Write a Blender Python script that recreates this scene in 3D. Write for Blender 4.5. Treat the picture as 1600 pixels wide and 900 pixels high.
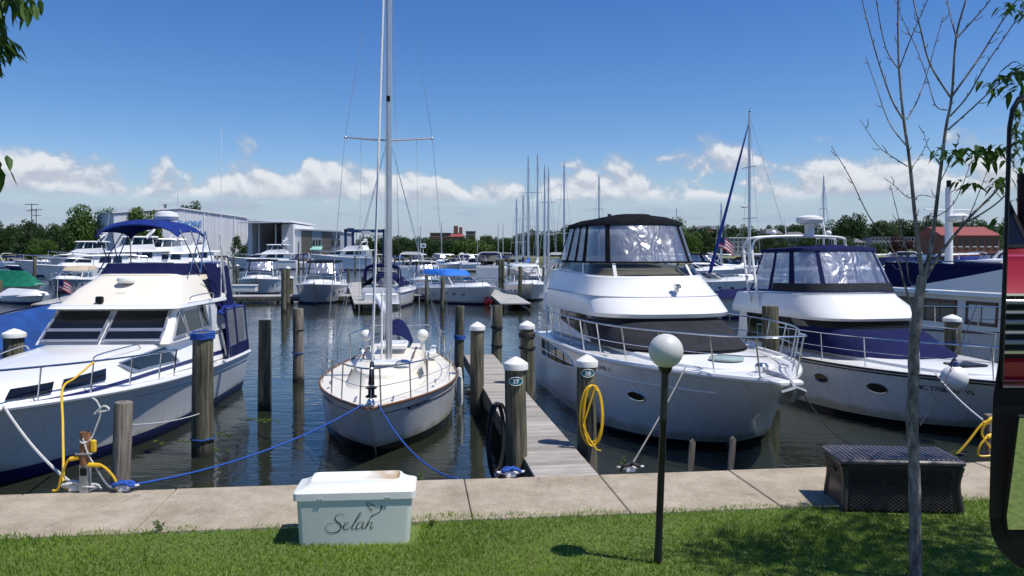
import bpy, bmesh, math, random
import numpy as np
from mathutils import Vector, Matrix
for o in list(bpy.data.objects): bpy.data.objects.remove(o)
SC = bpy.context.scene; COL = SC.collection
R = math.radians; PI = math.pi; sin = math.sin; cos = math.cos
rnd = random.Random(7)
# ------------------------------------------------------------------ camera
FPX, HZ, CAMZ, WZ = 1245.0, 398.0, 2.7, -0.6
cam = bpy.data.cameras.new('camera'); camo = bpy.data.objects.new('camera', cam); COL.objects.link(camo)
camo.location = (0, 0, CAMZ); camo.rotation_euler = (R(90), 0, 0)
cam.sensor_width = 36; cam.lens = 36*FPX/1600; cam.shift_y = -(450-HZ)/1600
cam.clip_start = 0.05; cam.clip_end = 9000; SC.camera = camo
# ------------------------------------------------------------------ sky + sun
SUN = Vector((0.45, -0.16, 1.0)).normalized()
EL = math.asin(SUN.z); AZ = math.atan2(SUN.x, SUN.y)
W = bpy.data.worlds.new('World'); SC.world = W; W.use_nodes = True
def build_world():
    nt = W.node_tree; N = nt.nodes; K = nt.links; N.clear()
    def nd(t, **kw):
        n = N.new(t)
        for k, v in kw.items(): setattr(n, k, v)
        return n
    def mth(op, a, b=None, c=None, clamp=False):
        n = nd('ShaderNodeMath', operation=op, use_clamp=clamp)
        for i, v in enumerate((a, b, c)):
            if v is None: continue
            if isinstance(v, (int, float)): n.inputs[i].default_value = v
            else: K.new(v, n.inputs[i])
        return n.outputs[0]
    def sstep(lo, hi, v):
        n = nd('ShaderNodeMapRange', interpolation_type='SMOOTHSTEP'); K.new(v, n.inputs[0])
        n.inputs[1].default_value = lo; n.inputs[2].default_value = hi; return n.outputs[0]
    sky = nd('ShaderNodeTexSky', sky_type='NISHITA', sun_disc=False, sun_elevation=EL, sun_rotation=AZ)
    sky.air_density = 1.0; sky.dust_density = 0.2; sky.ozone_density = 4.0; sky.altitude = 100
    tc = nd('ShaderNodeTexCoord'); sep = nd('ShaderNodeSeparateXYZ'); K.new(tc.outputs['Generated'], sep.inputs[0])
    x, y, z = sep.outputs
    h = mth('SQRT', mth('ADD', mth('MULTIPLY', x, x), mth('MULTIPLY', y, y)))
    h = mth('MAXIMUM', h, 0.001)
    el = mth('DIVIDE', z, h)                       # tangent of the elevation
    def coords(s, k, dz=0.0):
        c = nd('ShaderNodeCombineXYZ')
        K.new(mth('MULTIPLY', mth('DIVIDE', x, h), s), c.inputs[0]); K.new(mth('MULTIPLY', mth('DIVIDE', y, h), s), c.inputs[1])
        K.new(mth('MULTIPLY', mth('ADD', el, dz), s*k), c.inputs[2]); return c.outputs[0]
    def noise(co, sc, det, rough=0.55, dist=0.0):
        n = nd('ShaderNodeTexNoise'); K.new(co, n.inputs['Vector'])
        n.inputs['Scale'].default_value = sc; n.inputs['Detail'].default_value = det
        n.inputs['Roughness'].default_value = rough; n.inputs['Distortion'].default_value = dist; return n.outputs[0]
    big = noise(coords(1, 1.0), 7.5, 2)            # where the heaps stand
    def dens(dz):
        puff = noise(coords(1, 1.35, dz), 17, 7, 0.52, 0.25)
        e = mth('ADD', el, dz)
        top = mth('ADD', 0.124, mth('MULTIPLY', mth('SUBTRACT', big, 0.5), 0.11))      # height of the tops
        prof = mth('MULTIPLY', mth('SUBTRACT', top, e), 11.0)
        return mth('ADD', prof, mth('MULTIPLY', mth('SUBTRACT', puff, 0.5), 2.0))
    d0 = dens(0.0); d1 = dens(0.010)
    base = sstep(0.048, 0.078, el)
    heap = mth('MULTIPLY', sstep(0.0, 0.42, d0), base)
    streak = noise(coords(1, 6.0), 9, 6, 0.6)
    low = mth('MULTIPLY', sstep(0.34, 0.62, streak), mth('MULTIPLY', sstep(0.0, 0.03, el), mth('SUBTRACT', 1.0, sstep(0.06, 0.10, el))))
    low = mth('MULTIPLY', low, 0.85)
    fade = mth('MULTIPLY', mth('SUBTRACT', 1.0, sstep(0.02, 0.13, el)), 0.80)     # pale air low over the land
    mask = mth('MAXIMUM', mth('MAXIMUM', heap, low), fade, clamp=True)
    lit = sstep(-0.10, 0.34, mth('SUBTRACT', d0, d1))
    core = sstep(0.3, 1.5, d0)
    shade = mth('MULTIPLY', mth('ADD', mth('MULTIPLY', lit, 0.6), mth('MULTIPLY', mth('SUBTRACT', 1.0, core), 0.55)), heap, clamp=True)
    ramp = nd('ShaderNodeValToRGB'); K.new(shade, ramp.inputs[0])
    ramp.color_ramp.elements[0].color = (0.40, 0.49, 0.65, 1); ramp.color_ramp.elements[1].color = (0.82, 0.86, 0.92, 1)
    e = ramp.color_ramp.elements.new(0.45); e.color = (0.50, 0.56, 0.67, 1)
    hsv = nd('ShaderNodeHueSaturation'); hsv.inputs['Saturation'].default_value = 1.30; hsv.inputs['Hue'].default_value = 0.513; K.new(sky.outputs[0], hsv.inputs['Color'])
    b1 = nd('ShaderNodeBackground'); K.new(hsv.outputs[0], b1.inputs[0]); b1.inputs[1].default_value = 0.104
    b2 = nd('ShaderNodeBackground'); K.new(ramp.outputs[0], b2.inputs[0]); b2.inputs[1].default_value = 0.80
    mx = nd('ShaderNodeMixShader'); K.new(mask, mx.inputs[0]); K.new(b1.outputs[0], mx.inputs[1]); K.new(b2.outputs[0], mx.inputs[2])
    out = nd('ShaderNodeOutputWorld'); K.new(mx.outputs[0], out.inputs[0])
build_world()
sl = bpy.data.lights.new('sun', 'SUN'); sl.energy = 4.2; sl.angle = R(0.53); sl.color = (1.0, 0.955, 0.89)
so = bpy.data.objects.new('sun', sl); COL.objects.link(so); so.rotation_euler = SUN.to_track_quat('Z', 'Y').to_euler(); so.location = (20, -5, 40)
vs = SC.view_settings; vs.view_transform = 'Standard'; vs.look = 'None'; vs.exposure = 0.22; vs.gamma = 1.0; vs.use_curve_mapping = False
cy = SC.cycles; cy.max_bounces = 8; cy.transparent_max_bounces = 24; cy.glossy_bounces = 4; cy.diffuse_bounces = 3
cy.caustics_reflective = True; cy.blur_glossy = 0.06; cy.caustics_refractive = False; cy.use_denoising = True; cy.sample_clamp_indirect = 6
# ------------------------------------------------------------------ points from the picture's own perspective, at real depths
def at(px, py, d): return Vector(((px-800)/FPX*d, d, CAMZ-(py-HZ)/FPX*d))
def on(px, py, z=0.0):
    d = FPX*(CAMZ-z)/(py-HZ); return Vector(((px-800)/FPX*d, d, z))
# ------------------------------------------------------------------ materials
MATS = {}
def nodes(name):
    m = bpy.data.materials.new(name); m.use_nodes = True
    return m, m.node_tree.nodes, m.node_tree.links, m.node_tree.nodes['Principled BSDF']
def mat(name, col, rough=0.5, metal=0.0, var=0.10, scale=3.0, bump=0.0, bscale=30.0, stretch=(1, 1, 1), dirt=0.0, dirtcol=(0.2, 0.17, 0.12), spec=None, trans=0.0, coat=0.0, sheen=0.0):
    if name in MATS: return MATS[name]
    m, N, K, b = nodes(name)
    tc = N.new('ShaderNodeTexCoord'); mp = N.new('ShaderNodeMapping'); mp.inputs['Scale'].default_value = stretch
    K.new(tc.outputs['Object'], mp.inputs['Vector'])
    n1 = N.new('ShaderNodeTexNoise'); n1.inputs['Scale'].default_value = scale; n1.inputs['Detail'].default_value = 6; K.new(mp.outputs[0], n1.inputs['Vector'])
    hi = [min(1, c*(1+var)) for c in col]; lo = [c*(1-var) for c in col]
    rp = N.new('ShaderNodeValToRGB'); rp.color_ramp.elements[0].position = 0.3; rp.color_ramp.elements[1].position = 0.7
    rp.color_ramp.elements[0].color = (*lo, 1); rp.color_ramp.elements[1].color = (*hi, 1); K.new(n1.outputs[0], rp.inputs[0])
    cout = rp.outputs[0]
    if dirt:
        n2 = N.new('ShaderNodeTexNoise'); n2.inputs['Scale'].default_value = scale*0.6; n2.inputs['Detail'].default_value = 9; n2.inputs['Roughness'].default_value = 0.7
        K.new(mp.outputs[0], n2.inputs['Vector'])
        r2 = N.new('ShaderNodeMapRange'); r2.inputs[1].default_value = 0.5; r2.inputs[2].default_value = 0.8; r2.inputs[4].default_value = dirt; K.new(n2.outputs[0], r2.inputs[0])
        mx = N.new('ShaderNodeMix'); mx.data_type = 'RGBA'; K.new(r2.outputs[0], mx.inputs['Factor']); K.new(cout, mx.inputs['A']); mx.inputs['B'].default_value = (*dirtcol, 1)
        cout = mx.outputs['Result']
    K.new(cout, b.inputs['Base Color']); b.inputs['Roughness'].default_value = rough; b.inputs['Metallic'].default_value = metal
    if spec is not None: b.inputs['Specular IOR Level'].default_value = spec
    if coat: b.inputs['Coat Weight'].default_value = coat; b.inputs['Coat Roughness'].default_value = 0.08
    if sheen: b.inputs['Sheen Weight'].default_value = sheen
    if trans: b.inputs['Transmission Weight'].default_value = trans
    if bump:
        n3 = N.new('ShaderNodeTexNoise'); n3.inputs['Scale'].default_value = bscale; n3.inputs['Detail'].default_value = 5; K.new(mp.outputs[0], n3.inputs['Vector'])
        bp = N.new('ShaderNodeBump'); bp.inputs['Strength'].default_value = bump; bp.inputs['Distance'].default_value = 0.02
        K.new(n3.outputs[0], bp.inputs['Height']); K.new(bp.outputs[0], b.inputs['Normal'])
    MATS[name] = m; return m
GEL = mat('gelcoat_white', (0.80, 0.80, 0.78), 0.22, var=0.03, scale=1.2, dirt=0.10, dirtcol=(0.62, 0.58, 0.48), coat=0.3)
GELC = mat('gelcoat_cream', (0.78, 0.73, 0.62), 0.3, var=0.04, scale=1.2, dirt=0.15, dirtcol=(0.5, 0.42, 0.3))
GELG = mat('gelcoat_hull', (0.66, 0.67, 0.67), 0.18, var=0.04, scale=0.8, dirt=0.12, dirtcol=(0.5, 0.48, 0.42), coat=0.4)
def hull_mat():
    m, N, K, b = nodes('gelcoat_topsides'); tc = N.new('ShaderNodeTexCoord')
    def nz(scale, st, det):
        mp = N.new('ShaderNodeMapping'); mp.inputs['Scale'].default_value = st; K.new(tc.outputs['Object'], mp.inputs[0]); n = N.new('ShaderNodeTexNoise'); n.inputs['Scale'].default_value = scale; n.inputs['Detail'].default_value = det; K.new(mp.outputs[0], n.inputs['Vector']); return n.outputs[0]
    def mr(v, a, b_, c, d):
        n = N.new('ShaderNodeMapRange'); K.new(v, n.inputs[0])
        for i, q in enumerate((a, b_, c, d)): n.inputs[i+1].default_value = q
        return n.outputs[0]
    def mix(f, a, col):
        x = N.new('ShaderNodeMix'); x.data_type = 'RGBA'; K.new(f, x.inputs['Factor'])
        if isinstance(a, tuple): x.inputs['A'].default_value = a
        else: K.new(a, x.inputs['A'])
        x.inputs['B'].default_value = col; return x.outputs['Result']
    c = mix(mr(nz(1.0, (9, 9, 0.35), 6), 0.52, 0.75, 0.0, 0.45), (0.68, 0.69, 0.68, 1), (0.50, 0.47, 0.40, 1))     # run-off streaks
    sp = N.new('ShaderNodeSeparateXYZ'); K.new(tc.outputs['Object'], sp.inputs[0]); ma = N.new('ShaderNodeMath'); ma.operation = 'MULTIPLY_ADD'; K.new(nz(2.5, (1, 1, 1), 6), ma.inputs[0]); ma.inputs[1].default_value = -0.30; K.new(sp.outputs[2], ma.inputs[2])
    c = mix(mr(ma.outputs[0], 0.02, 0.14, 0.75, 0.0), c, (0.36, 0.31, 0.20, 1))                                      # scum above the waterline
    c = mix(mr(nz(14, (1, 1, 1), 4), 0.66, 0.74, 0.0, 0.35), c, (0.40, 0.38, 0.34, 1))                               # scuffs
    K.new(c, b.inputs['Base Color']); b.inputs['Roughness'].default_value = 0.2; b.inputs['Coat Weight'].default_value = 0.3; return m
GELG = hull_mat()
HULLGREY = mat('hull_grey', (0.36, 0.37, 0.40), 0.25, var=0.05)
BOTTOM = mat('bottom_paint', (0.012, 0.014, 0.022), 0.6, var=0.3)
STRIPE = mat('navy_stripe', (0.015, 0.02, 0.09), 0.3, var=0.1)
BLACKHULL = mat('black_hull', (0.01, 0.01, 0.012), 0.15, var=0.2)
BLUEHULL = mat('blue_hull', (0.02, 0.035, 0.12), 0.2, var=0.1)
NAVY = mat('navy_canvas', (0.008, 0.012, 0.060), 0.85, var=0.22, scale=6, bump=0.5, bscale=9, spec=0.12)
ROYAL = mat('blue_canvas', (0.010, 0.028, 0.17), 0.8, var=0.2, scale=5, bump=0.6, bscale=6, spec=0.15)
BRIGHTBLUE = mat('bright_blue_canvas', (0.012, 0.15, 0.62), 0.8, var=0.15, scale=5, bump=0.5, bscale=8)
BLACKCAN = mat('black_canvas', (0.008, 0.009, 0.013), 0.85, var=0.3, scale=6, bump=0.4, bscale=12, spec=0.08)
GREENCAN = mat('green_canvas', (0.008, 0.14, 0.085), 0.8, var=0.25, scale=3, bump=0.6, bscale=6, spec=0.15)
TANCAN = mat('tan_canvas', (0.48, 0.40, 0.28), 0.85, var=0.12, scale=4, bump=0.5, bscale=8)
YELLOWTARP = mat('yellow_tarp', (0.62, 0.43, 0.13), 0.7, var=0.2, scale=5, bump=0.8, bscale=7)
MESHGREY = mat('windshield_mesh', (0.028, 0.029, 0.034), 0.8, var=0.2, scale=4, bump=0.15, bscale=60, spec=0.1)
GLASS = mat('dark_glass', (0.008, 0.009, 0.011), 0.05, var=0.3, scale=1.5, spec=0.6)
STEEL = mat('stainless', (0.62, 0.63, 0.65), 0.2, 1.0, var=0.05)
ALU = mat('aluminium', (0.60, 0.61, 0.63), 0.38, 0.85, var=0.06)
WHITEP = mat('white_paint', (0.78, 0.78, 0.77), 0.4, var=0.05, dirt=0.15)
PLASTW = mat('white_plastic', (0.74, 0.74, 0.71), 0.42, var=0.04, dirt=0.12, dirtcol=(0.45, 0.4, 0.3))
TEAK = mat('teak', (0.14, 0.062, 0.026), 0.5, var=0.3, scale=6, stretch=(1, 8, 8))
BLACKP = mat('black_plastic', (0.008, 0.008, 0.009), 0.45, var=0.2, spec=0.2)
RUBBER = mat('black_rubber', (0.015, 0.015, 0.016), 0.6, var=0.2)
RBLUE = mat('blue_rope', (0.015, 0.09, 0.42), 0.7, var=0.25, scale=40, bump=0.8, bscale=120)
RWHITE = mat('white_rope', (0.66, 0.66, 0.63), 0.75, var=0.15, scale=40, bump=0.8, bscale=120)
RYEL = mat('yellow_cord', (0.72, 0.44, 0.015), 0.45, var=0.1, scale=10)
RBLACK = mat('black_rope', (0.014, 0.014, 0.018), 0.7, var=0.3, scale=40)
RUST = mat('rusty_steel', (0.22, 0.10, 0.045), 0.8, var=0.45, scale=14, bump=0.6, bscale=40, dirt=0.6, dirtcol=(0.40, 0.30, 0.20))
GALV = mat('galvanised', (0.40, 0.41, 0.41), 0.5, 0.6, var=0.2, scale=10)
REDP = mat('red_paint', (0.50, 0.012, 0.022), 0.25, var=0.06, coat=0.5)
REDBALL = mat('red_vinyl', (0.65, 0.03, 0.03), 0.4, var=0.1)
ORANGE = mat('orange_paint', (0.60, 0.20, 0.02), 0.5, var=0.15)
TEAL = mat('teal_enamel', (0.0, 0.15, 0.19), 0.35, var=0.05)
INK = mat('black_ink', (0.012, 0.012, 0.014), 0.6, var=0.1)
CHROME = mat('chrome', (0.8, 0.8, 0.8), 0.12, 1.0, var=0.02)
GLOBE = mat('globe_glass', (0.60, 0.60, 0.57), 0.45, var=0.06, scale=5, dirt=0.2, dirtcol=(0.4, 0.38, 0.32))
def vinyl_mat():
    m, N, K, b = nodes('clear_vinyl'); MATS['clear_vinyl'] = m
    tr = N.new('ShaderNodeBsdfTransparent'); tr.inputs[0].default_value = (0.80, 0.82, 0.86, 1)
    gl = N.new('ShaderNodeBsdfGlossy'); gl.inputs['Roughness'].default_value = 0.24; gl.inputs[0].default_value = (0.9, 0.92, 0.96, 1)
    df = N.new('ShaderNodeBsdfDiffuse'); df.inputs[0].default_value = (0.55, 0.57, 0.62, 1)
    tc = N.new('ShaderNodeTexCoord'); mp = N.new('ShaderNodeMapping'); mp.inputs['Scale'].default_value = (1.5, 1.5, 0.18); K.new(tc.outputs['Object'], mp.inputs[0])
    n = N.new('ShaderNodeTexNoise'); n.inputs['Scale'].default_value = 2.2; n.inputs['Detail'].default_value = 2; n.inputs['Distortion'].default_value = 0.9; K.new(mp.outputs[0], n.inputs['Vector'])
    bp = N.new('ShaderNodeBump'); bp.inputs['Strength'].default_value = 1.0; bp.inputs['Distance'].default_value = 0.06; K.new(n.outputs[0], bp.inputs['Height']); K.new(bp.outputs[0], gl.inputs['Normal'])
    m1 = N.new('ShaderNodeMixShader'); m1.inputs[0].default_value = 0.16; K.new(tr.outputs[0], m1.inputs[1]); K.new(df.outputs[0], m1.inputs[2])
    m2 = N.new('ShaderNodeMixShader'); m2.inputs[0].default_value = 0.26; K.new(m1.outputs[0], m2.inputs[1]); K.new(gl.outputs[0], m2.inputs[2])
    K.new(m2.outputs[0], N['Material Output'].inputs[0]); return m
VINYL = vinyl_mat()
def glass_mat():
    m, N, K, b = nodes('window_glass')
    tr = N.new('ShaderNodeBsdfTransparent'); tr.inputs[0].default_value = (0.42, 0.47, 0.48, 1)
    gl = N.new('ShaderNodeBsdfGlossy'); gl.inputs['Roughness'].default_value = 0.03
    fr = N.new('ShaderNodeFresnel'); fr.inputs[0].default_value = 1.6
    m2 = N.new('ShaderNodeMixShader'); K.new(fr.outputs[0], m2.inputs[0]); K.new(tr.outputs[0], m2.inputs[1]); K.new(gl.outputs[0], m2.inputs[2])
    K.new(m2.outputs[0], N['Material Output'].inputs[0]); return m
CLEARGLASS = glass_mat()
def water_mat():
    m, N, K, b = nodes('harbour_water')
    b.inputs['Base Color'].default_value = (0.018, 0.022, 0.015, 1); b.inputs['Roughness'].default_value = 0.03; b.inputs['IOR'].default_value = 1.333
    geo = N.new('ShaderNodeNewGeometry')
    def nz(scale, sx, sy, det, ang):
        mp = N.new('ShaderNodeMapping'); mp.inputs['Scale'].default_value = (sx, sy, 1); mp.inputs['Rotation'].default_value = (0, 0, R(ang)); K.new(geo.outputs['Position'], mp.inputs[0])
        n = N.new('ShaderNodeTexNoise'); n.inputs['Scale'].default_value = scale; n.inputs['Detail'].default_value = det; n.inputs['Roughness'].default_value = 0.5; K.new(mp.outputs[0], n.inputs['Vector']); return n.outputs[0]
    a = nz(2.6, 0.6, 1.5, 2, 12); c = nz(9.0, 0.6, 1.3, 2, -20); w = nz(0.10, 1, 1, 2, 0)
    ad = N.new('ShaderNodeMath'); ad.operation = 'MULTIPLY_ADD'; K.new(c, ad.inputs[0]); ad.inputs[1].default_value = 0.22; K.new(a, ad.inputs[2])
    st = N.new('ShaderNodeMapRange'); K.new(w, st.inputs[0]); st.inputs[1].default_value = 0.35; st.inputs[2].default_value = 0.65; st.inputs[3].default_value = 0.035; st.inputs[4].default_value = 0.13
    bp = N.new('ShaderNodeBump'); bp.inputs['Distance'].default_value = 0.20; K.new(st.outputs[0], bp.inputs['Strength']); K.new(ad.outputs[0], bp.inputs['Height']); K.new(bp.outputs[0], b.inputs['Normal'])
    return m
WATER = water_mat()
def wood_mat(name, c0, c1, c2, wet=True, sz=0.5, sxy=9.0):
    m, N, K, b = nodes(name)
    tc = N.new('ShaderNodeTexCoord'); mp = N.new('ShaderNodeMapping'); mp.inputs['Scale'].default_value = (sxy, sxy, sz); K.new(tc.outputs['Object'], mp.inputs[0])
    n = N.new('ShaderNodeTexNoise'); n.inputs['Scale'].default_value = 2.2; n.inputs['Detail'].default_value = 8; n.inputs['Roughness'].default_value = 0.65; K.new(mp.outputs[0], n.inputs['Vector'])
    rp = N.new('ShaderNodeValToRGB'); rp.color_ramp.elements[0].position = 0.37; rp.color_ramp.elements[0].color = (*c0, 1)
    rp.color_ramp.elements[1].position = 0.64; rp.color_ramp.elements[1].color = (*c2, 1); e = rp.color_ramp.elements.new(0.5); e.color = (*c1, 1); K.new(n.outputs[0], rp.inputs[0])
    cout = rp.outputs[0]
    if wet:
        geo = N.new('ShaderNodeNewGeometry'); sp = N.new('ShaderNodeSeparateXYZ'); K.new(geo.outputs['Position'], sp.inputs[0])
        n2 = N.new('ShaderNodeTexNoise'); n2.inputs['Scale'].default_value = 7; K.new(tc.outputs['Object'], n2.inputs['Vector'])
        ma = N.new('ShaderNodeMath'); ma.operation = 'MULTIPLY_ADD'; K.new(n2.outputs[0], ma.inputs[0]); ma.inputs[1].default_value = -0.35; K.new(sp.outputs[2], ma.inputs[2])
        mr = N.new('ShaderNodeMapRange'); K.new(ma.outputs[0], mr.inputs[0]); mr.inputs[1].default_value = WZ-0.10; mr.inputs[2].default_value = WZ+0.12; mr.inputs[3].default_value = 1.0; mr.inputs[4].default_value = 0.0
        mx = N.new('ShaderNodeMix'); mx.data_type = 'RGBA'; K.new(mr.outputs[0], mx.inputs['Factor']); K.new(cout, mx.inputs['A']); mx.inputs['B'].default_value = (0.018, 0.02, 0.012, 1); cout = mx.outputs['Result']
    K.new(cout, b.inputs['Base Color']); b.inputs['Roughness'].default_value = 0.85
    bp = N.new('ShaderNodeBump'); bp.inputs['Strength'].default_value = 0.7; bp.inputs['Distance'].default_value = 0.03; K.new(n.outputs[0], bp.inputs['Height']); K.new(bp.outputs[0], b.inputs['Normal'])
    MATS[name] = m; return m
PILE = wood_mat('piling_wood', (0.025, 0.028, 0.016), (0.095, 0.09, 0.055), (0.20, 0.18, 0.125))
PILEGREY = wood_mat('piling_wood_grey', (0.07, 0.062, 0.05), (0.19, 0.165, 0.13), (0.34, 0.30, 0.25))
def plank_mat():
    m, N, K, b = nodes('dock_planks'); tc = N.new('ShaderNodeTexCoord'); oi = N.new('ShaderNodeObjectInfo')
    ad = N.new('ShaderNodeVectorMath'); ad.operation = 'ADD'; cb = N.new('ShaderNodeCombineXYZ'); mu = N.new('ShaderNodeMath'); mu.operation = 'MULTIPLY'; mu.inputs[1].default_value = 50
    K.new(oi.outputs['Random'], mu.inputs[0]); K.new(mu.outputs[0], cb.inputs[2]); K.new(tc.outputs['Object'], ad.inputs[0]); K.new(cb.outputs[0], ad.inputs[1])
    mp = N.new('ShaderNodeMapping'); mp.inputs['Scale'].default_value = (1.5, 14, 8); K.new(ad.outputs[0], mp.inputs[0])
    n = N.new('ShaderNodeTexNoise'); n.inputs['Scale'].default_value = 1.5; n.inputs['Detail'].default_value = 8; n.inputs['Roughness'].default_value = 0.65; K.new(mp.outputs[0], n.inputs['Vector'])
    rp = N.new('ShaderNodeValToRGB'); rp.color_ramp.elements[0].position = 0.25; rp.color_ramp.elements[0].color = (0.20, 0.18, 0.15, 1); rp.color_ramp.elements[1].position = 0.7; rp.color_ramp.elements[1].color = (0.46, 0.43, 0.39, 1); K.new(n.outputs[0], rp.inputs[0])
    hs = N.new('ShaderNodeHueSaturation'); mr = N.new('ShaderNodeMapRange'); mr.inputs[3].default_value = 0.72; mr.inputs[4].default_value = 1.15; K.new(oi.outputs['Random'], mr.inputs[0]); K.new(mr.outputs[0], hs.inputs['Value']); K.new(rp.outputs[0], hs.inputs['Color'])
    K.new(hs.outputs[0], b.inputs['Base Color']); b.inputs['Roughness'].default_value = 0.85
    bp = N.new('ShaderNodeBump'); bp.inputs['Strength'].default_value = 0.5; bp.inputs['Distance'].default_value = 0.01; K.new(n.outputs[0], bp.inputs['Height']); K.new(bp.outputs[0], b.inputs['Normal']); return m
PLANKS = plank_mat()
def concrete_mat():
    m, N, K, b = nodes('concrete'); geo = N.new('ShaderNodeNewGeometry')
    def nz(s, d, r=0.6):
        n = N.new('ShaderNodeTexNoise'); n.inputs['Scale'].default_value = s; n.inputs['Detail'].default_value = d; n.inputs['Roughness'].default_value = r; K.new(geo.outputs['Position'], n.inputs['Vector']); return n.outputs[0]
    rp = N.new('ShaderNodeValToRGB'); rp.color_ramp.elements[0].position = 0.36; rp.color_ramp.elements[0].color = (0.275, 0.23, 0.16, 1); rp.color_ramp.elements[1].position = 0.66; rp.color_ramp.elements[1].color = (0.47, 0.40, 0.305, 1); K.new(nz(1.3, 10, 0.78), rp.inputs[0])
    vo = N.new('ShaderNodeTexVoronoi'); vo.feature = 'DISTANCE_TO_EDGE'; vo.inputs['Scale'].default_value = 0.55
    ds = N.new('ShaderNodeVectorMath'); ds.operation = 'MULTIPLY_ADD'; nv = N.new('ShaderNodeTexNoise'); nv.inputs['Scale'].default_value = 2.5; nv.inputs['Detail'].default_value = 6; K.new(geo.outputs['Position'], nv.inputs['Vector']); K.new(nv.outputs['Color'], ds.inputs[0]); ds.inputs[1].default_value = (0.5, 0.5, 0.5); K.new(geo.outputs['Position'], ds.inputs[2]); K.new(ds.outputs[0], vo.inputs['Vector'])
    ck = N.new('ShaderNodeMapRange'); K.new(vo.outputs['Distance'], ck.inputs[0]); ck.inputs[1].default_value = 0.0; ck.inputs[2].default_value = 0.006; ck.inputs[3].default_value = 0.75; ck.inputs[4].default_value = 0.0
    cm = N.new('ShaderNodeMapRange'); K.new(nz(0.5, 2), cm.inputs[0]); cm.inputs[1].default_value = 0.5; cm.inputs[2].default_value = 0.56
    cf = N.new('ShaderNodeMath'); cf.operation = 'MULTIPLY'; K.new(ck.outputs[0], cf.inputs[0]); K.new(cm.outputs[0], cf.inputs[1])
    st = N.new('ShaderNodeMapRange'); K.new(nz(2.1, 7, 0.65), st.inputs[0]); st.inputs[1].default_value = 0.60; st.inputs[2].default_value = 0.74; st.inputs[4].default_value = 0.5
    x1 = N.new('ShaderNodeMix'); x1.data_type = 'RGBA'; K.new(st.outputs[0], x1.inputs['Factor']); K.new(rp.outputs[0], x1.inputs['A']); x1.inputs['B'].default_value = (0.15, 0.115, 0.075, 1)
    x2 = N.new('ShaderNodeMix'); x2.data_type = 'RGBA'; K.new(cf.outputs[0], x2.inputs['Factor']); K.new(x1.outputs['Result'], x2.inputs['A']); x2.inputs['B'].default_value = (0.06, 0.05, 0.04, 1)
    sp = N.new('ShaderNodeMapRange'); K.new(nz(95, 2), sp.inputs[0]); sp.inputs[1].default_value = 0.3; sp.inputs[2].default_value = 0.7; sp.inputs[3].default_value = 0.66; sp.inputs[4].default_value = 1.24
    mx = N.new('ShaderNodeMix'); mx.data_type = 'RGBA'; mx.blend_type = 'MULTIPLY'; mx.inputs['Factor'].default_value = 1; K.new(x2.outputs['Result'], mx.inputs['A'])
    K.new(sp.outputs[0], mx.inputs['B']); K.new(mx.outputs['Result'], b.inputs['Base Color']); b.inputs['Roughness'].default_value = 0.9
    bp = N.new('ShaderNodeBump'); bp.inputs['Strength'].default_value = 0.4; bp.inputs['Distance'].default_value = 0.006; K.new(nz(120, 3), bp.inputs['Height']); K.new(bp.outputs[0], b.inputs['Normal']); return m
CONC = concrete_mat()
def ground_mat(name, c0, c1, scale):
    m, N, K, b = nodes(name); geo = N.new('ShaderNodeNewGeometry')
    n = N.new('ShaderNodeTexNoise'); n.inputs['Scale'].default_value = scale; n.inputs['Detail'].default_value = 12; n.inputs['Roughness'].default_value = 0.75; K.new(geo.outputs['Position'], n.inputs['Vector'])
    rp = N.new('ShaderNodeValToRGB'); rp.color_ramp.elements[0].position = 0.35; rp.color_ramp.elements[0].color = (*c0, 1); rp.color_ramp.elements[1].position = 0.65; rp.color_ramp.elements[1].color = (*c1, 1); K.new(n.outputs[0], rp.inputs[0])
    K.new(rp.outputs[0], b.inputs['Base Color']); b.inputs['Roughness'].default_value = 0.95; MATS[name] = m; return m
SOIL = ground_mat('lawn_soil', (0.045, 0.08, 0.012), (0.14, 0.19, 0.035), 22)
LAND = ground_mat('far_land', (0.10, 0.13, 0.04), (0.22, 0.20, 0.11), 0.05)
def leaf_mat(name, c0, c1, scale=0.35, tl=0.35):
    m, N, K, b = nodes(name); geo = N.new('ShaderNodeNewGeometry')
    n = N.new('ShaderNodeTexNoise'); n.inputs['Scale'].default_value = scale; n.inputs['Detail'].default_value = 4; K.new(geo.outputs['Position'], n.inputs['Vector'])
    ri = N.new('ShaderNodeMath'); ri.operation = 'MULTIPLY_ADD'; K.new(geo.outputs['Random Per Island'], ri.inputs[0]); ri.inputs[1].default_value = 0.35; K.new(n.outputs[0], ri.inputs[2])
    rp = N.new('ShaderNodeValToRGB'); rp.color_ramp.elements[0].position = 0.4; rp.color_ramp.elements[0].color = (*c0, 1); rp.color_ramp.elements[1].position = 0.95; rp.color_ramp.elements[1].color = (*c1, 1); K.new(ri.outputs[0], rp.inputs[0])
    K.new(rp.outputs[0], b.inputs['Base Color']); b.inputs['Roughness'].default_value = 0.55; b.inputs['Specular IOR Level'].default_value = 0.25
    t = N.new('ShaderNodeBsdfTranslucent'); K.new(rp.outputs[0], t.inputs[0]); mx = N.new('ShaderNodeMixShader'); mx.inputs[0].default_value = tl
    K.new(b.outputs[0], mx.inputs[1]); K.new(t.outputs[0], mx.inputs[2]); K.new(mx.outputs[0], N['Material Output'].inputs[0]); MATS[name] = m; return m
LEAF = leaf_mat('leaf_green', (0.035, 0.085, 0.012), (0.09, 0.17, 0.03))
LEAFD = leaf_mat('leaf_dark', (0.018, 0.042, 0.012), (0.05, 0.10, 0.025), 0.12)
LEAFY = leaf_mat('leaf_light', (0.05, 0.095, 0.014), (0.13, 0.20, 0.04), 0.2)
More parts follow.
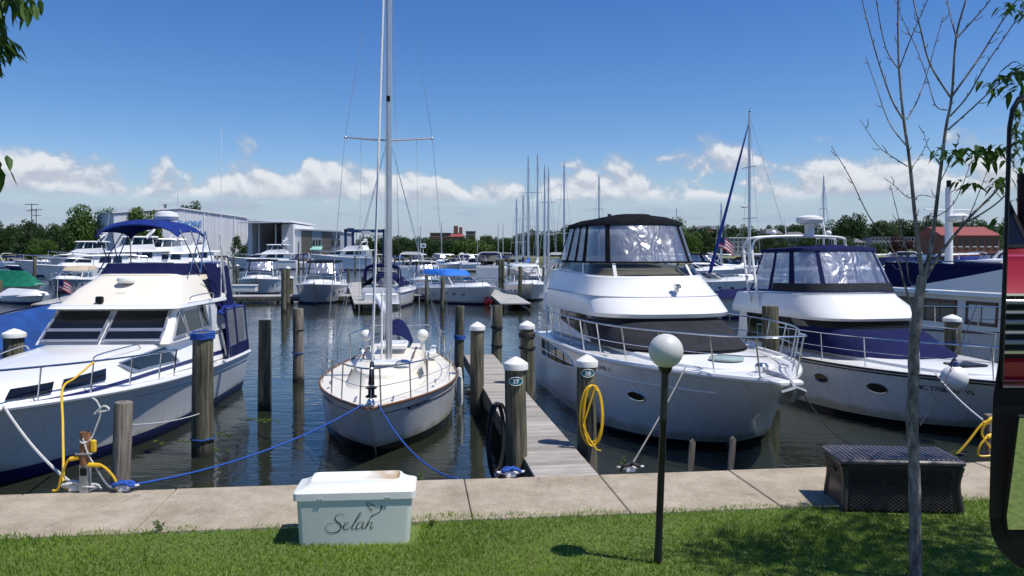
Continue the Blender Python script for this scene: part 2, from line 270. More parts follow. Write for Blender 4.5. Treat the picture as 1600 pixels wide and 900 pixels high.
LEAFR = leaf_mat('leaf_maroon', (0.035, 0.010, 0.012), (0.07, 0.025, 0.025), 0.2)
GRASSM = leaf_mat('grass_blade', (0.09, 0.18, 0.013), (0.24, 0.36, 0.045), 1.1, 0.4)
e_ = next(n for n in GRASSM.node_tree.nodes if n.type == 'VALTORGB').color_ramp.elements.new(0.99); e_.color = (0.36, 0.32, 0.13, 1)      # a few dry blades
BARK = wood_mat('bark', (0.08, 0.065, 0.055), (0.20, 0.17, 0.155), (0.34, 0.31, 0.285), wet=False, sz=3, sxy=9)
BARKD = wood_mat('bark_dark', (0.02, 0.016, 0.012), (0.05, 0.04, 0.03), (0.09, 0.075, 0.06), wet=False, sz=0.6, sxy=3)
# ------------------------------------------------------------------ mesh builder
class MB:
    def __init__(s): s.v = []; s.f = []; s.m = []
    def add(s, vs, fs, mi=0):
        o = len(s.v); s.v += [tuple(p) for p in vs]; s.f += [tuple(i+o for i in f) for f in fs]; s.m += [mi]*len(fs); return s
    def box(s, c, d, mi=0, rz=0.0, bev=0.0):
        hx, hy, hz = d[0]/2, d[1]/2, d[2]/2; cr, sr = cos(rz), sin(rz)
        if bev <= 0:
            vs = [(x*hx, y*hy, z*hz) for x in (-1, 1) for y in (-1, 1) for z in (-1, 1)]
            fs = [(0, 1, 3, 2), (4, 6, 7, 5), (0, 4, 5, 1), (2, 3, 7, 6), (0, 2, 6, 4), (1, 5, 7, 3)]
        else:
            b = bev; vs = []
            for z, i in ((-hz, b), (-hz+b, 0), (hz-b, 0), (hz, b)):
                for x, y in ((-hx+i, -hy+i+b), (-hx+i+b, -hy+i), (hx-i-b, -hy+i), (hx-i, -hy+i+b), (hx-i, hy-i-b), (hx-i-b, hy-i), (-hx+i+b, hy-i), (-hx+i, hy-i-b)): vs.append((x, y, z))
            fs = [tuple(range(7, -1, -1)), tuple(range(24, 32))]
            for k in range(3):
                for j in range(8): fs.append((k*8+j, k*8+(j+1) % 8, k*8+8+(j+1) % 8, k*8+8+j))
        return s.add([(c[0]+x*cr-y*sr, c[1]+x*sr+y*cr, c[2]+z) for x, y, z in vs], fs, mi)
    def loft(s, rings, mi=0, close=True, cap=(True, True)):
        n = len(rings[0]); vs = [p for r in rings for p in r]; fs = []
        for k in range(len(rings)-1):
            for j in range(n if close else n-1):
                a, b = k*n+j, k*n+(j+1) % n; fs.append((a, b, b+n, a+n))
        if cap[0]: fs.append(tuple(range(n-1, -1, -1)))
        if cap[1]: fs.append(tuple(range((len(rings)-1)*n, len(rings)*n)))
        return s.add(vs, fs, mi)
    def tube(s, pts, r, n=8, mi=0, cap=True, closed=False):
        pts = [Vector(p) for p in pts]; rr = r if isinstance(r, (list, tuple)) else [r]*len(pts); rings = []; up = None; L = len(pts)
        for i, p in enumerate(pts):
            t = (pts[(i+1) % L]-pts[i-1]) if closed else (pts[min(i+1, L-1)]-pts[max(i-1, 0)])
            if t.length < 1e-9: t = Vector((0, 0, 1))
            t.normalize()
            if up is None: up = Vector((0, 0, 1)) if abs(t.z) < 0.9 else Vector((1, 0, 0))
            a = t.cross(up)
            if a.length < 1e-6: a = t.orthogonal()
            a.normalize(); b = a.cross(t); up = b
            rings.append([p+(a*cos(2*PI*k/n)+b*sin(2*PI*k/n))*rr[i] for k in range(n)])
        if closed: rings.append(rings[0])
        return s.loft(rings, mi, cap=(cap and not closed, cap and not closed))
    def lathe(s, prof, c=(0, 0, 0), n=16, mi=0, squash=1.0):
        rings = [[(c[0]+r*cos(2*PI*k/n), c[1]+r*squash*sin(2*PI*k/n), c[2]+z) for k in range(n)] for r, z in prof]
        return s.loft(rings, mi)
    def ball(s, c, r, n=12, mi=0, sz=1.0):
        return s.lathe([(max(1e-4, r*sin(PI*i/n)), -r*sz*cos(PI*i/n)) for i in range(n+1)], c, n*2, mi)
    def grid(s, fn, nu, nv, mi=0, thick=None):
        P = [[Vector(fn(i/nu, j/nv)) for j in range(nv+1)] for i in range(nu+1)]
        vs = [p for r in P for p in r]; fs = [(i*(nv+1)+j, (i+1)*(nv+1)+j, (i+1)*(nv+1)+j+1, i*(nv+1)+j+1) for i in range(nu) for j in range(nv)]
        s.add(vs, fs, mi)
        if thick:
            t = Vector(thick); n = len(vs); s.add([v+t for v in vs], [tuple(reversed(f)) for f in fs], mi)
            bd = [i*(nv+1) for i in range(nu+1)]+[nu*(nv+1)+j for j in range(1, nv+1)]+[i*(nv+1)+nv for i in range(nu-1, -1, -1)]+[j for j in range(nv-1, 0, -1)]
            rim = [vs[i] for i in bd]; k = len(rim); s.add(rim+[v+t for v in rim], [(i, i+k, (i+1) % k+k, (i+1) % k) for i in range(k)], mi)
        return s
    def poly(s, pts, thick, mi=0):
        pts = [Vector(p) for p in pts]; t = Vector(thick); n = len(pts)
        return s.add(pts+[p+t for p in pts], [tuple(range(n-1, -1, -1)), tuple(range(n, 2*n))]+[(i, (i+1) % n, (i+1) % n+n, i+n) for i in range(n)], mi)
    def mesh(s, name, mats, smooth=35):
        me = bpy.data.meshes.new(name); me.from_pydata(s.v, [], s.f)
        for m in (mats if isinstance(mats, (list, tuple)) else [mats]): me.materials.append(m)
        if any(s.m): me.polygons.foreach_set('material_index', s.m)
        me.validate()
        bm = bmesh.new(); bm.from_mesh(me); bmesh.ops.recalc_face_normals(bm, faces=bm.faces); bm.to_mesh(me); bm.free()
        if smooth:
            me.polygons.foreach_set('use_smooth', [True]*len(me.polygons)); me.set_sharp_from_angle(angle=R(smooth))
        return me
    def build(s, name, mats, parent=None, loc=None, rz=0.0, smooth=35):
        return put(name, s.mesh(name, mats, smooth), parent, loc, rz)
def put(name, me, parent=None, loc=None, rz=0.0):
    o = bpy.data.objects.new(name, me); COL.objects.link(o)
    if parent: o.parent = parent
    if loc is not None: o.location = loc
    if rz: o.rotation_euler.z = rz
    return o
def tag(o, label=None, cat=None, group=None, kind=None):
    if label: o['label'] = label
    if cat: o['category'] = cat
    if group: o['group'] = group
    if kind: o['kind'] = kind
    return o
def thing(name, label, cat, loc=(0, 0, 0), rz=0.0, group=None):
    o = bpy.data.objects.new(name, None); COL.objects.link(o); o.location = loc; o.rotation_euler.z = rz; o.empty_display_size = 0.2
    return tag(o, label, cat, group)
def copytree(o, parent=None):
    c = o.copy(); COL.objects.link(c); c.parent = parent
    for ch in o.children: copytree(ch, c)
    return c
def textmesh(body, size, fn, name, material, parent, bold=0.0, align='LEFT', extrude=0.0, shear=0.0):
    cu = bpy.data.curves.new('lettering', 'FONT'); cu.body = body; cu.size = size; cu.offset = bold; cu.align_x = align; cu.resolution_u = 3; cu.shear = shear; cu.extrude = extrude
    o = bpy.data.objects.new('lettering', cu); COL.objects.link(o)
    me = bpy.data.meshes.new_from_object(o.evaluated_get(bpy.context.evaluated_depsgraph_get())); bpy.data.objects.remove(o)
    for v in me.vertices: v.co = Vector(fn(v.co.x, v.co.y, v.co.z))
    me.materials.clear(); me.materials.append(material); return put(name, me, parent)
def sag(a, b, drop, n=14):
    a = Vector(a); b = Vector(b); return [a.lerp(b, i/n)-Vector((0, 0, drop*4*(i/n)*(1-i/n))) for i in range(n+1)]
def rope(name, label, pts, r, m, cat='rope', n=6, group=None):
    return tag(MB().tube(pts, r, n).build(name, m), label, cat, group)
def curve(pts, n=8):
    P = [Vector(p) for p in pts]; out = []
    for i in range(len(P)-1):
        p0, p1, p2, p3 = P[max(i-1, 0)], P[i], P[i+1], P[min(i+2, len(P)-1)]
        for k in range(n):
            t = k/n; out.append(0.5*((2*p1)+(p2-p0)*t+(2*p0-5*p1+4*p2-p3)*t*t+(3*p1-p0-3*p2+p3)*t**3))
    out.append(P[-1]); return out
# ------------------------------------------------------------------ boat shapes (local: x to the bow, y to port, z up from the waterline)
def lerp(a, b, t): return a+(b-a)*t
class Hull:
    def __init__(s, L, B, fs, fb, rake=1.6, tb=0.9, m=0.4, p=2.4, wl=0.9, wp=1.7, flare=1.5, dip=0.0, boot=0.14, tr=0.0):
        s.L, s.B, s.fs, s.fb, s.rake, s.tb, s.m, s.p, s.wl, s.wp, s.flare, s.dip, s.boot, s.tr = L, B, fs, fb, rake, tb, m, p, wl, wp, flare, dip, boot, tr
    def sh(s, t): return s.fs+(s.fb-s.fs)*t**1.6-s.dip*4*t*(1-t)
    def shape(s, t, p):
        if t < s.m: return s.tb+(1-s.tb)*sin(PI/2*t/s.m)
        return max(0.0, 1-((t-s.m)/(1-s.m))**p)
    def hb(s, t): return max(0.03, s.B/2*s.shape(t, s.p))
    def hw(s, t): return max(0.015, s.B/2*s.wl*s.shape(t, s.wp))
    def pt(s, t, z):
        h = s.sh(t); v = z/h
        if v >= 0:
            fl = 0.8+(s.flare-0.8)*t; y = s.hw(t)+(s.hb(t)-s.hw(t))*min(1, v)**fl
        else: y = s.hw(t)*max(0.0, 1+z/0.6)**0.5
        return (t*s.L-s.rake*t**4*(1-min(1, v))-s.tr*(1-t)**6*(1-min(1, v))*-1, y, z)
    def side(s, x, z):
        t = x/s.L
        for _ in range(25):
            q = s.pt(max(0, min(1, t)), z); t += (x-q[0])/s.L*0.7
        return s.pt(max(0, min(1, t)), z)[1]
    def edge(s, x, inset=0.06, up=0.0, sgn=1):
        t = max(0, min(1, x/s.L)); return Vector((x, sgn*max(0.0, s.hb(t)-inset), s.sh(t)+up))
    def build(s, root, mats, deckmat, rail=None, n=30, deck_camber=0.05, name='hull', rrad=0.03):
        b = MB(); T = [1-(1-i/n)**1.25 for i in range(n+1)]; vr = [0.34, 0.5, 0.66, 0.82, 0.93, 1.0]; rings = []
        for t in T:
            h = s.sh(t); zs = [-0.5, -0.25, 0.0, s.boot]+[s.boot+(h-s.boot)*(v-0.2)/0.8 for v in vr]
            half = [s.pt(t, z) for z in zs]
            rings.append([(x, -y, z) for x, y, z in reversed(half)]+[(x, y, z) for x, y, z in half])
        k = len(rings[0]); nz = k//2
        vs = [p for r in rings for p in r]; 
        for band in range(k-1):
            zi = nz-1-band-1 if band < nz-1 else (band-nz if band >= nz else -1)
            mi = 0 if zi < 2 else (1 if zi == 2 else 2)
            b.add([], [], 0)
            b.f += [(i*k+band, i*k+band+1, (i+1)*k+band+1, (i+1)*k+band) for i in range(n)]; b.m += [mi]*n
        b.v = vs; b.f.append(tuple(range(k))); b.m.append(2); b.f.append(tuple(range(n*k, (n+1)*k))); b.m.append(2)
        b.build(name, mats, root, smooth=50)
        d = MB(); nd = 8
        d.grid(lambda u, w: (s.pt(T[round(u*n)], s.sh(T[round(u*n)]))[0], (2*w-1)*max(0.01, s.hb(T[round(u*n)])-0.015), s.sh(T[round(u*n)])-0.012+deck_camber*(1-(2*w-1)**2)*min(1, s.hb(T[round(u*n)]))), n, nd)
        d.build('deck', deckmat, root)
        if rail:
            for sg in (1, -1):
                MB().tube([(s.pt(t, s.sh(t))[0], sg*(s.hb(t)+0.005), s.sh(t)) for t in T], rrad, 8).build('rub_rail', rail, root)
        return s
    def letters(s, root, text, x, z, size, sgn, m=INK, bold=0.001):
        if sgn < 0: fn = lambda u, v, w: (x+u, -s.side(x+u, z+v)-0.006, z+v)
        else: fn = lambda u, v, w: (x-u, s.side(x-u, z+v)+0.006, z+v)
        return textmesh(text, size, fn, 'registration_lettering', m, root, bold)
class Tier:
    # levels: (z_aft, z_front, x_aft, x_front, w_aft, w_front, nose_length)
    def __init__(s, levels, e=0.75, n=10): s.l = levels; s.e = e; s.n = n
    def outline(s, l, u):
        z0, z1, x0, x1, w0, w1, rf = l; xs = x1-rf
        if u <= 0.5: a = u*2; x, y = lerp(x0, xs, a), lerp(w0, w1, a)
        else: f = (u-0.5)*PI; x, y = xs+rf*sin(f)**s.e, w1*max(0.0, cos(f))**s.e
        return Vector((x, y, lerp(z0, z1, (x-x0)/max(1e-6, x1-x0))))
    def pt(s, sg, u, t):
        k = t*(len(s.l)-1); i = min(int(k), len(s.l)-2); p = s.outline(s.l[i], u).lerp(s.outline(s.l[i+1], u), k-i); return Vector((p.x, p.y*sg, p.z))
    def ring(s, l):
        n = s.n; us = [i/n*0.5 for i in range(n)]+[0.5+0.5*i/n for i in range(n+1)]
        h = [s.outline(l, u) for u in us]; return h+[Vector((p.x, -p.y, p.z)) for p in reversed(h[:-1])]
    def build(s, name, m, root, rnd_=0.04, bottom=True, top=True, smooth=40):
        L = list(s.l); z0, z1, x0, x1, w0, w1, rf = L[-1]
        rings = [s.ring(l) for l in L[:-1]]
        if rnd_ > 0:
            for a in (0.0, 0.5, 1.0):
                i = rnd_*(1-cos(a*PI/2)); d = rnd_*(1-sin(a*PI/2)); rings.append(s.ring((z0-d, z1-d, x0+i, x1-i, w0-i, w1-i, max(0.01, rf-i))))
        else: rings.append(s.ring(L[-1]))
        return MB().loft(rings, cap=(bottom, top)).build(name, m, root, smooth=smooth)
    def patch(s, sg, quad, off=0.008, nu=8, nt=3):
        (ua, ta), (ub, tb), (uc, tc), (ud, td) = quad      # bottom-aft, bottom-front, top-front, top-aft
        def base(a, b):
            u = lerp(lerp(ua, ub, a), lerp(ud, uc, a), b); t = lerp(lerp(ta, tb, a), lerp(td, tc, a), b); return u, t
        def f(a, b):
            u, t = base(a, b); p = s.pt(sg, u, t); du = s.pt(sg, min(1, u+0.01), t)-s.pt(sg, max(0, u-0.01), t); dt = s.pt(sg, u, min(1, t+0.02))-s.pt(sg, u, max(0, t-0.02))
            n = du.cross(dt)
            if n.length < 1e-9: n = Vector((1, 0, 0))
            n.normalize(); 
            if n.y*sg < -0.02 or (abs(n.y) <= 0.02 and n.x < 0): n = -n
            return p+n*off
        return MB().grid(f, nu, nt)
    def panel(s, root, name, m, sg, quad, off=0.008, nu=8, nt=3): return s.patch(sg, quad, off, nu, nt).build(name, m, root, smooth=60)
def rect(u0, u1, t0, t1): return ((u0, t0), (u1, t0), (u1, t1), (u0, t1))
def pane(root, cs, name='window', m=GLASS, fm=ALU, fw=0.02, out=None):
    cs = [Vector(c) for c in cs]; n = (cs[1]-cs[0]).cross(cs[-1]-cs[0]).normalized()
    if out is not None and n.dot(Vector(out)) < 0: n = -n
    g = MB().poly([c+n*0.004 for c in cs], n*0.006).build(name, m, root)
    if fm:
        f = MB()
        for i in range(len(cs)):
            a, b = cs[i], cs[(i+1) % len(cs)]; d = (b-a).normalized(); w = n.cross(d)*fw; f.poly([a-d*fw*0.4-w*0.5, b+d*fw*0.4-w*0.5, b+d*fw*0.4+w*0.5, a-d*fw*0.4+w*0.5], n*0.018)
        f.build('frame', fm, g)
    return g
def railing(root, base, height, lean=0.08, rad=0.013, name='bow_rail', m=STEEL, mid=True, ends=True, every=1):
    top = []
    for p in base: p = Vector(p); top.append(Vector((p.x+lean*0.4, p.y+(lean if p.y > 0.01 else -lean if p.y < -0.01 else 0), p.z+height)))
    path = curve(top, 5)
    if ends: path = [Vector(base[0])]+path+[Vector(base[-1])]
    r = MB().tube(path, rad, 8).build(name, m, root)
    for i, (p, q) in enumerate(zip(base, top)):
        if (ends and i in (0, len(base)-1)) or i % every: continue
        MB().tube([p, q], rad*0.85, 6).build('stanchion', m, r)
    if mid: MB().tube(curve([Vector(p).lerp(q, 0.52) for p, q in zip(base, top)], 4), rad*0.45, 5).build('lifeline', m, r)
    return r
def boat(name, label, x, y, ang, cat='boat', group=None):
    return thing(name, label, cat, (x, y, WZ), R(ang-90), group)      # bow points (sin ang, -cos ang)
def canvas_top(root, name, m, x0, x1, w, z, arch=0.14, droop=0.10, fall=0.10, th=0.025, nu=10, nv=10):
    def f(u, v):
        a = 2*u-1; b = 2*v-1; return (lerp(x0, x1, u), b*w, z+arch*(1-b*b)+fall*(1-a*a)-droop*abs(b)**6-0.12*max(0, abs(a)-0.85)*4)
    return MB().grid(f, nu, nv, thick=(0, 0, -th)).build(name, m, root, smooth=60)
HM = [BOTTOM, STRIPE, GELG]
# ---------------------------------------------------------------- boat A: flybridge cruiser with blue bimini (left)
def boat_a():
    r = boat('flybridge_cruiser', 'white flybridge cabin cruiser with blue bimini top and dark windshield, bow out of frame', -8.0, 19.6, 3, 'boat')
    h = Hull(10, 3.25, 0.92, 1.28, rake=1.75, tb=0.93, p=2.45, wl=0.88, wp=1.8, flare=1.9, boot=0.20); h.build(r, HM, GEL, GEL, rrad=0.045)
    for sg in (1, -1): MB().tube([(x, sg*(h.side(x, h.sh(x/10)-0.16)+0.004), h.sh(x/10)-0.16) for x in [0.1+0.45*i for i in range(15)]], 0.014, 6).build('hull_moulding', HULLGREY, r)
    tr = Tier([(0.95, 1.15, 1.3, 9.0, 1.38, 1.22, 3.6), (1.72, 1.46, 1.3, 8.5, 1.24, 1.04, 3.4)], e=0.8, n=14); tr.build('trunk_cabin', GEL, r, 0.09)
    for sg in (1, -1):
        tr.panel(r, 'stripe', STRIPE, sg, rect(0.02, 0.86, 0.14, 0.25), 0.004, 30, 1)
        tr.panel(r, 'side_window', GLASS, sg, ((0.34, 0.34), (0.52, 0.42), (0.57, 0.82), (0.40, 0.86)), 0.010)
        tr.panel(r, 'side_window_frame', ALU, sg, ((0.325, 0.29), (0.535, 0.37), (0.58, 0.87), (0.385, 0.91)), 0.005)
        tr.panel(r, 'front_window', GLASS, sg, rect(0.615, 0.735, 0.42, 0.80), 0.010); tr.panel(r, 'front_window', GLASS, sg, rect(0.76, 0.88, 0.42, 0.80), 0.010)
        MB().tube(curve([(6.6, sg*0.80, 1.56), (6.5, sg*0.82, 1.64), (5.6, sg*0.95, 1.68), (5.3, sg*0.98, 1.67), (5.2, sg*0.98, 1.60)], 5), 0.013, 6).build('grab_rail', STEEL, r)
    # deckhouse with raked windshield
    ho = Tier([(1.60, 1.60, 0.9, 4.56, 1.30, 1.24, 0.12), (2.26, 2.26, 1.6, 3.90, 1.17, 1.14, 0.12)], e=0.3, n=8); ho.build('deckhouse', GEL, r, 0.0)
    def wp(y, t): return Vector((lerp(4.60, 3.93, t), y, lerp(1.66, 2.23, t)))
    for y0, y1 in ((-1.10, -0.04), (0.04, 1.10)):
        s0, s1 = (0.96 if abs(y0) > 0.5 else 1), (0.96 if abs(y1) > 0.5 else 1)
        pane(r, [wp(y0, 0.36), wp(y1, 0.36), wp(y1*s1, 0.96), wp(y0*s0, 0.96)], 'windshield', GLASS, ALU, 0.045, (1, 0, 0.5))
        pane(r, [wp(y0, 0.04), wp(y1, 0.04), wp(y1, 0.32), wp(y0, 0.32)], 'windshield', GLASS, ALU, 0.04, (1, 0, 0.5))
    for sg in (1, -1):
        def sp(x, z): return Vector((x, sg*(lerp(1.30, 1.17, (z-1.6)/0.66)-0.035*max(0, x-2)/2+0.012), z))
        pane(r, [sp(3.62, 1.72), sp(4.28, 1.70), sp(3.80, 2.16)], 'vent_window', GLASS, ALU, 0.03, (0, sg, 0))
        pane(r, [sp(2.75, 1.74), sp(3.52, 1.72), sp(3.62, 2.18), sp(2.80, 2.18)], 'side_window', CLEARGLASS if False else GLASS, ALU, 0.03, (0, sg, 0))
        pane(r, [sp(2.05, 1.74), sp(2.68, 1.74), sp(2.72, 2.18), sp(2.35, 2.18)], 'side_window', GLASS, ALU, 0.03, (0, sg, 0))
        MB().poly([(1.95, sg*1.26, 1.62), (2.25, sg*1.26, 1.62), (2.55, sg*1.22, 2.24), (1.75, sg*1.22, 2.24)], (0, sg*0.06, 0)).build('wing_panel', GEL, r)
    Tier([(2.25, 2.25, 1.2, 4.22, 1.32, 1.27, 0.35), (2.33, 2.33, 1.2, 4.15, 1.32, 1.25, 0.35)], e=0.45).build('roof', GEL, r, 0.03)
    fl = Tier([(2.32, 2.32, 0.9, 4.02, 1.22, 1.16, 0.45), (2.55, 2.6, 0.85, 3.55, 1.12, 1.03, 0.42), (2.90, 2.90, 0.8, 2.95, 1.0, 0.86, 0.4)], e=0.5, n=10); fl.build('flybridge', GELC, r, 0.05)
    cv = Tier([(2.88, 2.88, 0.7, 2.92, 1.02, 0.87, 0.4), (3.10, 3.12, 0.75, 2.70, 0.96, 0.83, 0.4)], e=0.5); cv.build('flybridge_cover', NAVY, r, 0.04)
    for sg in (1, -1):
        MB().grid(lambda u, v: (lerp(0.3, 1.9, u), sg*(1.06+0.22*v+0.03*sin(9*u)), lerp(3.05-0.1*u, 2.2-0.55*(1-u), v)), 8, 6, thick=(0, sg*0.02, 0)).build('side_curtain', NAVY, r, smooth=60)
        MB().tube(curve([(3.5, sg*1.28, 2.38), (3.4, sg*1.3, 2.45), (2.3, sg*1.34, 2.47), (2.2, sg*1.34, 2.36)], 4), 0.012, 6).build('roof_rail', STEEL, r)
    canvas_top(r, 'bimini_top', ROYAL, 1.0, 2.75, 0.86, 3.86, 0.16, 0.10, 0.06).location.y = -0.08
    for sg in (1, -1):
        for xa, xb in ((1.9, 1.05), (1.9, 2.68), (1.5, 2.0), (2.6, 1.35), (0.9, 1.02)):
            MB().tube([(xa, sg*0.96, 2.9), (xb, sg*0.86-0.08, 3.84)], 0.014, 6).build('bimini_pole', STEEL, r)
    # aft cockpit enclosure
    canvas_top(r, 'cockpit_top', ROYAL, -0.05, 1.75, 1.42, 2.10, 0.10, 0.06, 0.03)
    for sg in (1, -1):
        for u0, u1 in ((0.0, 0.13), (0.82, 0.97), (1.5, 1.68)): MB().poly([(u0-0.05, sg*1.48, 0.98), (u1-0.05, sg*1.48, 0.98), (u1, sg*1.40, 2.10), (u0, sg*1.40, 2.10)], (0, sg*0.012, 0)).build('canvas_strip', NAVY, r)
        MB().poly([(-0.05, sg*1.485, 0.92), (1.7, sg*1.485, 0.92), (1.7, sg*1.47, 1.22), (-0.05, sg*1.47, 1.22)], (0, sg*0.014, 0)).build('canvas_skirt', NAVY, r)
        for u0, u1 in ((0.13, 0.82), (0.97, 1.5)): MB().poly([(u0-0.05, sg*1.475, 1.2), (u1-0.05, sg*1.475, 1.2), (u1, sg*1.405, 2.08), (u0, sg*1.405, 2.08)], (0, sg*0.004, 0)).build('clear_panel', VINYL, r)
    MB().poly([(0, -1.4, 0.95), (0, 1.4, 0.95), (0.05, 1.38, 2.1), (0.05, -1.38, 2.1)], (0.01, 0, 0)).build('aft_curtain', NAVY, r)
    railing(r, [h.edge(x, 0.10, 0.0, 1) for x in (5.0, 5.6, 6.5, 7.4, 8.3, 9.2)]+[Vector((9.95, 0.0, 1.28))]+[h.edge(x, 0.10, 0.0, -1) for x in (9.2, 8.3, 7.4, 6.5, 5.6, 5.0)], 0.52, 0.06, 0.016, mid=False)
    railing(r, [h.edge(x, 0.08, 0.0, 1) for x in (0.1, 0.5, 1.4, 1.6)], 0.28, 0.0, 0.013, 'stern_rail', mid=False)
    b = MB(); b.lathe([(0.14, 0), (0.18, 0.05), (0.17, 0.10), (0.04, 0.14), (0.03, 0.0)], (3.35, -0.05, 2.72), 14); b.build('horn_light', PLASTW, r)
    MB().box((4.0, -0.28, 2.42), (0.10, 0.14, 0.13), bev=0.02).tube([(4.0, -0.28, 2.3), (4.0, -0.28, 2.38)], 0.02).build('spotlight', BLACKP, r)
    MB().box((3.62, -0.02, 2.53), (0.10, 0.2, 0.012)).build('name_plate', TEAK, r)
    MB().lathe([(0.02, 0), (0.24, 0.02), (0.27, 0.10), (0.24, 0.19), (0.1, 0.23), (0.01, 0.235)], (1.1, -0.08, 4.08), 20).tube([(1.1, -0.08, 3.95), (1.1, -0.08, 4.1)], 0.05).build('radome', PLASTW, r)
    for p, q, rr in (((1.6, 1.32, 2.35), (1.65, 1.34, 6.2), 0.011), ((1.2, 1.30, 2.4), (2.3, 1.5, 3.75), 0.028)): MB().tube([p, q], [rr, rr*0.5], 6).build('antenna', WHITEP, r)
    MB().box((4.85, 1.50, 1.02), (0.28, 0.04, 0.05), bev=0.01).build('cleat', BLACKP, r)
    return r
BA = boat_a()
# ---------------------------------------------------------------- sailing boats
def stay(root, a, b, rad=0.006, m=STEEL, name='stay'): return MB().tube([a, b], rad, 5).build(name, m, root)
def boat_b():
    r = boat('sailing_sloop', 'white sloop with cream deck and wooden toe rail moored bow in, tall mast', -2.80, 20.2, 4.5, 'sailboat')
    h = Hull(8.2, 2.72, 0.86, 0.97, rake=1.15, tb=0.62, m=0.45, p=2.0, wl=0.93, wp=1.9, flare=1.25, dip=0.06, boot=0.17); h.build(r, [BOTTOM, BLACKHULL, GELG], GELC, TEAK, rrad=0.022)
    for sg in (1, -1): MB().tube([(x, sg*(h.side(x, h.sh(x/8.2)-0.14)+0.002), h.sh(x/8.2)-0.14) for x in [0.2+0.38*i for i in range(21)]], 0.010, 5).build('sheer_stripe', BLACKHULL, r)
    co = Tier([(0.86, 0.90, 1.6, 6.35, 0.72, 0.78, 2.1), (1.24, 1.16, 1.6, 5.9, 0.62, 0.66, 1.9)], e=0.85, n=14); co.build('coach_roof', GELC, r, 0.10)
    for sg in (1, -1):
        for u in (0.16, 0.33, 0.60): co.panel(r, 'port_light', GLASS, sg, rect(u, u+0.055, 0.40, 0.72), 0.012, 3, 2); co.panel(r, 'port_light_frame', ALU, sg, rect(u-0.012, u+0.067, 0.32, 0.80), 0.006, 3, 2)
        MB().tube(curve([(4.4, sg*0.48, 1.24), (4.3, sg*0.5, 1.31), (3.2, sg*0.5, 1.33), (3.1, sg*0.5, 1.26)], 4), 0.016, 6).build('handrail', TEAK, r)
        MB().ball((2.6, sg*0.62, 1.52), 0.13, 8).tube([(2.6, sg*0.62, 1.2), (2.6, sg*0.62, 1.45)], 0.05).build('cowl_vent', PLASTW, r)
        MB().lathe([(0.07, 0), (0.06, 0.08), (0.08, 0.12), (0.07, 0.14)], (1.2, sg*0.85, 0.95), 12).build('winch', STEEL, r)
        MB().box((1.1, sg*0.82, 0.97), (1.5, 0.16, 0.16), bev=0.03).build('cockpit_coaming', GEL, r)
    MB().box((4.95, 0, 1.24), (0.52, 0.52, 0.05), bev=0.02).build('fore_hatch', GEL, r)
    MB().box((3.0, 0, 1.36), (0.9, 0.62, 0.10), bev=0.03).build('sliding_hatch', GEL, r)
    MB().grid(lambda u, v: (lerp(1.5, 2.5, u), (2*v-1)*0.36*(1-0.35*u*0), 1.30+(0.50-0.26*u)*(1-abs(2*v-1)**2.2)), 5, 8, thick=(0, 0, -0.02)).build('companionway_cover', NAVY, r)
    mx, mz = 4.3, 1.22
    ms = thing_part = MB(); ms.loft([[(mx+0.085*cos(a)*(1.0), 0.06*sin(a), z) for a in [2*PI*k/14 for k in range(14)]] for z in (mz, 3, 6, 11.3)])
    mast = ms.build('mast', ALU, r)
    MB().box((mx+0.09, 0, 6.4), (0.05, 0.07, 0.12), bev=0.01).build('steaming_light', BLACKP, mast)
    for z, w in ((5.58, 0.86),):
        for sg in (1, -1): MB().tube([(mx, sg*0.05, z), (mx-0.05, sg*w, z+0.06)], [0.022, 0.016], 8).ball((mx-0.05, sg*w, z+0.06), 0.03, 5).build('spreader', ALU, mast)
    for sg in (1, -1):
        stay(r, (mx-0.05, sg*1.27, 0.92), (mx-0.05, sg*0.87, 5.62)); stay(r, (mx-0.05, sg*0.87, 5.62), (mx, sg*0.06, 10.6)); stay(r, (mx-0.45, sg*1.24, 0.92), (mx, sg*0.05, 5.5), 0.005); stay(r, (mx+0.4, sg*1.22, 0.92), (mx, sg*0.05, 5.5), 0.005)
        stay(r, (mx-0.05, sg*0.55, 5.6), (mx-0.2, sg*0.62, 1.25), 0.004, RWHITE, 'flag_halyard')
    stay(r, (0.1, 0, 0.95), (mx, 0, 11.3)); stay(r, (8.0, 0, 1.0), (mx+0.1, 0, 11.3), 0.006)
    fs = MB().tube([Vector((7.86, 0, 1.25)).lerp(Vector((mx+0.25, 0, 11.0)), t) for t in (0, 0.02, 0.05, 0.5, 0.96, 1)], [0.010, 0.022, 0.022, 0.020, 0.018, 0.008], 8).build('furled_jib', RWHITE, r)
    MB().lathe([(0.02, 0), (0.09, 0.01), (0.09, 0.03), (0.05, 0.05), (0.05, 0.13), (0.09, 0.15), (0.09, 0.17), (0.02, 0.19)], (7.86, 0, 1.08), 14).tube([(7.86, 0, 1.28), (7.75, 0, 1.62)], [0.05, 0.03]).build('furling_drum', BLACKP, r)
    MB().tube([(mx-0.1, 0, 2.05), (0.9, -0.55, 2.30)], 0.075, 12).build('boom', WHITEP, r)
    for y in (-0.06, 0.06, 0.0): stay(r, (mx+0.12, y*1.2, 1.25), (mx+0.1, y, 11.0), 0.005, RWHITE, 'halyard')
    MB().tube([(mx+0.25, -0.12, 1.2), (mx+0.22, -0.11, 2.6)], 0.022, 6).build('mast_pole', WHITEP, r)
    # pulpit, pushpit and lifelines
    railing(r, [h.edge(6.35, 0.06, 0, 1), h.edge(7.0, 0.06, 0, 1), Vector((8.0, 0.16, 0.98)), Vector((8.0, -0.16, 0.98)), h.edge(7.0, 0.06, 0, -1), h.edge(6.35, 0.06, 0, -1)], 0.58, -0.02, 0.014, 'pulpit', mid=True)
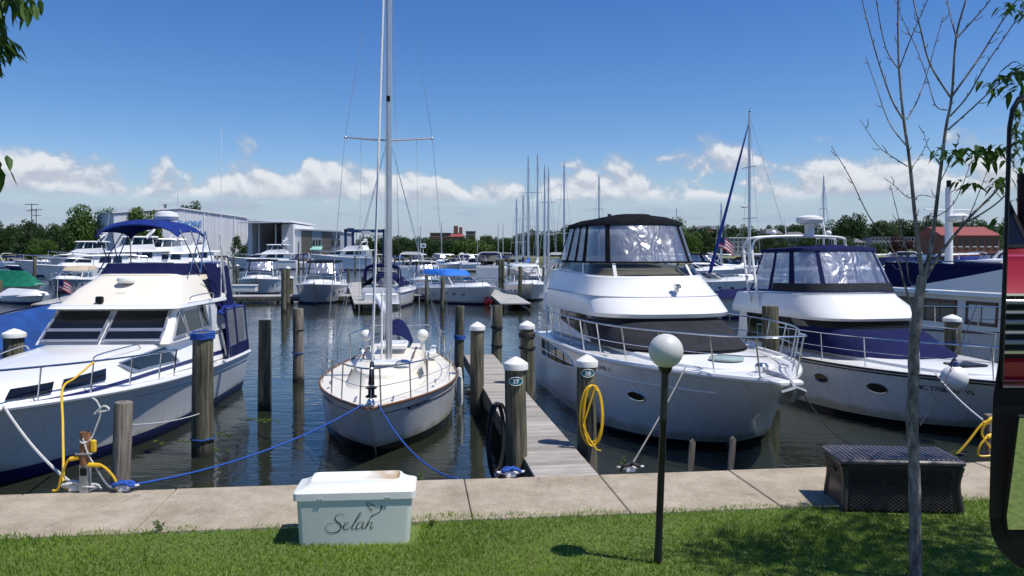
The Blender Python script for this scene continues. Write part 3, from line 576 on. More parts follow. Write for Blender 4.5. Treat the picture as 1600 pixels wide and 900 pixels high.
    railing(r, [h.edge(1.5, 0.06, 0, 1), h.edge(0.8, 0.06, 0, 1), Vector((0.06, 0.72, 0.9)), Vector((0.04, 0, 0.9)), Vector((0.06, -0.72, 0.9)), h.edge(0.8, 0.06, 0, -1), h.edge(1.5, 0.06, 0, -1)], 0.62, 0.03, 0.014, 'pushpit')
    for sg in (1, -1): railing(r, [h.edge(x, 0.06, 0, sg) for x in (1.5, 2.6, 3.7, 4.9, 6.35)], 0.58, 0.0, 0.009, 'lifeline_rail', ends=False)
    MB().ball((7.95, 0.0, 1.03), 0.06, 6).box((8.02, 0, 1.0), (0.3, 0.14, 0.06), bev=0.01).build('anchor_roller', STEEL, r)
    MB().lathe([(0.02, 0), (0.14, 0.02), (0.15, 0.06), (0.05, 0.10)], (5.2, 0.35, 1.22), 14).build('deck_vent', STEEL, r)
    for x, y in ((5.6, 0.95), (5.6, -0.95), (7.3, 0.3), (7.3, -0.3)): MB().box((x, y, 0.98), (0.22, 0.035, 0.03), bev=0.008).box((x, y, 0.96), (0.07, 0.03, 0.05)).build('cleat', STEEL, r)
    for k, (x, sg) in enumerate(((2.2, 1), (3.5, 1))): MB().lathe([(0.02, 0.62), (0.05, 0.6), (0.07, 0.5), (0.07, 0.1), (0.05, 0.0), (0.01, -0.02)], (x, sg*1.43, 0.12), 10).build('fender', PLASTW, r)
    h.letters(r, 'MC 2060 TS  8', 7.1, 0.72, 0.115, 1); h.letters(r, 'MC 2060 TS', 5.9, 0.72, 0.115, -1)
    return r
BB = boat_b()
# ---------------------------------------------------------------- boat C: big express cruiser with black-framed enclosure
def fly_enclosure(r, T, mcan, splits, strip=0.014, tint=VINYL, top_arch=0.10, tname='canvas_top', skirt=None):
    for sg in (1, -1):
        for a, b in zip(splits[:-1], splits[1:]): T.panel(r, 'clear_panel', tint, sg, rect(a+strip*0.5, 1.0 if b == 1.0 else b-strip*0.5, 0.03, 0.97), 0.0, 8, 5)
        for a in splits[:-1]: T.panel(r, 'enclosure_frame', mcan, sg, rect(max(0, a-strip), min(1, a+strip), 0.0, 1.0), 0.008, 3, 5)
        T.panel(r, 'enclosure_hem', mcan, sg, rect(0, 1, -0.0, 0.045), 0.010, 24, 1); T.panel(r, 'enclosure_hem', mcan, sg, rect(0, 1, 0.955, 1.0), 0.010, 24, 1)
    l = T.l[-1]; g = 0.05
    Tier([(l[0]-0.05, l[1]-0.05, l[2]-g, l[3]+g, l[4]+g, l[5]+g, l[6]), (l[0]+0.03, l[1]+0.03, l[2]-g*0.6, l[3]+g*0.4, l[4]+g*0.5, l[5]+g*0.5, l[6]), (l[0]+top_arch*0.65, l[1]+top_arch*0.65, l[2]+0.12, l[3]-0.15, l[4]-0.25, l[5]-0.28, l[6]*0.9), (l[0]+top_arch, l[1]+top_arch, l[2]+0.35, l[3]-0.45, l[4]-0.6, l[5]-0.62, l[6]*0.7)], T.e, 12).build(tname, mcan, r, 0.02, smooth=60)
def boat_c():
    r = boat('express_cruiser', 'large white cruiser with black framed flybridge enclosure and grey windshield cover beside the dock', 2.26, 20.75, 11.6, 'boat'); r.scale.z = 1.03
    h = Hull(9.1, 3.75, 1.30, 1.36, rake=1.95, tb=0.93, m=0.45, p=2.5, wl=0.97, wp=2.2, flare=1.5, boot=0.09); h.build(r, [BOTTOM, BLACKHULL, GELG], GEL, GEL, rrad=0.05)
    for sg in (1, -1):
        MB().tube([(x, sg*(h.side(x, h.sh(x/9.1)-0.30)+0.004), h.sh(x/9.1)-0.30) for x in [0.1+0.44*i for i in range(19)]], 0.016, 6).build('hull_moulding', GEL, r)
        # long teardrop hull window
        def hw(x, z): return Vector((x, sg*(h.side(x, z)+0.012), z))
        xs = [1.15+3.0*i/14 for i in range(15)]
        topz = lambda x: 1.0+0.27*max(0.0, 1-max(0.0, (x-1.15)/3.0)**2.2)**0.6; botz = lambda x: 0.86+0.10*((x-1.15)/3.0)**3
        MB().grid(lambda u, v: hw(lerp(1.15, 4.15, u), lerp(botz(lerp(1.15, 4.15, u)), max(botz(lerp(1.15, 4.15, u)), topz(lerp(1.15, 4.15, u))), v)), 16, 3).build('hull_window', GLASS, r, smooth=60)
        MB().tube([hw(x, topz(x)) for x in xs]+[hw(x, botz(x)) for x in reversed(xs)], 0.018, 6, closed=True).build('hull_window_frame', GEL, r)
        for x in (1.9, 2.7, 3.4): MB().tube([hw(x, botz(x)), hw(x-0.05, topz(x))], 0.014, 5).build('window_mullion', BLACKP, r)
        b = MB(); b.grid(lambda u, v: hw(6.55+0.17*cos(2*PI*u)*v, 0.78+0.065*sin(2*PI*u)*v)+Vector((0, 0, 0)), 20, 2); b.build('porthole', GLASS, r); MB().tube([hw(6.55+0.19*cos(2*PI*k/20), 0.78+0.075*sin(2*PI*k/20)) for k in range(20)], 0.014, 6, closed=True).build('porthole_rim', STEEL, r)
    # foredeck moulding, black-glass cabin, visor, flybridge
    Tier([(1.30, 1.34, 0.8, 8.3, 1.55, 1.45, 3.6), (1.52, 1.42, 0.8, 7.9, 1.42, 1.25, 3.6)], 0.8, 14).build('foredeck_moulding', GEL, r, 0.08)
    ca = Tier([(1.42, 1.46, 1.0, 6.35, 1.50, 1.42, 2.4), (2.02, 2.02, 1.0, 4.75, 1.46, 1.40, 1.6)], 0.72, 14); ca.build('cabin', BLACKP, r, 0.0)
    for sg in (1, -1):
        ca.panel(r, 'cabin_window', GLASS, sg, ((0.12, 0.50), (0.50, 0.08), (0.50, 0.93), (0.16, 0.93)), 0.010)
        ca.panel(r, 'cabin_side', GEL, sg, rect(0.0, 0.13, 0.0, 1.0), 0.012); ca.panel(r, 'cabin_side', GEL, sg, ((0.0, 0.0), (0.50, 0.0), (0.50, 0.06), (0.10, 0.55)), 0.014)
        ca.panel(r, 'windshield_cover', MESHGREY, sg, ((0.53, 0.03), (1.0, 0.03), (1.0, 0.80), (0.53, 0.80)), 0.016, 14, 4)
        ca.panel(r, 'windshield', GLASS, sg, rect(0.53, 1.0, 0.80, 1.0), 0.012, 14, 2)
    fl = Tier([(1.98, 1.98, 0.8, 5.05, 1.60, 1.50, 1.55), (2.08, 2.06, 0.8, 5.10, 1.62, 1.52, 1.55), (2.40, 2.36, 0.8, 4.66, 1.58, 1.46, 1.4), (2.44, 2.40, 0.8, 4.58, 1.56, 1.44, 1.4), (2.86, 2.74, 0.75, 4.12, 1.46, 1.32, 1.2)], 0.72, 14); fl.build('flybridge', GEL, r, 0.05)
    for sg in (1, -1): MB().tube([fl.pt(sg, u, 0.53)+Vector((0, sg*0.01, 0)) for u in [i/24 for i in range(25)]], 0.013, 6).build('visor_trim', HULLGREY, r)
    ws = Tier([(2.86, 2.72, 1.0, 4.02, 1.38, 1.26, 1.15), (3.06, 3.02, 1.05, 3.72, 1.30, 1.20, 1.0)], 0.72, 14)
    for sg in (1, -1):
        ws.panel(r, 'fly_windscreen', CLEARGLASS, sg, rect(0.05, 1.0, 0.0, 0.95), 0.0, 24, 2); 
        for u in (0.05, 0.48, 0.80): ws.panel(r, 'windscreen_post', GEL, sg, rect(u-0.012, u+0.012, 0, 1), 0.010, 2, 2)
        ws.panel(r, 'windscreen_rail', WHITEP, sg, rect(0.03, 1.0, 0.0, 0.10), 0.012, 24, 1)
    Tier([(2.80, 2.74, 1.3, 3.8, 1.15, 1.02, 0.9), (2.98, 2.90, 1.4, 3.5, 1.05, 0.95, 0.8)], 0.7).build('dash_cover', TANCAN, r, 0.05)
    en = Tier([(3.04, 3.02, 1.0, 3.76, 1.33, 1.23, 1.05), (3.86, 3.90, 1.25, 3.30, 1.14, 1.06, 0.85)], 0.72, 14)
    fly_enclosure(r, en, BLACKCAN, [0.0, 0.17, 0.34, 0.50, 0.76, 1.0], 0.020, top_arch=0.20)
    MB().poly([(1.05, -1.28, 2.86), (1.05, 1.28, 2.86), (1.25, 1.1, 3.86), (1.25, -1.1, 3.86)], (0.01, 0, 0)).build('aft_clear_panel', VINYL, r)
    for sg in (1, -1):
        MB().tube(curve([(0.75, sg*1.58, 1.5), (0.55, sg*1.55, 2.4), (0.75, sg*1.48, 2.95), (1.25, sg*1.40, 3.05)], 6), 0.07, 8).build('radar_arch_leg', GEL, r)
    MB().lathe([(0.03, 0), (0.05, 0.04), (0.05, 0.12), (0.08, 0.18)], (4.55, 0.2, 2.44), 10).box((4.62, 0.2, 2.57), (0.16, 0.1, 0.1), bev=0.03).build('searchlight', STEEL, r)
    # rails, hatch, anchor
    base = [h.edge(x, 0.12, 0.02, -1) for x in (1.2, 2.0, 2.8, 3.6, 4.5, 5.4, 6.3, 7.2, 8.1)]+[Vector((8.85, -0.30, 1.40))]+[Vector((8.85, 0.30, 1.40))]+[h.edge(x, 0.12, 0.02, 1) for x in (8.1, 7.2, 6.3, 5.4, 4.5, 3.6, 2.8, 2.0, 1.2)]
    railing(r, base, 0.60, 0.10, 0.017)
    MB().lathe([(0.30, 0), (0.30, 0.03), (0.26, 0.05), (0.0001, 0.055)], (7.15, 0, 1.45), 20).build('deck_hatch', mat('hatch_glass', (0.35, 0.45, 0.42), 0.2), r)
    MB().box((8.72, 0, 1.36), (1.0, 0.42, 0.09), bev=0.03).build('bow_pulpit', GEL, r)
    MB().tube(curve([(8.5, 0.0, 1.44), (9.05, 0, 1.42), (9.30, 0, 1.30), (9.20, 0, 1.12)], 5), 0.032, 8).poly([(9.30, -0.2, 1.25), (9.37, 0, 1.32), (9.30, 0.2, 1.25), (9.05, 0.12, 1.05), (8.97, 0, 1.02), (9.05, -0.12, 1.05)], (-0.03, 0, 0.03)).build('anchor', GALV, r)
    MB().lathe([(0.10, 0), (0.11, 0.08), (0.08, 0.12)], (8.35, 0.0, 1.42), 12).build('windlass', STEEL, r)
    for x, sg in ((7.7, -1), (7.7, 1), (5.3, -1)): MB().box((x, sg*(h.hb(x/9.1)-0.28), 1.40), (0.28, 0.04, 0.035), bev=0.01).box((x, sg*(h.hb(x/9.1)-0.28), 1.37), (0.08, 0.035, 0.06)).build('cleat', STEEL, r)
    h.letters(r, 'MC 3124 TB  11', 5.25, 1.12, 0.105, -1, bold=0.002)
    return r
BC = boat_c()
# ---------------------------------------------------------------- boat D: cruiser with navy windshield cover (right)
def boat_d():
    r = boat('sport_cruiser', 'white cruiser with navy windshield cover and navy framed flybridge enclosure, partly behind the sapling', 7.14, 22.0, 13, 'boat')
    h = Hull(9.2, 3.6, 1.0, 1.12, rake=1.9, tb=0.92, m=0.45, p=2.4, wl=0.97, wp=2.1, flare=1.5, boot=0.10); h.build(r, [BOTTOM, BLACKHULL, GELG], GEL, RUBBER, rrad=0.022)
    for sg in (1, -1):
        def hw(x, z): return Vector((x, sg*(h.side(x, z)+0.010), z))
        for x in (4.9, 6.3):
            MB().grid(lambda u, v: hw(x+0.20*cos(2*PI*u)*v, 0.70+0.085*sin(2*PI*u)*v), 20, 2).build('porthole', GLASS, r); MB().tube([hw(x+0.21*cos(2*PI*k/20), 0.70+0.095*sin(2*PI*k/20)) for k in range(20)], 0.013, 6, closed=True).build('porthole_rim', STEEL, r)
        v = MB().poly([hw(3.55, 0.62), hw(4.1, 0.60), hw(4.2, 0.80), hw(3.5, 0.82)], (0, sg*0.012, 0)).build('hull_vent', GEL, r)
        for k in range(4): MB().box((3.86, sg*(h.side(3.86, 0.7)+0.028), 0.64+0.048*k), (0.52, 0.012, 0.016)).build('vent_slat', HULLGREY, v)
        MB().tube([(x, sg*(h.side(x, h.sh(x/9.2)-0.06)+0.004), h.sh(x/9.2)-0.06) for x in [0.1+0.44*i for i in range(20)]], 0.016, 6).build('sheer_stripe', BLACKHULL, r)
    Tier([(0.98, 1.08, 0.6, 8.4, 1.50, 1.40, 3.8), (1.22, 1.17, 0.6, 7.9, 1.36, 1.18, 3.6)], 0.8, 14).build('foredeck_moulding', GEL, r, 0.08)
    ca = Tier([(1.15, 1.17, 0.8, 6.0, 1.42, 1.34, 2.2), (1.88, 1.88, 0.8, 4.25, 1.36, 1.30, 1.4)], 0.70, 14); ca.build('cabin', BLACKP, r, 0.0)
    for sg in (1, -1):
        ca.panel(r, 'windshield_cover', NAVY, sg, ((0.43, 0.0), (1.0, 0.0), (1.0, 0.70), (0.52, 0.70)), 0.016, 16, 4)
        ca.panel(r, 'windshield', GLASS, sg, rect(0.50, 1.0, 0.70, 1.0), 0.012, 14, 2)
        for u0, u1 in ((0.10, 0.24), (0.26, 0.41)): ca.panel(r, 'cabin_window', GLASS, sg, rect(u0, u1, 0.08, 0.92), 0.010)
        ca.panel(r, 'cabin_side', GEL, sg, rect(0, 0.08, 0, 1), 0.012)
    fl = Tier([(1.84, 1.84, 0.7, 4.62, 1.52, 1.42, 1.5), (1.93, 1.90, 0.7, 4.68, 1.54, 1.44, 1.5), (2.02, 2.02, 0.7, 4.55, 1.52, 1.42, 1.45), (2.34, 2.40, 0.7, 3.95, 1.42, 1.28, 1.1)], 0.66, 14); fl.build('flybridge', GEL, r, 0.06)
    en = Tier([(2.38, 2.44, 1.2, 3.86, 1.30, 1.22, 0.95), (3.40, 3.44, 1.45, 3.30, 1.08, 1.02, 0.7)], 0.62, 14)
    fly_enclosure(r, en, NAVY, [0.0, 0.25, 0.50, 0.80, 1.0], 0.020, tname='bimini_top')
    for sg in (1, -1): en.panel(r, 'enclosure_skirt', MESHGREY, sg, rect(0.28, 1.0, 0.03, 0.20), 0.012, 16, 1)
    MB().poly([(1.22, -1.25, 2.4), (1.22, 1.25, 2.4), (1.45, 1.05, 3.4), (1.45, -1.05, 3.4)], (0.01, 0, 0)).build('aft_clear_panel', VINYL, r)
    ar = None
    for sg in (1, -1):
        for dx in (0.0, 0.42):
            MB().tube(curve([(1.55+dx*0.9, sg*1.46, 1.95), (1.15+dx, sg*1.42, 3.0), (0.98+dx, sg*1.34, 3.55), (1.12+dx, sg*1.12, 3.74), (1.2+dx, 0, 3.78)], 7), 0.034, 8).build('arch_tube', WHITEP, r)
        for k in range(4): z = 2.25+0.36*k; MB().tube([(1.46-0.11*k, sg*1.45, z), (1.86-0.10*k, sg*1.45, z)], 0.024, 6).build('arch_rung', WHITEP, r)
    MB().lathe([(0.05, 0), (0.30, 0.03), (0.34, 0.12), (0.32, 0.18), (0.14, 0.24), (0.01, 0.245)], (1.45, 0.25, 4.08), 20).box((1.45, 0.25, 3.92), (0.2, 0.16, 0.34)).build('radome', PLASTW, r)
    for p, q in (((1.4, 0.75, 3.78), (1.0, 0.85, 4.7)), ((1.4, -0.4, 3.78), (1.35, -0.4, 4.25))): MB().tube([p, q], [0.02, 0.008], 6).build('antenna', WHITEP, r)
    for x, y in ((1.3, 0.9), (1.3, -0.7)): MB().ball((x, y, 3.86), 0.08, 7).build('gps_dome', PLASTW, r)
    railing(r, [h.edge(x, 0.12, 0.02, -1) for x in (2.2, 3.6, 4.8, 6.0, 7.1, 8.2)]+[Vector((9.1, -0.2, 1.14)), Vector((9.1, 0.2, 1.14))]+[h.edge(x, 0.12, 0.02, 1) for x in (8.2, 7.1, 6.0, 4.8, 3.6, 2.2)], 0.58, 0.05, 0.015)
    MB().box((6.9, 0, 1.20), (0.55, 0.55, 0.04), bev=0.015).build('deck_hatch', GLASS, r)
    MB().box((9.0, 0, 1.13), (0.9, 0.36, 0.08), bev=0.03).build('bow_pulpit', GEL, r)
    for sg in (1, -1): MB().box((7.6, sg*0.9, 1.17), (0.24, 0.04, 0.03), bev=0.01).build('cleat', STEEL, r)
    h.letters(r, 'MC 7788 SU  10', 7.05, 0.80, 0.125, -1, bold=0.002)
    return r, h
BD, HD = boat_d()
# ------------------------------------------------------------------ the setting: lawn, promenade, seawall, water, far land
SA = R(6.8); SO = Vector((-0.46, 9.55, 0)); SU = Vector((cos(SA), sin(SA), 0)); SN = Vector((-sin(SA), cos(SA), 0))
def shore(s, n, z=0.0): p = SO+SU*s+SN*n; return Vector((p.x, p.y, z))
SW = 1.45
def setting():
    b = MB(); b.add([shore(-60, -SW-0.02, 0), shore(60, -SW-0.02, 0), shore(60, -60, 0), shore(-60, -60, 0)], [(0, 1, 2, 3)]); b.build('lawn', SOIL, smooth=0)['kind'] = 'structure'
    w = thing('promenade', 'sandy concrete walk along the water', 'walk'); w['kind'] = 'structure'; del w['category'], w['label']
    sl = MB().box((0, 0, 0), (1.638, SW, 0.14), bev=0.008).mesh('slab', CONC, 30)
    for i in range(-18, 19):
        put('slab', sl, w, shore(-0.115+1.65*i+0.825, -SW/2, -0.055+rnd.uniform(-0.004, 0.004)), SA)
    b = MB(); b.poly([shore(-60, -0.05, -0.125), shore(60, -0.05, -0.125), shore(60, -SW, -0.125), shore(-60, -SW, -0.125)], (0, 0, -0.1)); b.build('slab_bed', SOIL, w, smooth=0)
    b = MB(); b.poly([shore(-60, -0.025, -0.127), shore(60, -0.025, -0.127), shore(60, -0.30, -0.127), shore(-60, -0.30, -0.127)], (0, 0, -3)); b.build('seawall', mat('seawall', (0.16, 0.14, 0.11), 0.9, var=0.3, dirt=0.5), smooth=0)['kind'] = 'structure'
    b = MB(); b.add([shore(-1500, -0.2, WZ), shore(1500, -0.2, WZ), shore(2600, 3500, WZ), shore(-2600, 3500, WZ)], [(0, 1, 2, 3)]); b.build('water', WATER, smooth=0)['kind'] = 'structure'
setting()
def land_z(x, y):
    z = 0.35
    z += 6*math.exp(-((x+190)/75)**2-((y-345)/70)**2)*(1 if y > 232 else 0)
    z += 6.0*math.exp(-((y-640)/170)**2)*max(0, min(1, (x+120)/120))+7*math.exp(-((x-330)/160)**2-((y-560)/140)**2)
    return z
def shoreline(x):       # distance at which the far shore starts
    if x < -58: return 222
    if x < -30: return 222+(x+58)*6.2
    if x < 90: return 396
    if x < 130: return 396-(x-90)*2.2
    return 308
def far_land():
    xs = [-1500, -900, -600, -420]+list(range(-320, -60, 20))+[-58, -50, -40, -30, -10]+list(range(10, 90, 20))+[90, 100, 115, 130]+list(range(150, 460, 25))+[600, 900, 1500]
    ts = [0, 0.001, 0.02, 0.04, 0.07, 0.1, 0.14, 0.18, 0.22, 0.27, 0.33, 0.4, 0.5, 0.65, 1]; b = MB()
    vs = []
    for x in xs:
        y0 = shoreline(x)
        for k, t in enumerate(ts):
            y = y0+t*(1500); vs.append((x*(1+t), y, -1.5 if k == 0 else land_z(x*(1+0), y)))
    n = len(ts); b.add(vs, [(i*n+j, (i+1)*n+j, (i+1)*n+j+1, i*n+j+1) for i in range(len(xs)-1) for j in range(n-1)])
    b.build('far_shore', LAND)['kind'] = 'structure'
    b = MB(); b.add([(-6000, 1700, 0.3), (6000, 1700, 0.3), (6000, 7000, 0.3), (-6000, 7000, 0.3)], [(0, 1, 2, 3)]); b.build('far_plain', LAND, smooth=0)['kind'] = 'structure'
far_land()
def grass():
    g = np.random.default_rng(3); N = 150000
    X = g.uniform(-6.6, 6.8, N); 
    edge = 9.55+(X+0.46)*math.tan(SA)-SW/cos(SA)+0.03*np.sin(X*3.1)+0.04*np.sin(X*7.7+1)+0.02*np.sin(X*17)
    edge += 0.16*np.exp(-((X+0.55)/0.5)**2)+0.05*np.exp(-((X-3.2)/0.8)**2)
    Y = edge-(g.random(N)**0.92)*3.6; Y += 0.05
    keep = ~((X > -2.12) & (X < -0.90) & (Y > 7.40) & (Y < 7.95)) & ~((np.abs(X-4.10) < 0.66) & (np.abs(Y-8.6+0.06*(X-4.10)) < 0.33))
    X, Y = X[keep], Y[keep]; n = len(X); ed = edge[keep]-Y
    H = g.uniform(0.024, 0.048, n)*(1+0.35*np.sin(X*1.7)*np.sin(Y*2.3)); H = np.where(ed < 0.08, H*g.uniform(0.8, 1.8, n), H)
    a = g.uniform(0, 2*PI, n); lean = g.uniform(0.3, 1.25, n)*H; la = g.uniform(0, 2*PI, n); w = g.uniform(0.0022, 0.0042, n)
    dx, dy = np.cos(a)*w, np.sin(a)*w; lx, ly = np.cos(la)*lean, np.sin(la)*lean; Z = np.zeros(n)
    V = np.stack([np.stack([X-dx, Y-dy, Z], 1), np.stack([X+dx, Y+dy, Z], 1), np.stack([X+dx*.8+lx*.35, Y+dy*.8+ly*.35, H*.6], 1), np.stack([X-dx*.8+lx*.35, Y-dy*.8+ly*.35, H*.6], 1), np.stack([X+lx, Y+ly, H], 1)], 1).reshape(-1, 3)
    i = np.arange(n)*5; lt = np.stack([i, i+1, i+2, i+3, i+3, i+2, i+4], 1).reshape(-1)
    me = bpy.data.meshes.new('grass'); me.vertices.add(n*5); me.vertices.foreach_set('co', V.reshape(-1)); me.loops.add(n*7); me.loops.foreach_set('vertex_index', lt)
    me.polygons.add(n*2); ls = np.stack([np.arange(n)*7, np.arange(n)*7+4], 1).reshape(-1); me.polygons.foreach_set('loop_start', ls); me.polygons.foreach_set('loop_total', np.tile([4, 3], n)); me.update(); me.validate()
    me.materials.append(GRASSM); tag(put('grass', me), 'mown green lawn grass in front of the walk', 'grass', kind='stuff')
grass()
# ------------------------------------------------------------------ dock and pilings
DA = Vector((0.69, 9.78, 0)); DB_ = Vector((-0.92, 21.9, 0)); DD = (DB_-DA).normalized(); DN = Vector((DD.y, -DD.x, 0)); DL = (DB_-DA).length; DANG = math.atan2(DN.y, DN.x)
def dock():
    r = thing('finger_dock', 'weathered grey plank finger dock between the sloop and the large cruiser', 'dock', (0, 0, 0))
    pm = MB().box((0, 0, 0), (0.80, 0.136, 0.036), bev=0.004).mesh('plank', PLANKS, 30); k = int(DL/0.146)
    for i in range(k):
        p = DA+DD*(0.09+0.146*i); put('plank', pm, r, (p.x, p.y, -0.05+rnd.uniform(-0.003, 0.003)), DANG+rnd.uniform(-0.004, 0.004))
    for sg in (-1, 1):
        b = MB(); a = DA+DN*sg*0.36; c = DB_+DN*sg*0.36; n = DN*sg*0.05
        b.poly([(a.x, a.y, -0.072), (c.x, c.y, -0.072), (c.x, c.y, -0.32), (a.x, a.y, -0.32)], n); b.build('fascia_board', PILE, r)
    for t in (0.5, 3.0, 5.6, 8.4, 11.2):
        p = DA+DD*t; MB().box((0, 0, 0), (0.70, 0.12, 0.2)).build('cross_beam', PILE, r, (p.x, p.y, -0.18), DANG)
    e = DB_+DD*0.02; MB().box((0, 0, 0), (0.8, 0.05, 0.25)).build('end_board', PILE, r, (e.x, e.y, -0.2), DANG)
dock()
def post_mesh(rad, h, n=14, seed=0, chk=0.02):
    q = random.Random(seed); L = []; zs = [-2.2, -0.5, 0, 0.25*h, 0.5*h, 0.75*h, h-0.02, h]
    ph = [q.uniform(0, 6.28) for _ in range(4)]
    for i, z in enumerate(zs):
        rr = rad*(1.06-0.08*max(0, z)/h)*(0.94 if i == len(zs)-1 else 1); ox = 0.012*sin(z*1.3+ph[0]); oy = 0.012*sin(z*1.1+ph[1])
        L.append([(ox+rr*(1+chk*sin(3*a+ph[2]+z))*cos(a), oy+rr*(1+chk*sin(2*a+ph[3]))*sin(a), z) for a in [2*PI*k/n for k in range(n)]])
    return MB().loft(L)
def piling(label, x, y, ztop, rad, m=PILE, cap=False, lean=(0, 0), group=None, seed=None, n=14, cat='piling'):
    seed = seed if seed is not None else int((x*13+y*7)*10)
    h = ztop-WZ; r = thing('piling', label, cat, (x, y, WZ), 0, group); q_ = random.Random(seed+5); lean = lean if any(lean) or cap else (q_.uniform(-0.022, 0.022), q_.uniform(-0.022, 0.022)); r.rotation_euler = (lean[0], lean[1], q_.uniform(0, 6) if not cap else 0)
    post_mesh(rad, h, n, seed).build('post', m, r, smooth=50)
    if cap: MB().lathe([(rad*1.12, h-0.05), (rad*1.17, h-0.05), (rad*1.17, h+0.02), (rad*1.13, h+0.035), (rad*0.5, h+0.095), (0.004, h+0.125)], (0, 0, 0), 20).build('cap', PLASTW, r)
    return r
def wraps(r, z, rad, m, k=3, th=0.012, name='rope_wrap'):
    pts = [(rad*1.09*cos(a), rad*1.09*sin(a), z+0.028*a/6.28+0.006*sin(5*a)) for a in [0.35*i for i in range(int(18*k)+1)]]
    return MB().tube(pts, th, 5).build(name, m, r)
def zt(ytop, d): return CAMZ-(ytop-HZ)/FPX*d
def pile_px(label, px, ytop, d, wpx, **kw): return piling(label, (px-800)/FPX*d, d, zt(ytop, d), wpx/2/FPX*d, **kw)
def number_plate(r, text, z, rad):
    m = MB().grid(lambda u, v: (0.088*v*cos(2*PI*u), -math.sqrt(max(0, rad*rad-(0.088*v*cos(2*PI*u))**2))*1.0-0.012, z+0.052*v*sin(2*PI*u)), 24, 3); p = m.build('number_plate', TEAL, r)
    f = lambda u, v, w: (u, -math.sqrt(max(0, rad*rad-u*u))-0.016, z+v)
    textmesh(text, 0.085, lambda u, v, w: f(u, v-0.03, w), 'number_lettering', WHITEP, p, 0.003, 'CENTER')
    MB().tube([(0.092*cos(2*PI*k/24), -math.sqrt(rad*rad-(0.092*cos(2*PI*k/24))**2)-0.013, z+0.056*sin(2*PI*k/24)) for k in range(24)], 0.004, 5, closed=True).build('plate_rim', WHITEP, p)
P37 = pile_px('capped piling bearing the teal number plate 37', 806, 571, 10.85, 33, cap=True); number_plate(P37, '37', 1.60, 0.153)
P38 = pile_px('capped piling bearing the teal number plate 38 and a yellow hose', 917, 567, 11.45, 30, cap=True); number_plate(P38, '38', 1.62, 0.148)
PD3 = pile_px('white capped piling at the dock edge beside the sloop', 746, 512, 16.5, 21, cap=True)
PD4 = pile_px('white capped piling wrapped in dark rope beside the large cruiser', 823.5, 510, 16.9, 21.5, cap=True); wraps(PD4, 1.55, 0.155, RBLACK, 3); wraps(PD4, 1.30, 0.155, RBLACK, 2)
PD5 = pile_px('flat topped piling at the far end of the dock, blue rope round it', 717.5, 478, 22.2, 14.5); wraps(PD5, 0.95, 0.137, RBLUE, 4, 0.016)
PD6 = pile_px('flat topped piling at the far end of the dock, black rope round it', 776, 477, 22.6, 16); wraps(PD6, 1.2, 0.15, RBLACK, 3); wraps(PD6, 0.7, 0.15, RBLACK, 2)
P1 = pile_px('thick dark piling with blue rope round its top, in front of the flybridge cruiser', 318, 519, 13.1, 32); wraps(P1, 1.92, 0.170, RBLUE, 4, 0.016); wraps(P1, 0.28, 0.178, RBLUE, 1, 0.012)
P2 = pile_px('green stained mooring piling standing alone in the water', 414.5, 500, 17.0, 20)
P3 = pile_px('bleached grey mooring piling tied with blue line', 466, 482, 20.6, 17, m=PILEGREY); wraps(P3, 0.75, 0.145, RBLUE, 1); wraps(P3, 1.35, 0.143, RBLACK, 1, 0.01)
piling('short split grey post leaning at the seawall beside the rusty pedestal', -4.80, 9.72, zt(628, 9.72), 0.108, PILEGREY, lean=(0, -0.05), cat='post')
piling('white capped piling between the flybridge cruiser and the blue tarped boat', -9.78, 15.65, zt(523, 15.65), 0.185, cap=True)
piling('stout piling between the two big cruisers', 5.36, 16.5, zt(478, 16.5), 0.17)
piling('white capped piling in front of the trawler window', 10.8, 19.55, zt(499, 19.55), 0.185, cap=True)
for lb, px, y0, y1 in (('wooden stake at the seawall nearer the lamp post', 1083, 690, 736), ('wooden stake at the seawall nearer the cruiser bow', 1147, 688, 731)):
    p = on(px, y1, 0); p.y += 0.12; t = MB(); t.poly([(-0.035, 0, -0.9), (0.035, 0, -0.9), (0.035, 0, 0.33), (0.0, 0, 0.37), (-0.035, 0, 0.33)], (0, 0.045, 0)); o = t.build('stake', PILEGREY, None, p, 0.1); o.rotation_euler.y = 0.09; tag(o, lb, 'stake')
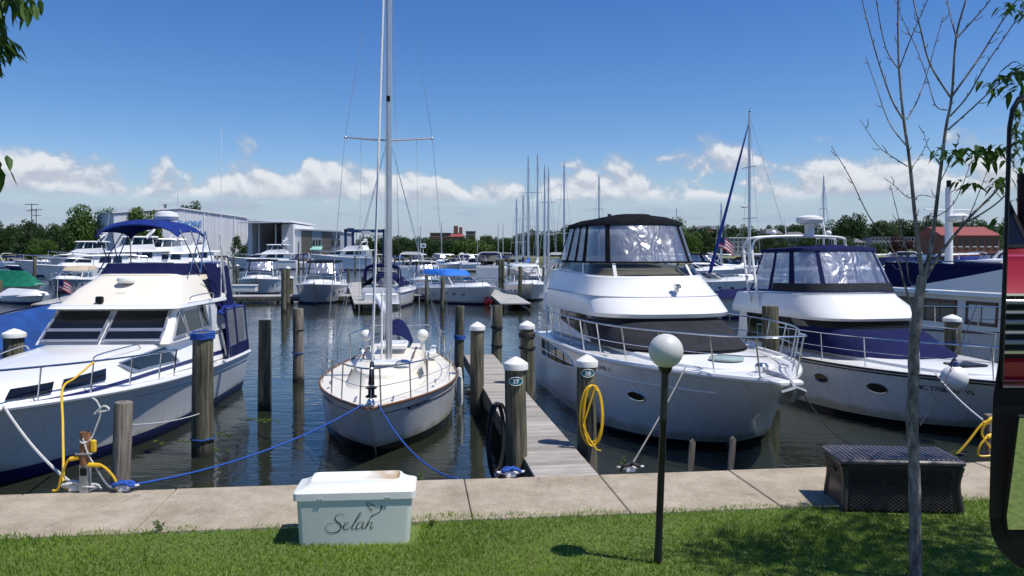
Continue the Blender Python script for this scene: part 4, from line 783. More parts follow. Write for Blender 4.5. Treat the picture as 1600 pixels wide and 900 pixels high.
# ------------------------------------------------------------------ things on the walk and lawn
def dock_box():
    x, y = -1.49, 7.66; r = thing('dock_box', 'pale green fibreglass dock box with black bird emblem on the lawn edge', 'dock box', (x, y, 0), R(5))
    def rr(w, d, z, c=0.05, n=4):
        pts = []
        for sx, sy, a0 in ((1, -1, -PI/2), (1, 1, 0), (-1, 1, PI/2), (-1, -1, PI)):
            for k in range(n+1): a = a0+PI/2*k/n; pts.append((sx*(w/2-c)+c*cos(a), sy*(d/2-c)+c*sin(a), z))
        return pts
    BOXM = mat('box_green', (0.62, 0.67, 0.60), 0.4, var=0.03, scale=2, dirt=0.15, dirtcol=(0.4, 0.42, 0.33))
    MB().loft([rr(1.01, 0.48, 0.0), rr(1.02, 0.48, 0.02), rr(1.07, 0.49, 0.44)]).build('body', BOXM, r)
    # lid: flared rim with a raised, dished top
    LID = mat('lid_white', (0.74, 0.75, 0.71), 0.4, var=0.03, scale=3)
    def top():
        m, N, K, b = nodes('lid_stained'); tc = N.new('ShaderNodeTexCoord'); n = N.new('ShaderNodeTexNoise'); n.inputs['Scale'].default_value = 5; n.inputs['Detail'].default_value = 7; K.new(tc.outputs['Object'], n.inputs['Vector'])
        sp = N.new('ShaderNodeSeparateXYZ'); K.new(tc.outputs['Object'], sp.inputs[0]); ma = N.new('ShaderNodeMath'); ma.operation = 'MULTIPLY_ADD'; K.new(sp.outputs[0], ma.inputs[0]); ma.inputs[1].default_value = 1.2; K.new(n.outputs[0], ma.inputs[2])
        rp = N.new('ShaderNodeValToRGB'); rp.color_ramp.elements[0].position = 0.62; rp.color_ramp.elements[0].color = (0.74, 0.74, 0.70, 1); rp.color_ramp.elements[1].position = 1.0; rp.color_ramp.elements[1].color = (0.42, 0.26, 0.09, 1); K.new(ma.outputs[0], rp.inputs[0]); K.new(rp.outputs[0], b.inputs['Base Color']); b.inputs['Roughness'].default_value = 0.5; return m
    lid = MB(); lid.loft([rr(1.11, 0.50, 0.415), rr(1.13, 0.515, 0.42), rr(1.13, 0.515, 0.485), rr(1.11, 0.50, 0.495), rr(0.98, 0.44, 0.515), rr(0.89, 0.36, 0.545), rr(0.84, 0.32, 0.575), rr(0.82, 0.30, 0.578)], cap=(True, False)); lo = lid.build('lid', LID, r, smooth=22)
    MB().loft([rr(0.82, 0.30, 0.578), rr(0.80, 0.28, 0.572), rr(0.79, 0.27, 0.565)], cap=(False, True)).build('lid_top', top(), lo)
    for x0 in (-0.33, -0.30, 0.29, 0.32): MB().box((x0, -0.259, 0.43), (0.018, 0.012, 0.018)).build('hinge_bolt', ALU, lo)
    # lettering: brush strokes of varying width laid on the front face
    def face(u, v): zz = 0.045+v*0.95; return Vector((u, -0.240-0.005*(zz-0.02)/0.42-0.003, zz))
    def stroke(b, pts, w):
        c = curve([(p[0], p[1], 0) for p in pts], 7); n = len(c); q = []
        for i, p in enumerate(c):
            t = (c[min(i+1, n-1)]-c[max(i-1, 0)]).normalized(); f = i/(n-1)*(len(w)-1); k = min(int(f), len(w)-2); ww = lerp(w[k], w[k+1], f-k); nn = Vector((-t.y, t.x, 0))*ww; q.append((p-nn, p+nn))
        vs = []; 
        for a, d in q: vs += [face(a.x, a.y), face(d.x, d.y)]
        b.add(vs, [(2*i, 2*i+2, 2*i+3, 2*i+1) for i in range(n-1)])
    sx = 1.07/812; cx = 580
    def P(l): return [((x-cx)*sx, (620-y)*sx+0.02) for x, y in l]
    b = MB(); th = 0.0016
    for l, w in (([(512, 455), (498, 440), (470, 442), (448, 462), (455, 490), (480, 512), (490, 535), (475, 562), (440, 578), (400, 572), (380, 548), (388, 522), (415, 508), (440, 512)], [th, th, 2*th, 4*th, 3.5*th, 3*th, 2.5*th, th, th, th]),
                 ([(500, 530), (520, 528), (540, 512), (535, 500), (518, 508), (505, 535), (512, 555), (535, 552), (556, 535)], [th, th, th, 3*th, 2.5*th, th]),
                 ([(556, 535), (590, 500), (622, 455), (630, 434), (618, 438), (595, 480), (570, 530), (565, 552), (578, 555), (600, 540)], [th, th, th, 3*th, 3*th, 2*th, th]),
                 ([(640, 505), (620, 502), (598, 525), (596, 550), (612, 553), (640, 525), (646, 505)], [th, 2*th, 3*th, th, th]), ([(646, 505), (636, 535), (638, 553), (655, 545)], [3*th, 3*th, th]),
                 ([(655, 545), (680, 500), (692, 478), (688, 490), (670, 530), (660, 552)], [th, th, th, 2*th, 3*th]), ([(662, 545), (685, 515), (702, 505), (705, 515), (694, 540), (698, 553), (718, 540)], [th, th, 2*th, 3*th, th]),
                 ([(690, 482), (700, 462), (725, 448), (752, 435), (768, 415), (770, 398), (778, 392), (768, 388), (758, 392), (745, 398), (728, 400)], [th, 3*th, 2*th, 2*th, 3*th, 3*th, th, 2*th, th]),
                 ([(735, 402), (722, 384), (700, 374), (680, 362), (668, 356), (668, 372), (680, 384), (700, 392)], [th, 2.5*th, th, 2*th, th]), ([(672, 376), (682, 398), (700, 408), (716, 408)], [th, 2*th, th]), ([(685, 400), (694, 416), (712, 424)], [th, 2*th, th])):
        stroke(b, P(l), w)
    b.build('emblem_lettering', INK, r, smooth=0)
dock_box()
def wicker_box():
    x, y = 4.10, 8.62; r = thing('deck_box', 'dark brown wicker deck storage box with ribbed lid at the lawn edge', 'storage box', (x, y, 0), R(-4.5))
    WK = mat('resin_wicker', (0.050, 0.040, 0.036), 0.36, var=0.3, scale=20); LD = mat('wicker_lid', (0.058, 0.053, 0.060), 0.4, var=0.2, scale=12)
    w, d, h = 1.20, 0.60, 0.55
    MB().loft([[(sx*ww/2, sy*dd/2, z) for sx, sy in ((-1, -1), (1, -1), (1, 1), (-1, 1))] for ww, dd, z in ((w-.05, d-.05, 0), (w, d, 0.05), (w-.05, d-.05, 0.3), (w+0.01, d+0.01, h-0.06))]).build('body', WK, r)
    def weave(name, n, m, fn):
        b = MB(); 
        for j in range(m):
            for i in range(n):
                u = (i+0.5*(j % 2)+0.25)/n; v = (j+0.5)/m
                if u > 0.985: continue
                du, dv = 0.40/n, 0.33/m; c = [fn(u-du, v-dv, 0), fn(u+du, v-dv, 0), fn(u+du, v+dv, 0), fn(u-du, v+dv, 0)]; t = [fn(u-du*.55, v-dv*.7, 1), fn(u+du*.55, v-dv*.7, 1), fn(u+du*.55, v+dv*.7, 1), fn(u-du*.55, v+dv*.7, 1)]
                b.add(c+t, [(0, 1, 5, 4), (1, 2, 6, 5), (2, 3, 7, 6), (3, 0, 4, 7), (4, 5, 6, 7)])
        o = b.build(name, WK, r, smooth=60); o['kind'] = 'stuff'
    prof = lambda v: -0.025*sin(min(1, v*1.05)*PI)
    weave('front_weave', 20, 24, lambda u, v, o: ((u-0.5)*(w-0.14), -d/2+0.004-prof(v)*0.9-0.020*o, 0.03+v*(h-0.12)))
    weave('side_weave', 9, 24, lambda u, v, o: (-w/2+0.004-prof(v)*0.9-0.012*o, (u-0.5)*(d-0.14), 0.03+v*(h-0.12)))
    for sx in (-1, 1):
        for sy in (-1, 1): MB().tube(curve([(sx*(w/2-0.02), sy*(d/2-0.02), 0.0), (sx*(w/2-0.012), sy*(d/2-0.012), 0.06), (sx*(w/2-0.035), sy*(d/2-0.035), 0.3), (sx*(w/2-0.005), sy*(d/2-0.005), h-0.06)], 4), 0.035, 8).build('corner_post', WK, r)
    MB().box((-w/2-0.004, 0, h-0.16), (0.03, 0.16, 0.045), bev=0.01).build('handle', BLACKP, r)
    lid = MB().box((0, 0, h-0.025), (w+0.07, d+0.07, 0.06), bev=0.018).build('lid', LD, r)
    for i in range(24): MB().box((-w/2+0.03+i*(w-0.06)/23, 0, h+0.009), (0.034, d-0.02, 0.012), bev=0.004).build('lid_rib', LD, lid)
wicker_box()
def lamp():
    r = thing('globe_lamp', 'black lamp post with white glass globe standing in the lawn', 'lamp', (1.275, 6.97, 0)); r.rotation_euler = (0, R(2.2), 0)
    MB().lathe([(0.03, -0.1), (0.032, 0.02), (0.036, 0.025), (0.036, 0.10), (0.032, 0.12), (0.031, 1.22), (0.036, 1.23), (0.036, 1.28), (0.033, 1.30), (0.033, 1.66), (0.05, 1.68), (0.062, 1.71), (0.062, 1.745)], (0, 0, 0), 16).build('post', mat('lamp_black', (0.012, 0.012, 0.013), 0.35, var=0.2, bump=0.2, bscale=25), r)
    MB().ball((0, 0, 1.86), 0.150, 16).build('globe', GLOBE, r)
lamp()
def coil(name, label, c, rx, rz, th, m, turns, yaw, cat, jit=0.02, tail=None, seed=1):
    q = random.Random(seed); pts = []
    for t in range(turns):
        ax, az, ox = rx*q.uniform(0.82, 1.08), rz*q.uniform(0.85, 1.06), q.uniform(-jit, jit)
        for k in range(20):
            a = PI/2+2*PI*k/20; pts.append(Vector((c[0]+ax*cos(a)*cos(yaw)+ox, c[1]+ax*cos(a)*sin(yaw)-0.02*t*0.5+0.02*sin(a*2), c[2]-rz+az*sin(a)+rz*(1)-rz+ (rz-az))))
    if tail: pts += [Vector(p) for p in tail]
    return rope(name, label, pts, th, m, cat, 7)
hx, hy = P38.location.x, P38.location.y
coil('garden_hose', 'yellow hose coiled on the side of piling 38', (hx+0.06, hy-0.20, 0.86), 0.16, 0.42, 0.013, RYEL, 4, 0.1, 'hose', 0.03, [(hx-0.08, hy-0.26, 0.3), (hx+0.02, hy-0.3, 0.1), (hx+0.10, hy-0.33, -0.02), (hx+0.16, hy-0.36, -0.03)])
coil('shore_power_cable', 'black cable coil hanging at the dock edge behind piling 37', (P37.location.x-0.26, P37.location.y+0.35, 0.62), 0.20, 0.55, 0.018, RBLACK, 6, 0.9, 'cable', 0.05, None, 4)
def cleat(label, p, yaw, m, knot):
    r = thing('dock_cleat', label, 'cleat', p, yaw)
    MB().box((0, 0, 0.025), (0.12, 0.06, 0.05), bev=0.01).tube([(-0.17, 0, 0.07), (-0.08, 0, 0.055), (0.08, 0, 0.055), (0.17, 0, 0.07)], [0.012, 0.02, 0.02, 0.012], 8).build('horns', WHITEP, r)
    q = random.Random(int(p[0]*50)); pts = []
    for k in range(46): a = k*0.72; pts.append((0.11*sin(a)+q.uniform(-.015, .015), 0.055*sin(2*a)+q.uniform(-.012, .012), 0.05+0.045*abs(cos(a))+q.uniform(0, .02)))
    MB().tube(curve(pts, 3), knot, 6).build('rope_hitch', m, r)
    return r
c37 = on(798, 746, 0.02); cleat('white cleat with a blue rope hitch beside piling 37', (c37.x, c37.y+0.02, 0.015), R(8), RBLUE, 0.014)
cL = on(195, 766, 0.02); cleat('cleat buried in a bright blue rope hitch beside the rusty pedestal', (cL.x, cL.y-0.03, 0.015), R(5), RBLUE, 0.016)
cR = on(985, 737, 0.02); cleat('cleat with dark hitched rope by a small weed', (cR.x, cR.y, 0.015), R(5), RBLACK, 0.014)
cA = on(118, 766, 0.02); cleat('cleat with white rope hitch left of the rusty pedestal', (cA.x, cA.y-0.02, 0.015), R(5), RWHITE, 0.014)
bpy.context.view_layer.update(); bow_b = BB.matrix_basis @ Vector((8.0, 0.12, 1.0)); bow_bs = BB.matrix_basis @ Vector((8.0, -0.12, 1.0))
rope('mooring_line', 'blue mooring line from the sloop bow to the left blue hitch', sag(bow_bs, (cL.x+0.1, cL.y+0.02, 0.08), 0.16), 0.013, RBLUE)
rope('mooring_line', 'blue mooring line from the sloop bow down to the seawall near piling 37', sag(bow_b, on(715, 750, 0.0)+Vector((0, 0.1, -0.02)), 0.22), 0.012, RBLUE)
bw = BA.matrix_basis
rope('mooring_line', 'white mooring line hanging from the flybridge cruiser bow to the walk', sag(bw @ Vector((8.9, 0.68, 1.26)), (cA.x, cA.y, 0.07), 0.10), 0.018, RWHITE)
rope('mooring_line', 'thin white line from the split post to the thick dark piling', sag((-4.80, 9.75, 0.62), (P1.location.x, P1.location.y-0.17, 0.12), 0.05), 0.008, RWHITE)
rope('power_cable', 'yellow power cord dropping from the flybridge cruiser rail', curve([at(146, 566, 11.6), at(118, 590, 11.0), at(98, 607, 10.45), at(98, 660, 9.8), at(99, 720, 9.3), Vector((-5.13, 9.12, 0.06)), Vector((-5.02, 9.05, 0.04)), Vector((-4.88, 9.10, 0.05))], 8), 0.015, RYEL, 'cord')
rope('mooring_line', 'grey line from the large cruiser bow cleat to the dark hitch', sag(BC.matrix_basis @ Vector((7.7, -1.0, 1.42)), (cR.x, cR.y, 0.08), 0.04), 0.011, mat('grey_rope', (0.20, 0.19, 0.18), 0.8, var=0.2))
rope('mooring_line', 'black line from the large cruiser bow to the walk by the wicker box', sag(BC.matrix_basis @ Vector((8.9, 0.25, 1.38)), on(1392, 706, 0)+Vector((0, 0.3, 0.0)), 0.35), 0.009, RBLACK)
def pedestal_left():
    r = thing('power_pedestal', 'rusty pipe power pedestal with yellow plugs at the seawall', 'power pedestal', (-5.02+0.19, 9.02, 0.015), 0.05)
    MB().lathe([(0.050, 0.30), (0.055, 0.30), (0.057, 0.68), (0.050, 0.68), (0.048, 0.45)], (0, 0, 0), 14).build('pipe', RUST, r)
    MB().box((0, 0.0, 0.15), (0.10, 0.09, 0.34), bev=0.006).build('post', GALV, r); MB().box((0, -0.05, 0.24), (0.07, 0.03, 0.09), bev=0.008).build('outlet', BLACKP, r)
    MB().box((0.09, 0.0, 0.52), (0.06, 0.05, 0.14), bev=0.012).build('plug', RYEL, r); MB().box((0, 0, 0.44), (0.18, 0.12, 0.02), bev=0.004).build('bracket', GALV, r)
    for n, pts in enumerate(([(-0.05, -0.03, 0.40), (-0.16, -0.04, 0.38), (-0.25, -0.02, 0.20), (-0.30, 0.0, 0.04), (-0.36, 0.0, 0.02)], [(0.06, -0.05, 0.32), (0.2, -0.05, 0.31), (0.32, -0.03, 0.18), (0.36, 0.0, 0.03), (0.30, 0.05, 0.02)])):
        c = MB().tube(curve(pts, 7), 0.014, 7).build('cord', RYEL, r); MB().tube([pts[0], Vector(pts[0]).lerp(Vector(pts[1]), 0.9)], 0.026, 8).build('plug_boot', RYEL, c)
    MB().tube(curve([(0.0, -0.06, 0.62), (0.05, -0.05, 0.45), (0.12, -0.03, 0.30), (0.22, 0.0, 0.10), (0.30, 0.02, 0.02)], 6), 0.009, 6).build('white_cord', RWHITE, r)
    MB().tube(curve([(-0.06, 0, 0.60), (0.0, -0.07, 0.57), (0.06, 0, 0.60), (0.12, 0.0, 0.74), (0.17, 0.0, 0.90), (0.13, 0, 1.02), (0.08, 0.0, 1.06)], 6), 0.010, 6).tube(curve([(0.10, 0, 0.88), (0.2, 0, 0.97), (0.26, 0, 0.93), (0.15, 0, 0.90)], 5), 0.012, 6).build('white_cord', RWHITE, r)
pedestal_left()
def heap(label, p, m, th, sx, sy, n, seed, name='rope_coil'):
    q = random.Random(seed); pts = [(p[0]+sx*q.uniform(.6, 1)*cos(0.8*k), p[1]+sy*q.uniform(.6, 1)*sin(0.8*k), 0.025+th+0.05*q.random()) for k in range(n)]
    rope(name, label, curve(pts, 4), th, m)
heap('pile of white rope beside the rusty pedestal', (cA.x+0.16, cA.y-0.02), RWHITE, 0.011, 0.15, 0.07, 26, 2)
def pedestal_right():
    p = on(1528, 716, 0.0); r = thing('power_pedestal', 'low power pedestal tangled in yellow cords beside the wicker box', 'power pedestal', (p.x+0.18, p.y+0.05, 0.015), 0.1)
    MB().box((0, 0, 0.28), (0.11, 0.10, 0.56), bev=0.008).build('post', PILEGREY, r); MB().box((0, -0.06, 0.40), (0.09, 0.04, 0.13), bev=0.008).build('outlet', GALV, r)
    for k, pts in enumerate(([(-0.04, -0.06, 0.48), (-0.16, -0.07, 0.44), (-0.34, -0.06, 0.22), (-0.48, -0.04, 0.06), (-0.56, -0.02, 0.03)], [(-0.02, -0.07, 0.30), (-0.12, -0.1, 0.27), (-0.22, -0.1, 0.14), (-0.20, -0.08, 0.03), (-0.05, -0.10, 0.03)], [(0.0, -0.07, 0.52), (-0.10, -0.12, 0.50), (-0.18, -0.1, 0.35), (-0.10, -0.09, 0.2), (-0.02, -0.08, 0.1)])):
        c = MB().tube(curve(pts, 7), 0.015, 7).build('cord', RYEL, r); MB().tube([pts[0], Vector(pts[0]).lerp(Vector(pts[1]), 0.8)], 0.03, 8).build('plug_boot', RYEL, c)
    heap('black rope heaped on the walk beside the yellow cords', (p.x-0.28, p.y), RBLACK, 0.013, 0.16, 0.06, 20, 5)
    rope('mooring_line', 'white mooring line from the right cruiser bow to the yellow cords', sag(BD.matrix_basis @ Vector((7.3, -1.05, 1.15)), (p.x+0.12, p.y-0.03, 0.46), 0.06), 0.013, RWHITE)
pedestal_right()
fp = BD.matrix_basis @ Vector((7.75, -1.18, 1.16))
b = MB(); b.ball((0, 0, 0), 0.225, 14).lathe([(0.06, 0.20), (0.05, 0.30), (0.02, 0.33)], (0, 0, 0), 10); fb_ = b.build('ball_fender', PLASTW, None, (fp.x, fp.y-0.25, fp.z-0.02)); tag(fb_, 'round white ball fender hanging at the right cruiser bow', 'fender')
MB().lathe([(0.065, 0.19), (0.085, 0.22), (0.04, 0.32), (0.012, 0.36)], (0, 0, 0), 12).build('fender_neck', STRIPE, fb_)
# blue tarped boat at the left edge
def boat_e():
    r = boat('tarped_boat', 'boat under a bright blue tarp at the left edge of the picture', -12.35, 23.0, 3, 'boat')
    h = Hull(7.2, 2.6, 0.7, 0.95, rake=1.0, wl=0.9); h.build(r, HM, GEL, GEL)
    Tier([(0.62, 0.85, -0.1, 7.2, 1.36, 1.30, 2.8), (1.05, 1.15, 0.0, 6.9, 1.22, 1.1, 2.5), (1.95, 1.75, 0.3, 5.6, 0.30, 0.25, 1.6), (2.02, 1.80, 0.6, 5.2, 0.06, 0.06, 1.4)], 0.9, 12).build('tarp', mat('blue_tarp', (0.010, 0.055, 0.22), 0.55, var=0.25, scale=2, bump=0.8, bscale=4), r, 0.0, smooth=60)
    MB().tube([(0.35, -0.3, 1.97), (3.0, -0.28, 1.9), (5.5, -0.2, 1.75)], 0.02, 6).build('tarp_seam', NAVY, r)
boat_e()
# small weeds
def weed(label, p, h, n, seed, m=LEAF):
    q = random.Random(seed); r = thing('weed', label, 'weed', p); st = MB(); lf = MB()
    for k in range(n):
        a = q.uniform(0, 6.28); l = q.uniform(0.2, 0.5)*h; hh = h*q.uniform(0.5, 1); tip = Vector((l*cos(a), l*sin(a), hh)); st.tube([(0, 0, 0), tip*0.5+Vector((0, 0, 0.02)), tip], 0.003, 4)
        for j in range(7):
            b0 = tip*(0.35+0.65*j/6); d = Vector((q.uniform(-1, 1), q.uniform(-1, 1), q.uniform(-.2, .7))).normalized(); s = 0.017*q.uniform(0.7, 1.3); w = d.orthogonal().normalized()*s*0.4; lf.add([b0, b0+d*s+w, b0+d*2*s, b0+d*s-w], [(0, 1, 2, 3)])
    st.build('stem', m, r); lf.build('leaves', m, r, smooth=0)
wd = on(970, 738, 0); weed('leafy weed growing at the seawall beside the dark hitch', (wd.x, wd.y, 0), 0.20, 7, 1); weed('dry weed sprig at the seawall behind the dock box', (on(655, 752).x, on(655, 752).y, 0), 0.12, 5, 2, LEAFY); weed('small weed at the seawall beyond the wicker box', (on(1490, 718).x, on(1490, 718).y, 0), 0.14, 5, 3)
weed('weeds at the walk edge right of the dock box', (-0.80, 7.86, 0), 0.10, 8, 6, LEAFY); weed('weeds in the slab joint left of the dock box', (on(250, 832).x, on(250, 832).y, 0), 0.12, 8, 8, LEAFY)
def pads():
    q = random.Random(4); b = MB()
    for cx, cy_, n in ((-5.05, 15.9, 22), (-5.4, 14.6, 14), (-5.2, 13.6, 12), (-5.9, 14.0, 8)):
        for k in range(n):
            x, y, s = cx+q.gauss(0, 0.22), cy_+q.gauss(0, 0.12), q.uniform(0.02, 0.06); m = 9; a0 = q.uniform(0, 6)
            b.add([(x, y, WZ+0.006)]+[(x+s*cos(a0+5.6*i/m), y+s*sin(a0+5.6*i/m), WZ+0.006) for i in range(m)], [(0, i, i+1) for i in range(1, m)])
    tag(b.build('floating_weed', LEAFY, None, smooth=0), 'scattered yellow green weed floating beside the thick dark piling', 'weed', kind='stuff')
pads()
# ------------------------------------------------------------------ sapling, leafy branches, mirror and the truck it shows
def leaf(b, p, d, s, q, droop=0.5):
    d = Vector(d).normalized(); up = Vector((q.uniform(-.4, .4), q.uniform(-.4, .4), 1)); w = d.cross(up)
    if w.length < 1e-4: w = Vector((1, 0, 0))
    w.normalize(); n = w.cross(d).normalized(); dr = Vector((0, 0, -droop*s))
    c1, c2, tip = p+d*s*0.35+n*0.03*s, p+d*s*0.7+dr*0.4, p+d*s+dr
    b.add([p, c1+w*s*0.20, c2+w*s*0.15, tip, c2-w*s*0.15, c1-w*s*0.20, c1-n*s*0.05, c2-n*s*0.05], [(0, 1, 6), (0, 6, 5), (1, 2, 7, 6), (6, 7, 4, 5), (2, 3, 7), (7, 3, 4)])
def sapling():
    D = 6.62; r = thing('sapling', 'thin grey sapling with bare budding limbs and few leaves on the lawn', 'tree', ((1430-800)/FPX*D, D, 0))
    o = r.location; q = random.Random(11)
    def W(px, py, dd=0.0): return at(px, py, D+dd)-o
    tr = [(1430, 910), (1430, 820), (1428, 720), (1425, 660), (1427, 600), (1428, 540), (1433, 490), (1441, 430)]; rad = [0.050, 0.046, 0.044, 0.046, 0.044, 0.042, 0.041, 0.036]
    P = [W(*p) for p in tr]; P[0].z = -0.1
    b = MB(); b.tube(curve(P, 6), [np.interp(i/6, range(8), rad)*(1+0.06*sin(i*1.9)+(0.14 if i in (20, 9, 33) else 0)) for i in range(43)], 12)
    for k in range(16): t = q.uniform(0.1, 0.95)*7; i = int(t); p = P[i].lerp(P[min(i+1, 7)], t-i); a = q.uniform(0, 6.28); b.tube([p, p+Vector((cos(a)*0.055, sin(a)*0.055, 0.012))], [0.014, 0.006], 6)
    b.build('trunk', BARK, r, smooth=60)
    L = [([(1441, 432), (1430, 340), (1421, 250), (1412, 187), (1405, 110), (1403, 40), (1404, -40)], 7.5, 2.2), ([(1412, 187), (1393, 155), (1369, 84), (1347, 0), (1340, -40)], 3.2, 1.2), ([(1419, 231), (1389, 191), (1367, 129), (1352, 87)], 2.6, 1.0),
         ([(1405, 109), (1384, 75), (1369, 0), (1366, -40)], 2.2, 1.0), ([(1417, 186), (1432, 160), (1447, 120), (1471, 35), (1473, 30)], 2.4, 0.9), ([(1405, 108), (1424, 58), (1449, 0), (1462, -40)], 2.2, 1.0),
         ([(1443, 432), (1455, 385), (1467, 289), (1478, 200), (1487, 151), (1494, 58), (1509, 0), (1518, -40)], 8.0, 2.0), ([(1485, 152), (1453, 100), (1437, 40), (1427, 0), (1420, -40)], 3.4, 1.5), ([(1487, 151), (1531, 89), (1560, 42), (1592, -5)], 3.8, 1.8),
         ([(1484, 182), (1512, 150), (1540, 102), (1567, 62), (1605, 5)], 3.0, 1.4), ([(1481, 203), (1516, 172), (1549, 142), (1605, 98)], 3.0, 1.6), ([(1494, 58), (1485, 25), (1478, -10)], 2.6, 1.4), ([(1496, 58), (1520, 32), (1547, 0), (1560, -30)], 2.8, 1.4),
         ([(1480, 172), (1462, 165), (1448, 120), (1432, 76), (1407, 22), (1402, 0)], 2.0, 0.9), ([(1447, 434), (1469, 396), (1513, 342), (1553, 302), (1580, 268), (1612, 240)], 6.0, 2.6), ([(1507, 349), (1540, 330), (1568, 308), (1600, 270)], 3.2, 1.8),
         ([(1418, 260), (1396, 246), (1371, 227), (1344, 187)], 2.0, 0.8), ([(1430, 500), (1412, 440), (1398, 396), (1358, 338), (1327, 275), (1299, 229)], 4.0, 1.0), ([(1436, 445), (1421, 440), (1416, 396), (1405, 345), (1391, 289)], 2.6, 0.9),
         ([(1433, 311), (1416, 307), (1400, 292), (1381, 278)], 1.6, 0.8), ([(1438, 664), (1471, 607), (1501, 540), (1528, 472)], 2.4, 1.0), ([(1467, 289), (1490, 240), (1500, 210)], 1.8, 0.8), ([(1470, 260), (1450, 230), (1443, 205)], 1.5, 0.7),
         ([(1461, 340), (1490, 318), (1512, 268), (1520, 240)], 1.8, 0.8), ([(1424, 262), (1440, 240), (1452, 215)], 1.4, 0.7), ([(1513, 342), (1530, 300), (1545, 262), (1552, 250)], 1.8, 0.8), ([(1465, 310), (1440, 305), (1425, 312)], 1.3, 0.6)]
    for pts, r0, r1 in L:
        dz = q.uniform(-0.35, 0.35); c = curve([W(p[0], p[1], dz*min(1, k/2.0)) for k, p in enumerate(pts)], 5); n = len(c); m = MB(); k0 = 0.00265
        m.tube(c, [k0*(r0+(r1-r0)*(i/(n-1))**0.7) for i in range(n)], 7)
        for i in range(3, n-1, 2):       # buds and short spurs
            d = (c[i+1]-c[i-1]).normalized(); s = d.orthogonal().normalized(); s.rotate(Matrix.Rotation(q.uniform(0, 6.28), 3, d)); ln = q.choice((0.018, 0.022, 0.03, 0.055)); m.tube([c[i], c[i]+(s+d*0.6)*ln*0.6, c[i]+(s+d*1.2)*ln], [0.004, 0.0035, 0.0022], 5)
        m.build('limb', BARK, r, smooth=60)
    for ctr, rx, ry, n in (((1575, 130), 40, 20, 26), ((1500, 238), 42, 16, 26), ((1548, 240), 26, 24, 26), ((1512, 290), 20, 12, 10), ((1558, 285), 10, 20, 9), ((1562, 345), 12, 10, 7), ((1590, 12), 26, 14, 12), ((1590, 105), 16, 14, 10)):
        for k in range(int(n*1.6)):
            p = W(ctr[0]+q.uniform(-rx, rx), ctr[1]+q.uniform(-ry, ry)*0.7, q.uniform(-0.25, 0.25)); a = q.uniform(0, 6.28); b = MB(); leaf(b, Vector((0, 0, 0)), (cos(a), sin(a)*0.6, q.uniform(-0.6, 0.15)), q.uniform(0.075, 0.125), q); b.build('leaf', LEAF, r, p, smooth=0)
sapling()
def near_tree(label, base, trunk_top, lobes, nleaf, size, seed, m=LEAF, sprays=(), narrow=False):
    q = random.Random(seed); r = thing('leafy_tree', label, 'tree', base); o = Vector(base); t = MB(); tt = Vector(trunk_top)-o
    t.tube(curve([(0, 0, -0.2), (0.03, 0.02, tt.z*0.5), tt], 5), [0.16-0.07*i/10 for i in range(11)], 12).build('trunk', BARKD, r, smooth=60); cr = MB(); br = MB()
    for (c, rad) in lobes:
        c = Vector(c)-o; br.tube(curve([tt*0.9, tt.lerp(c, 0.5)+Vector((0, 0, 0.15)), c], 4), [0.05-0.035*i/8 for i in range(9)], 7)
        for k in range(int(nleaf*rad**2)):
            d = Vector((q.gauss(0, 1), q.gauss(0, 1), q.gauss(0, 1))).normalized(); p = c+d*rad*q.random()**0.4*Vector((1, 1, 0.75)).length/1.6; leaf(cr, p, (q.uniform(-1, 1), q.uniform(-1, 1), q.uniform(-.9, .1)), size*q.uniform(0.7, 1.3), q)
    for pts in sprays:
        c = curve([Vector(p)-o for p in pts], 8); br.tube(c, [0.012*(1-0.7*i/(len(c)-1)) for i in range(len(c))], 6)
        for i in range(len(c)//3, len(c)):
            for k in range(9): leaf(cr, c[i]+Vector((q.uniform(-.05, .05), q.uniform(-.12, .12), q.uniform(-.05, .05))), (q.uniform(-.6, .8), q.uniform(-.6, .6), q.uniform(-1.3, -.2)), size*q.uniform(0.8, 1.4), q, 0.2)
    br.build('branches', BARKD, r, smooth=60); cr.build('crown', m, r, smooth=0)
near_tree('leafy tree beside the lawn just past the right edge, only its shade in view', (8.2, 6.6, 0), (8.2, 6.7, 4.6), [((6.4, 5.6, 6.2), 1.0), ((7.6, 5.2, 6.8), 1.2), ((8.4, 6.4, 6.0), 1.0), ((5.4, 6.1, 6.6), 0.85), ((6.9, 6.6, 7.0), 1.1), ((5.2, 5.0, 6.4), 0.8), ((9.0, 5.6, 6.3), 1.0), ((6.2, 4.6, 6.8), 0.9)], 900, 0.12, 5)
near_tree('leafy tree whose drooping leaves hang into the top left corner', (-7.6, 5.6, 0), (-7.4, 5.6, 4.2), [((-6.4, 5.4, 5.6), 1.1), ((-7.6, 5.9, 6.2), 1.3), ((-8.6, 5.2, 5.6), 1.1), ((-5.6, 5.6, 5.9), 0.8)], 420, 0.12, 9, LEAF,
          sprays=[[(-6.0, 5.5, 5.2), (-4.4, 5.4, 4.75), (-3.5, 5.3, 4.32)], [(-6.0, 5.5, 5.1), (-4.3, 5.5, 4.55), (-3.45, 5.4, 4.15)], [(-5.6, 5.6, 5.3), (-4.2, 5.3, 4.62), (-3.42, 5.2, 4.40)], [(-5.8, 5.4, 4.9), (-4.2, 5.4, 4.40), (-3.55, 5.35, 4.05)], [(-5.8, 5.4, 4.3), (-4.2, 5.5, 3.65), (-3.58, 5.5, 3.36)], [(-5.8, 5.5, 5.3), (-4.1, 5.45, 4.78), (-3.28, 5.35, 4.42)]])
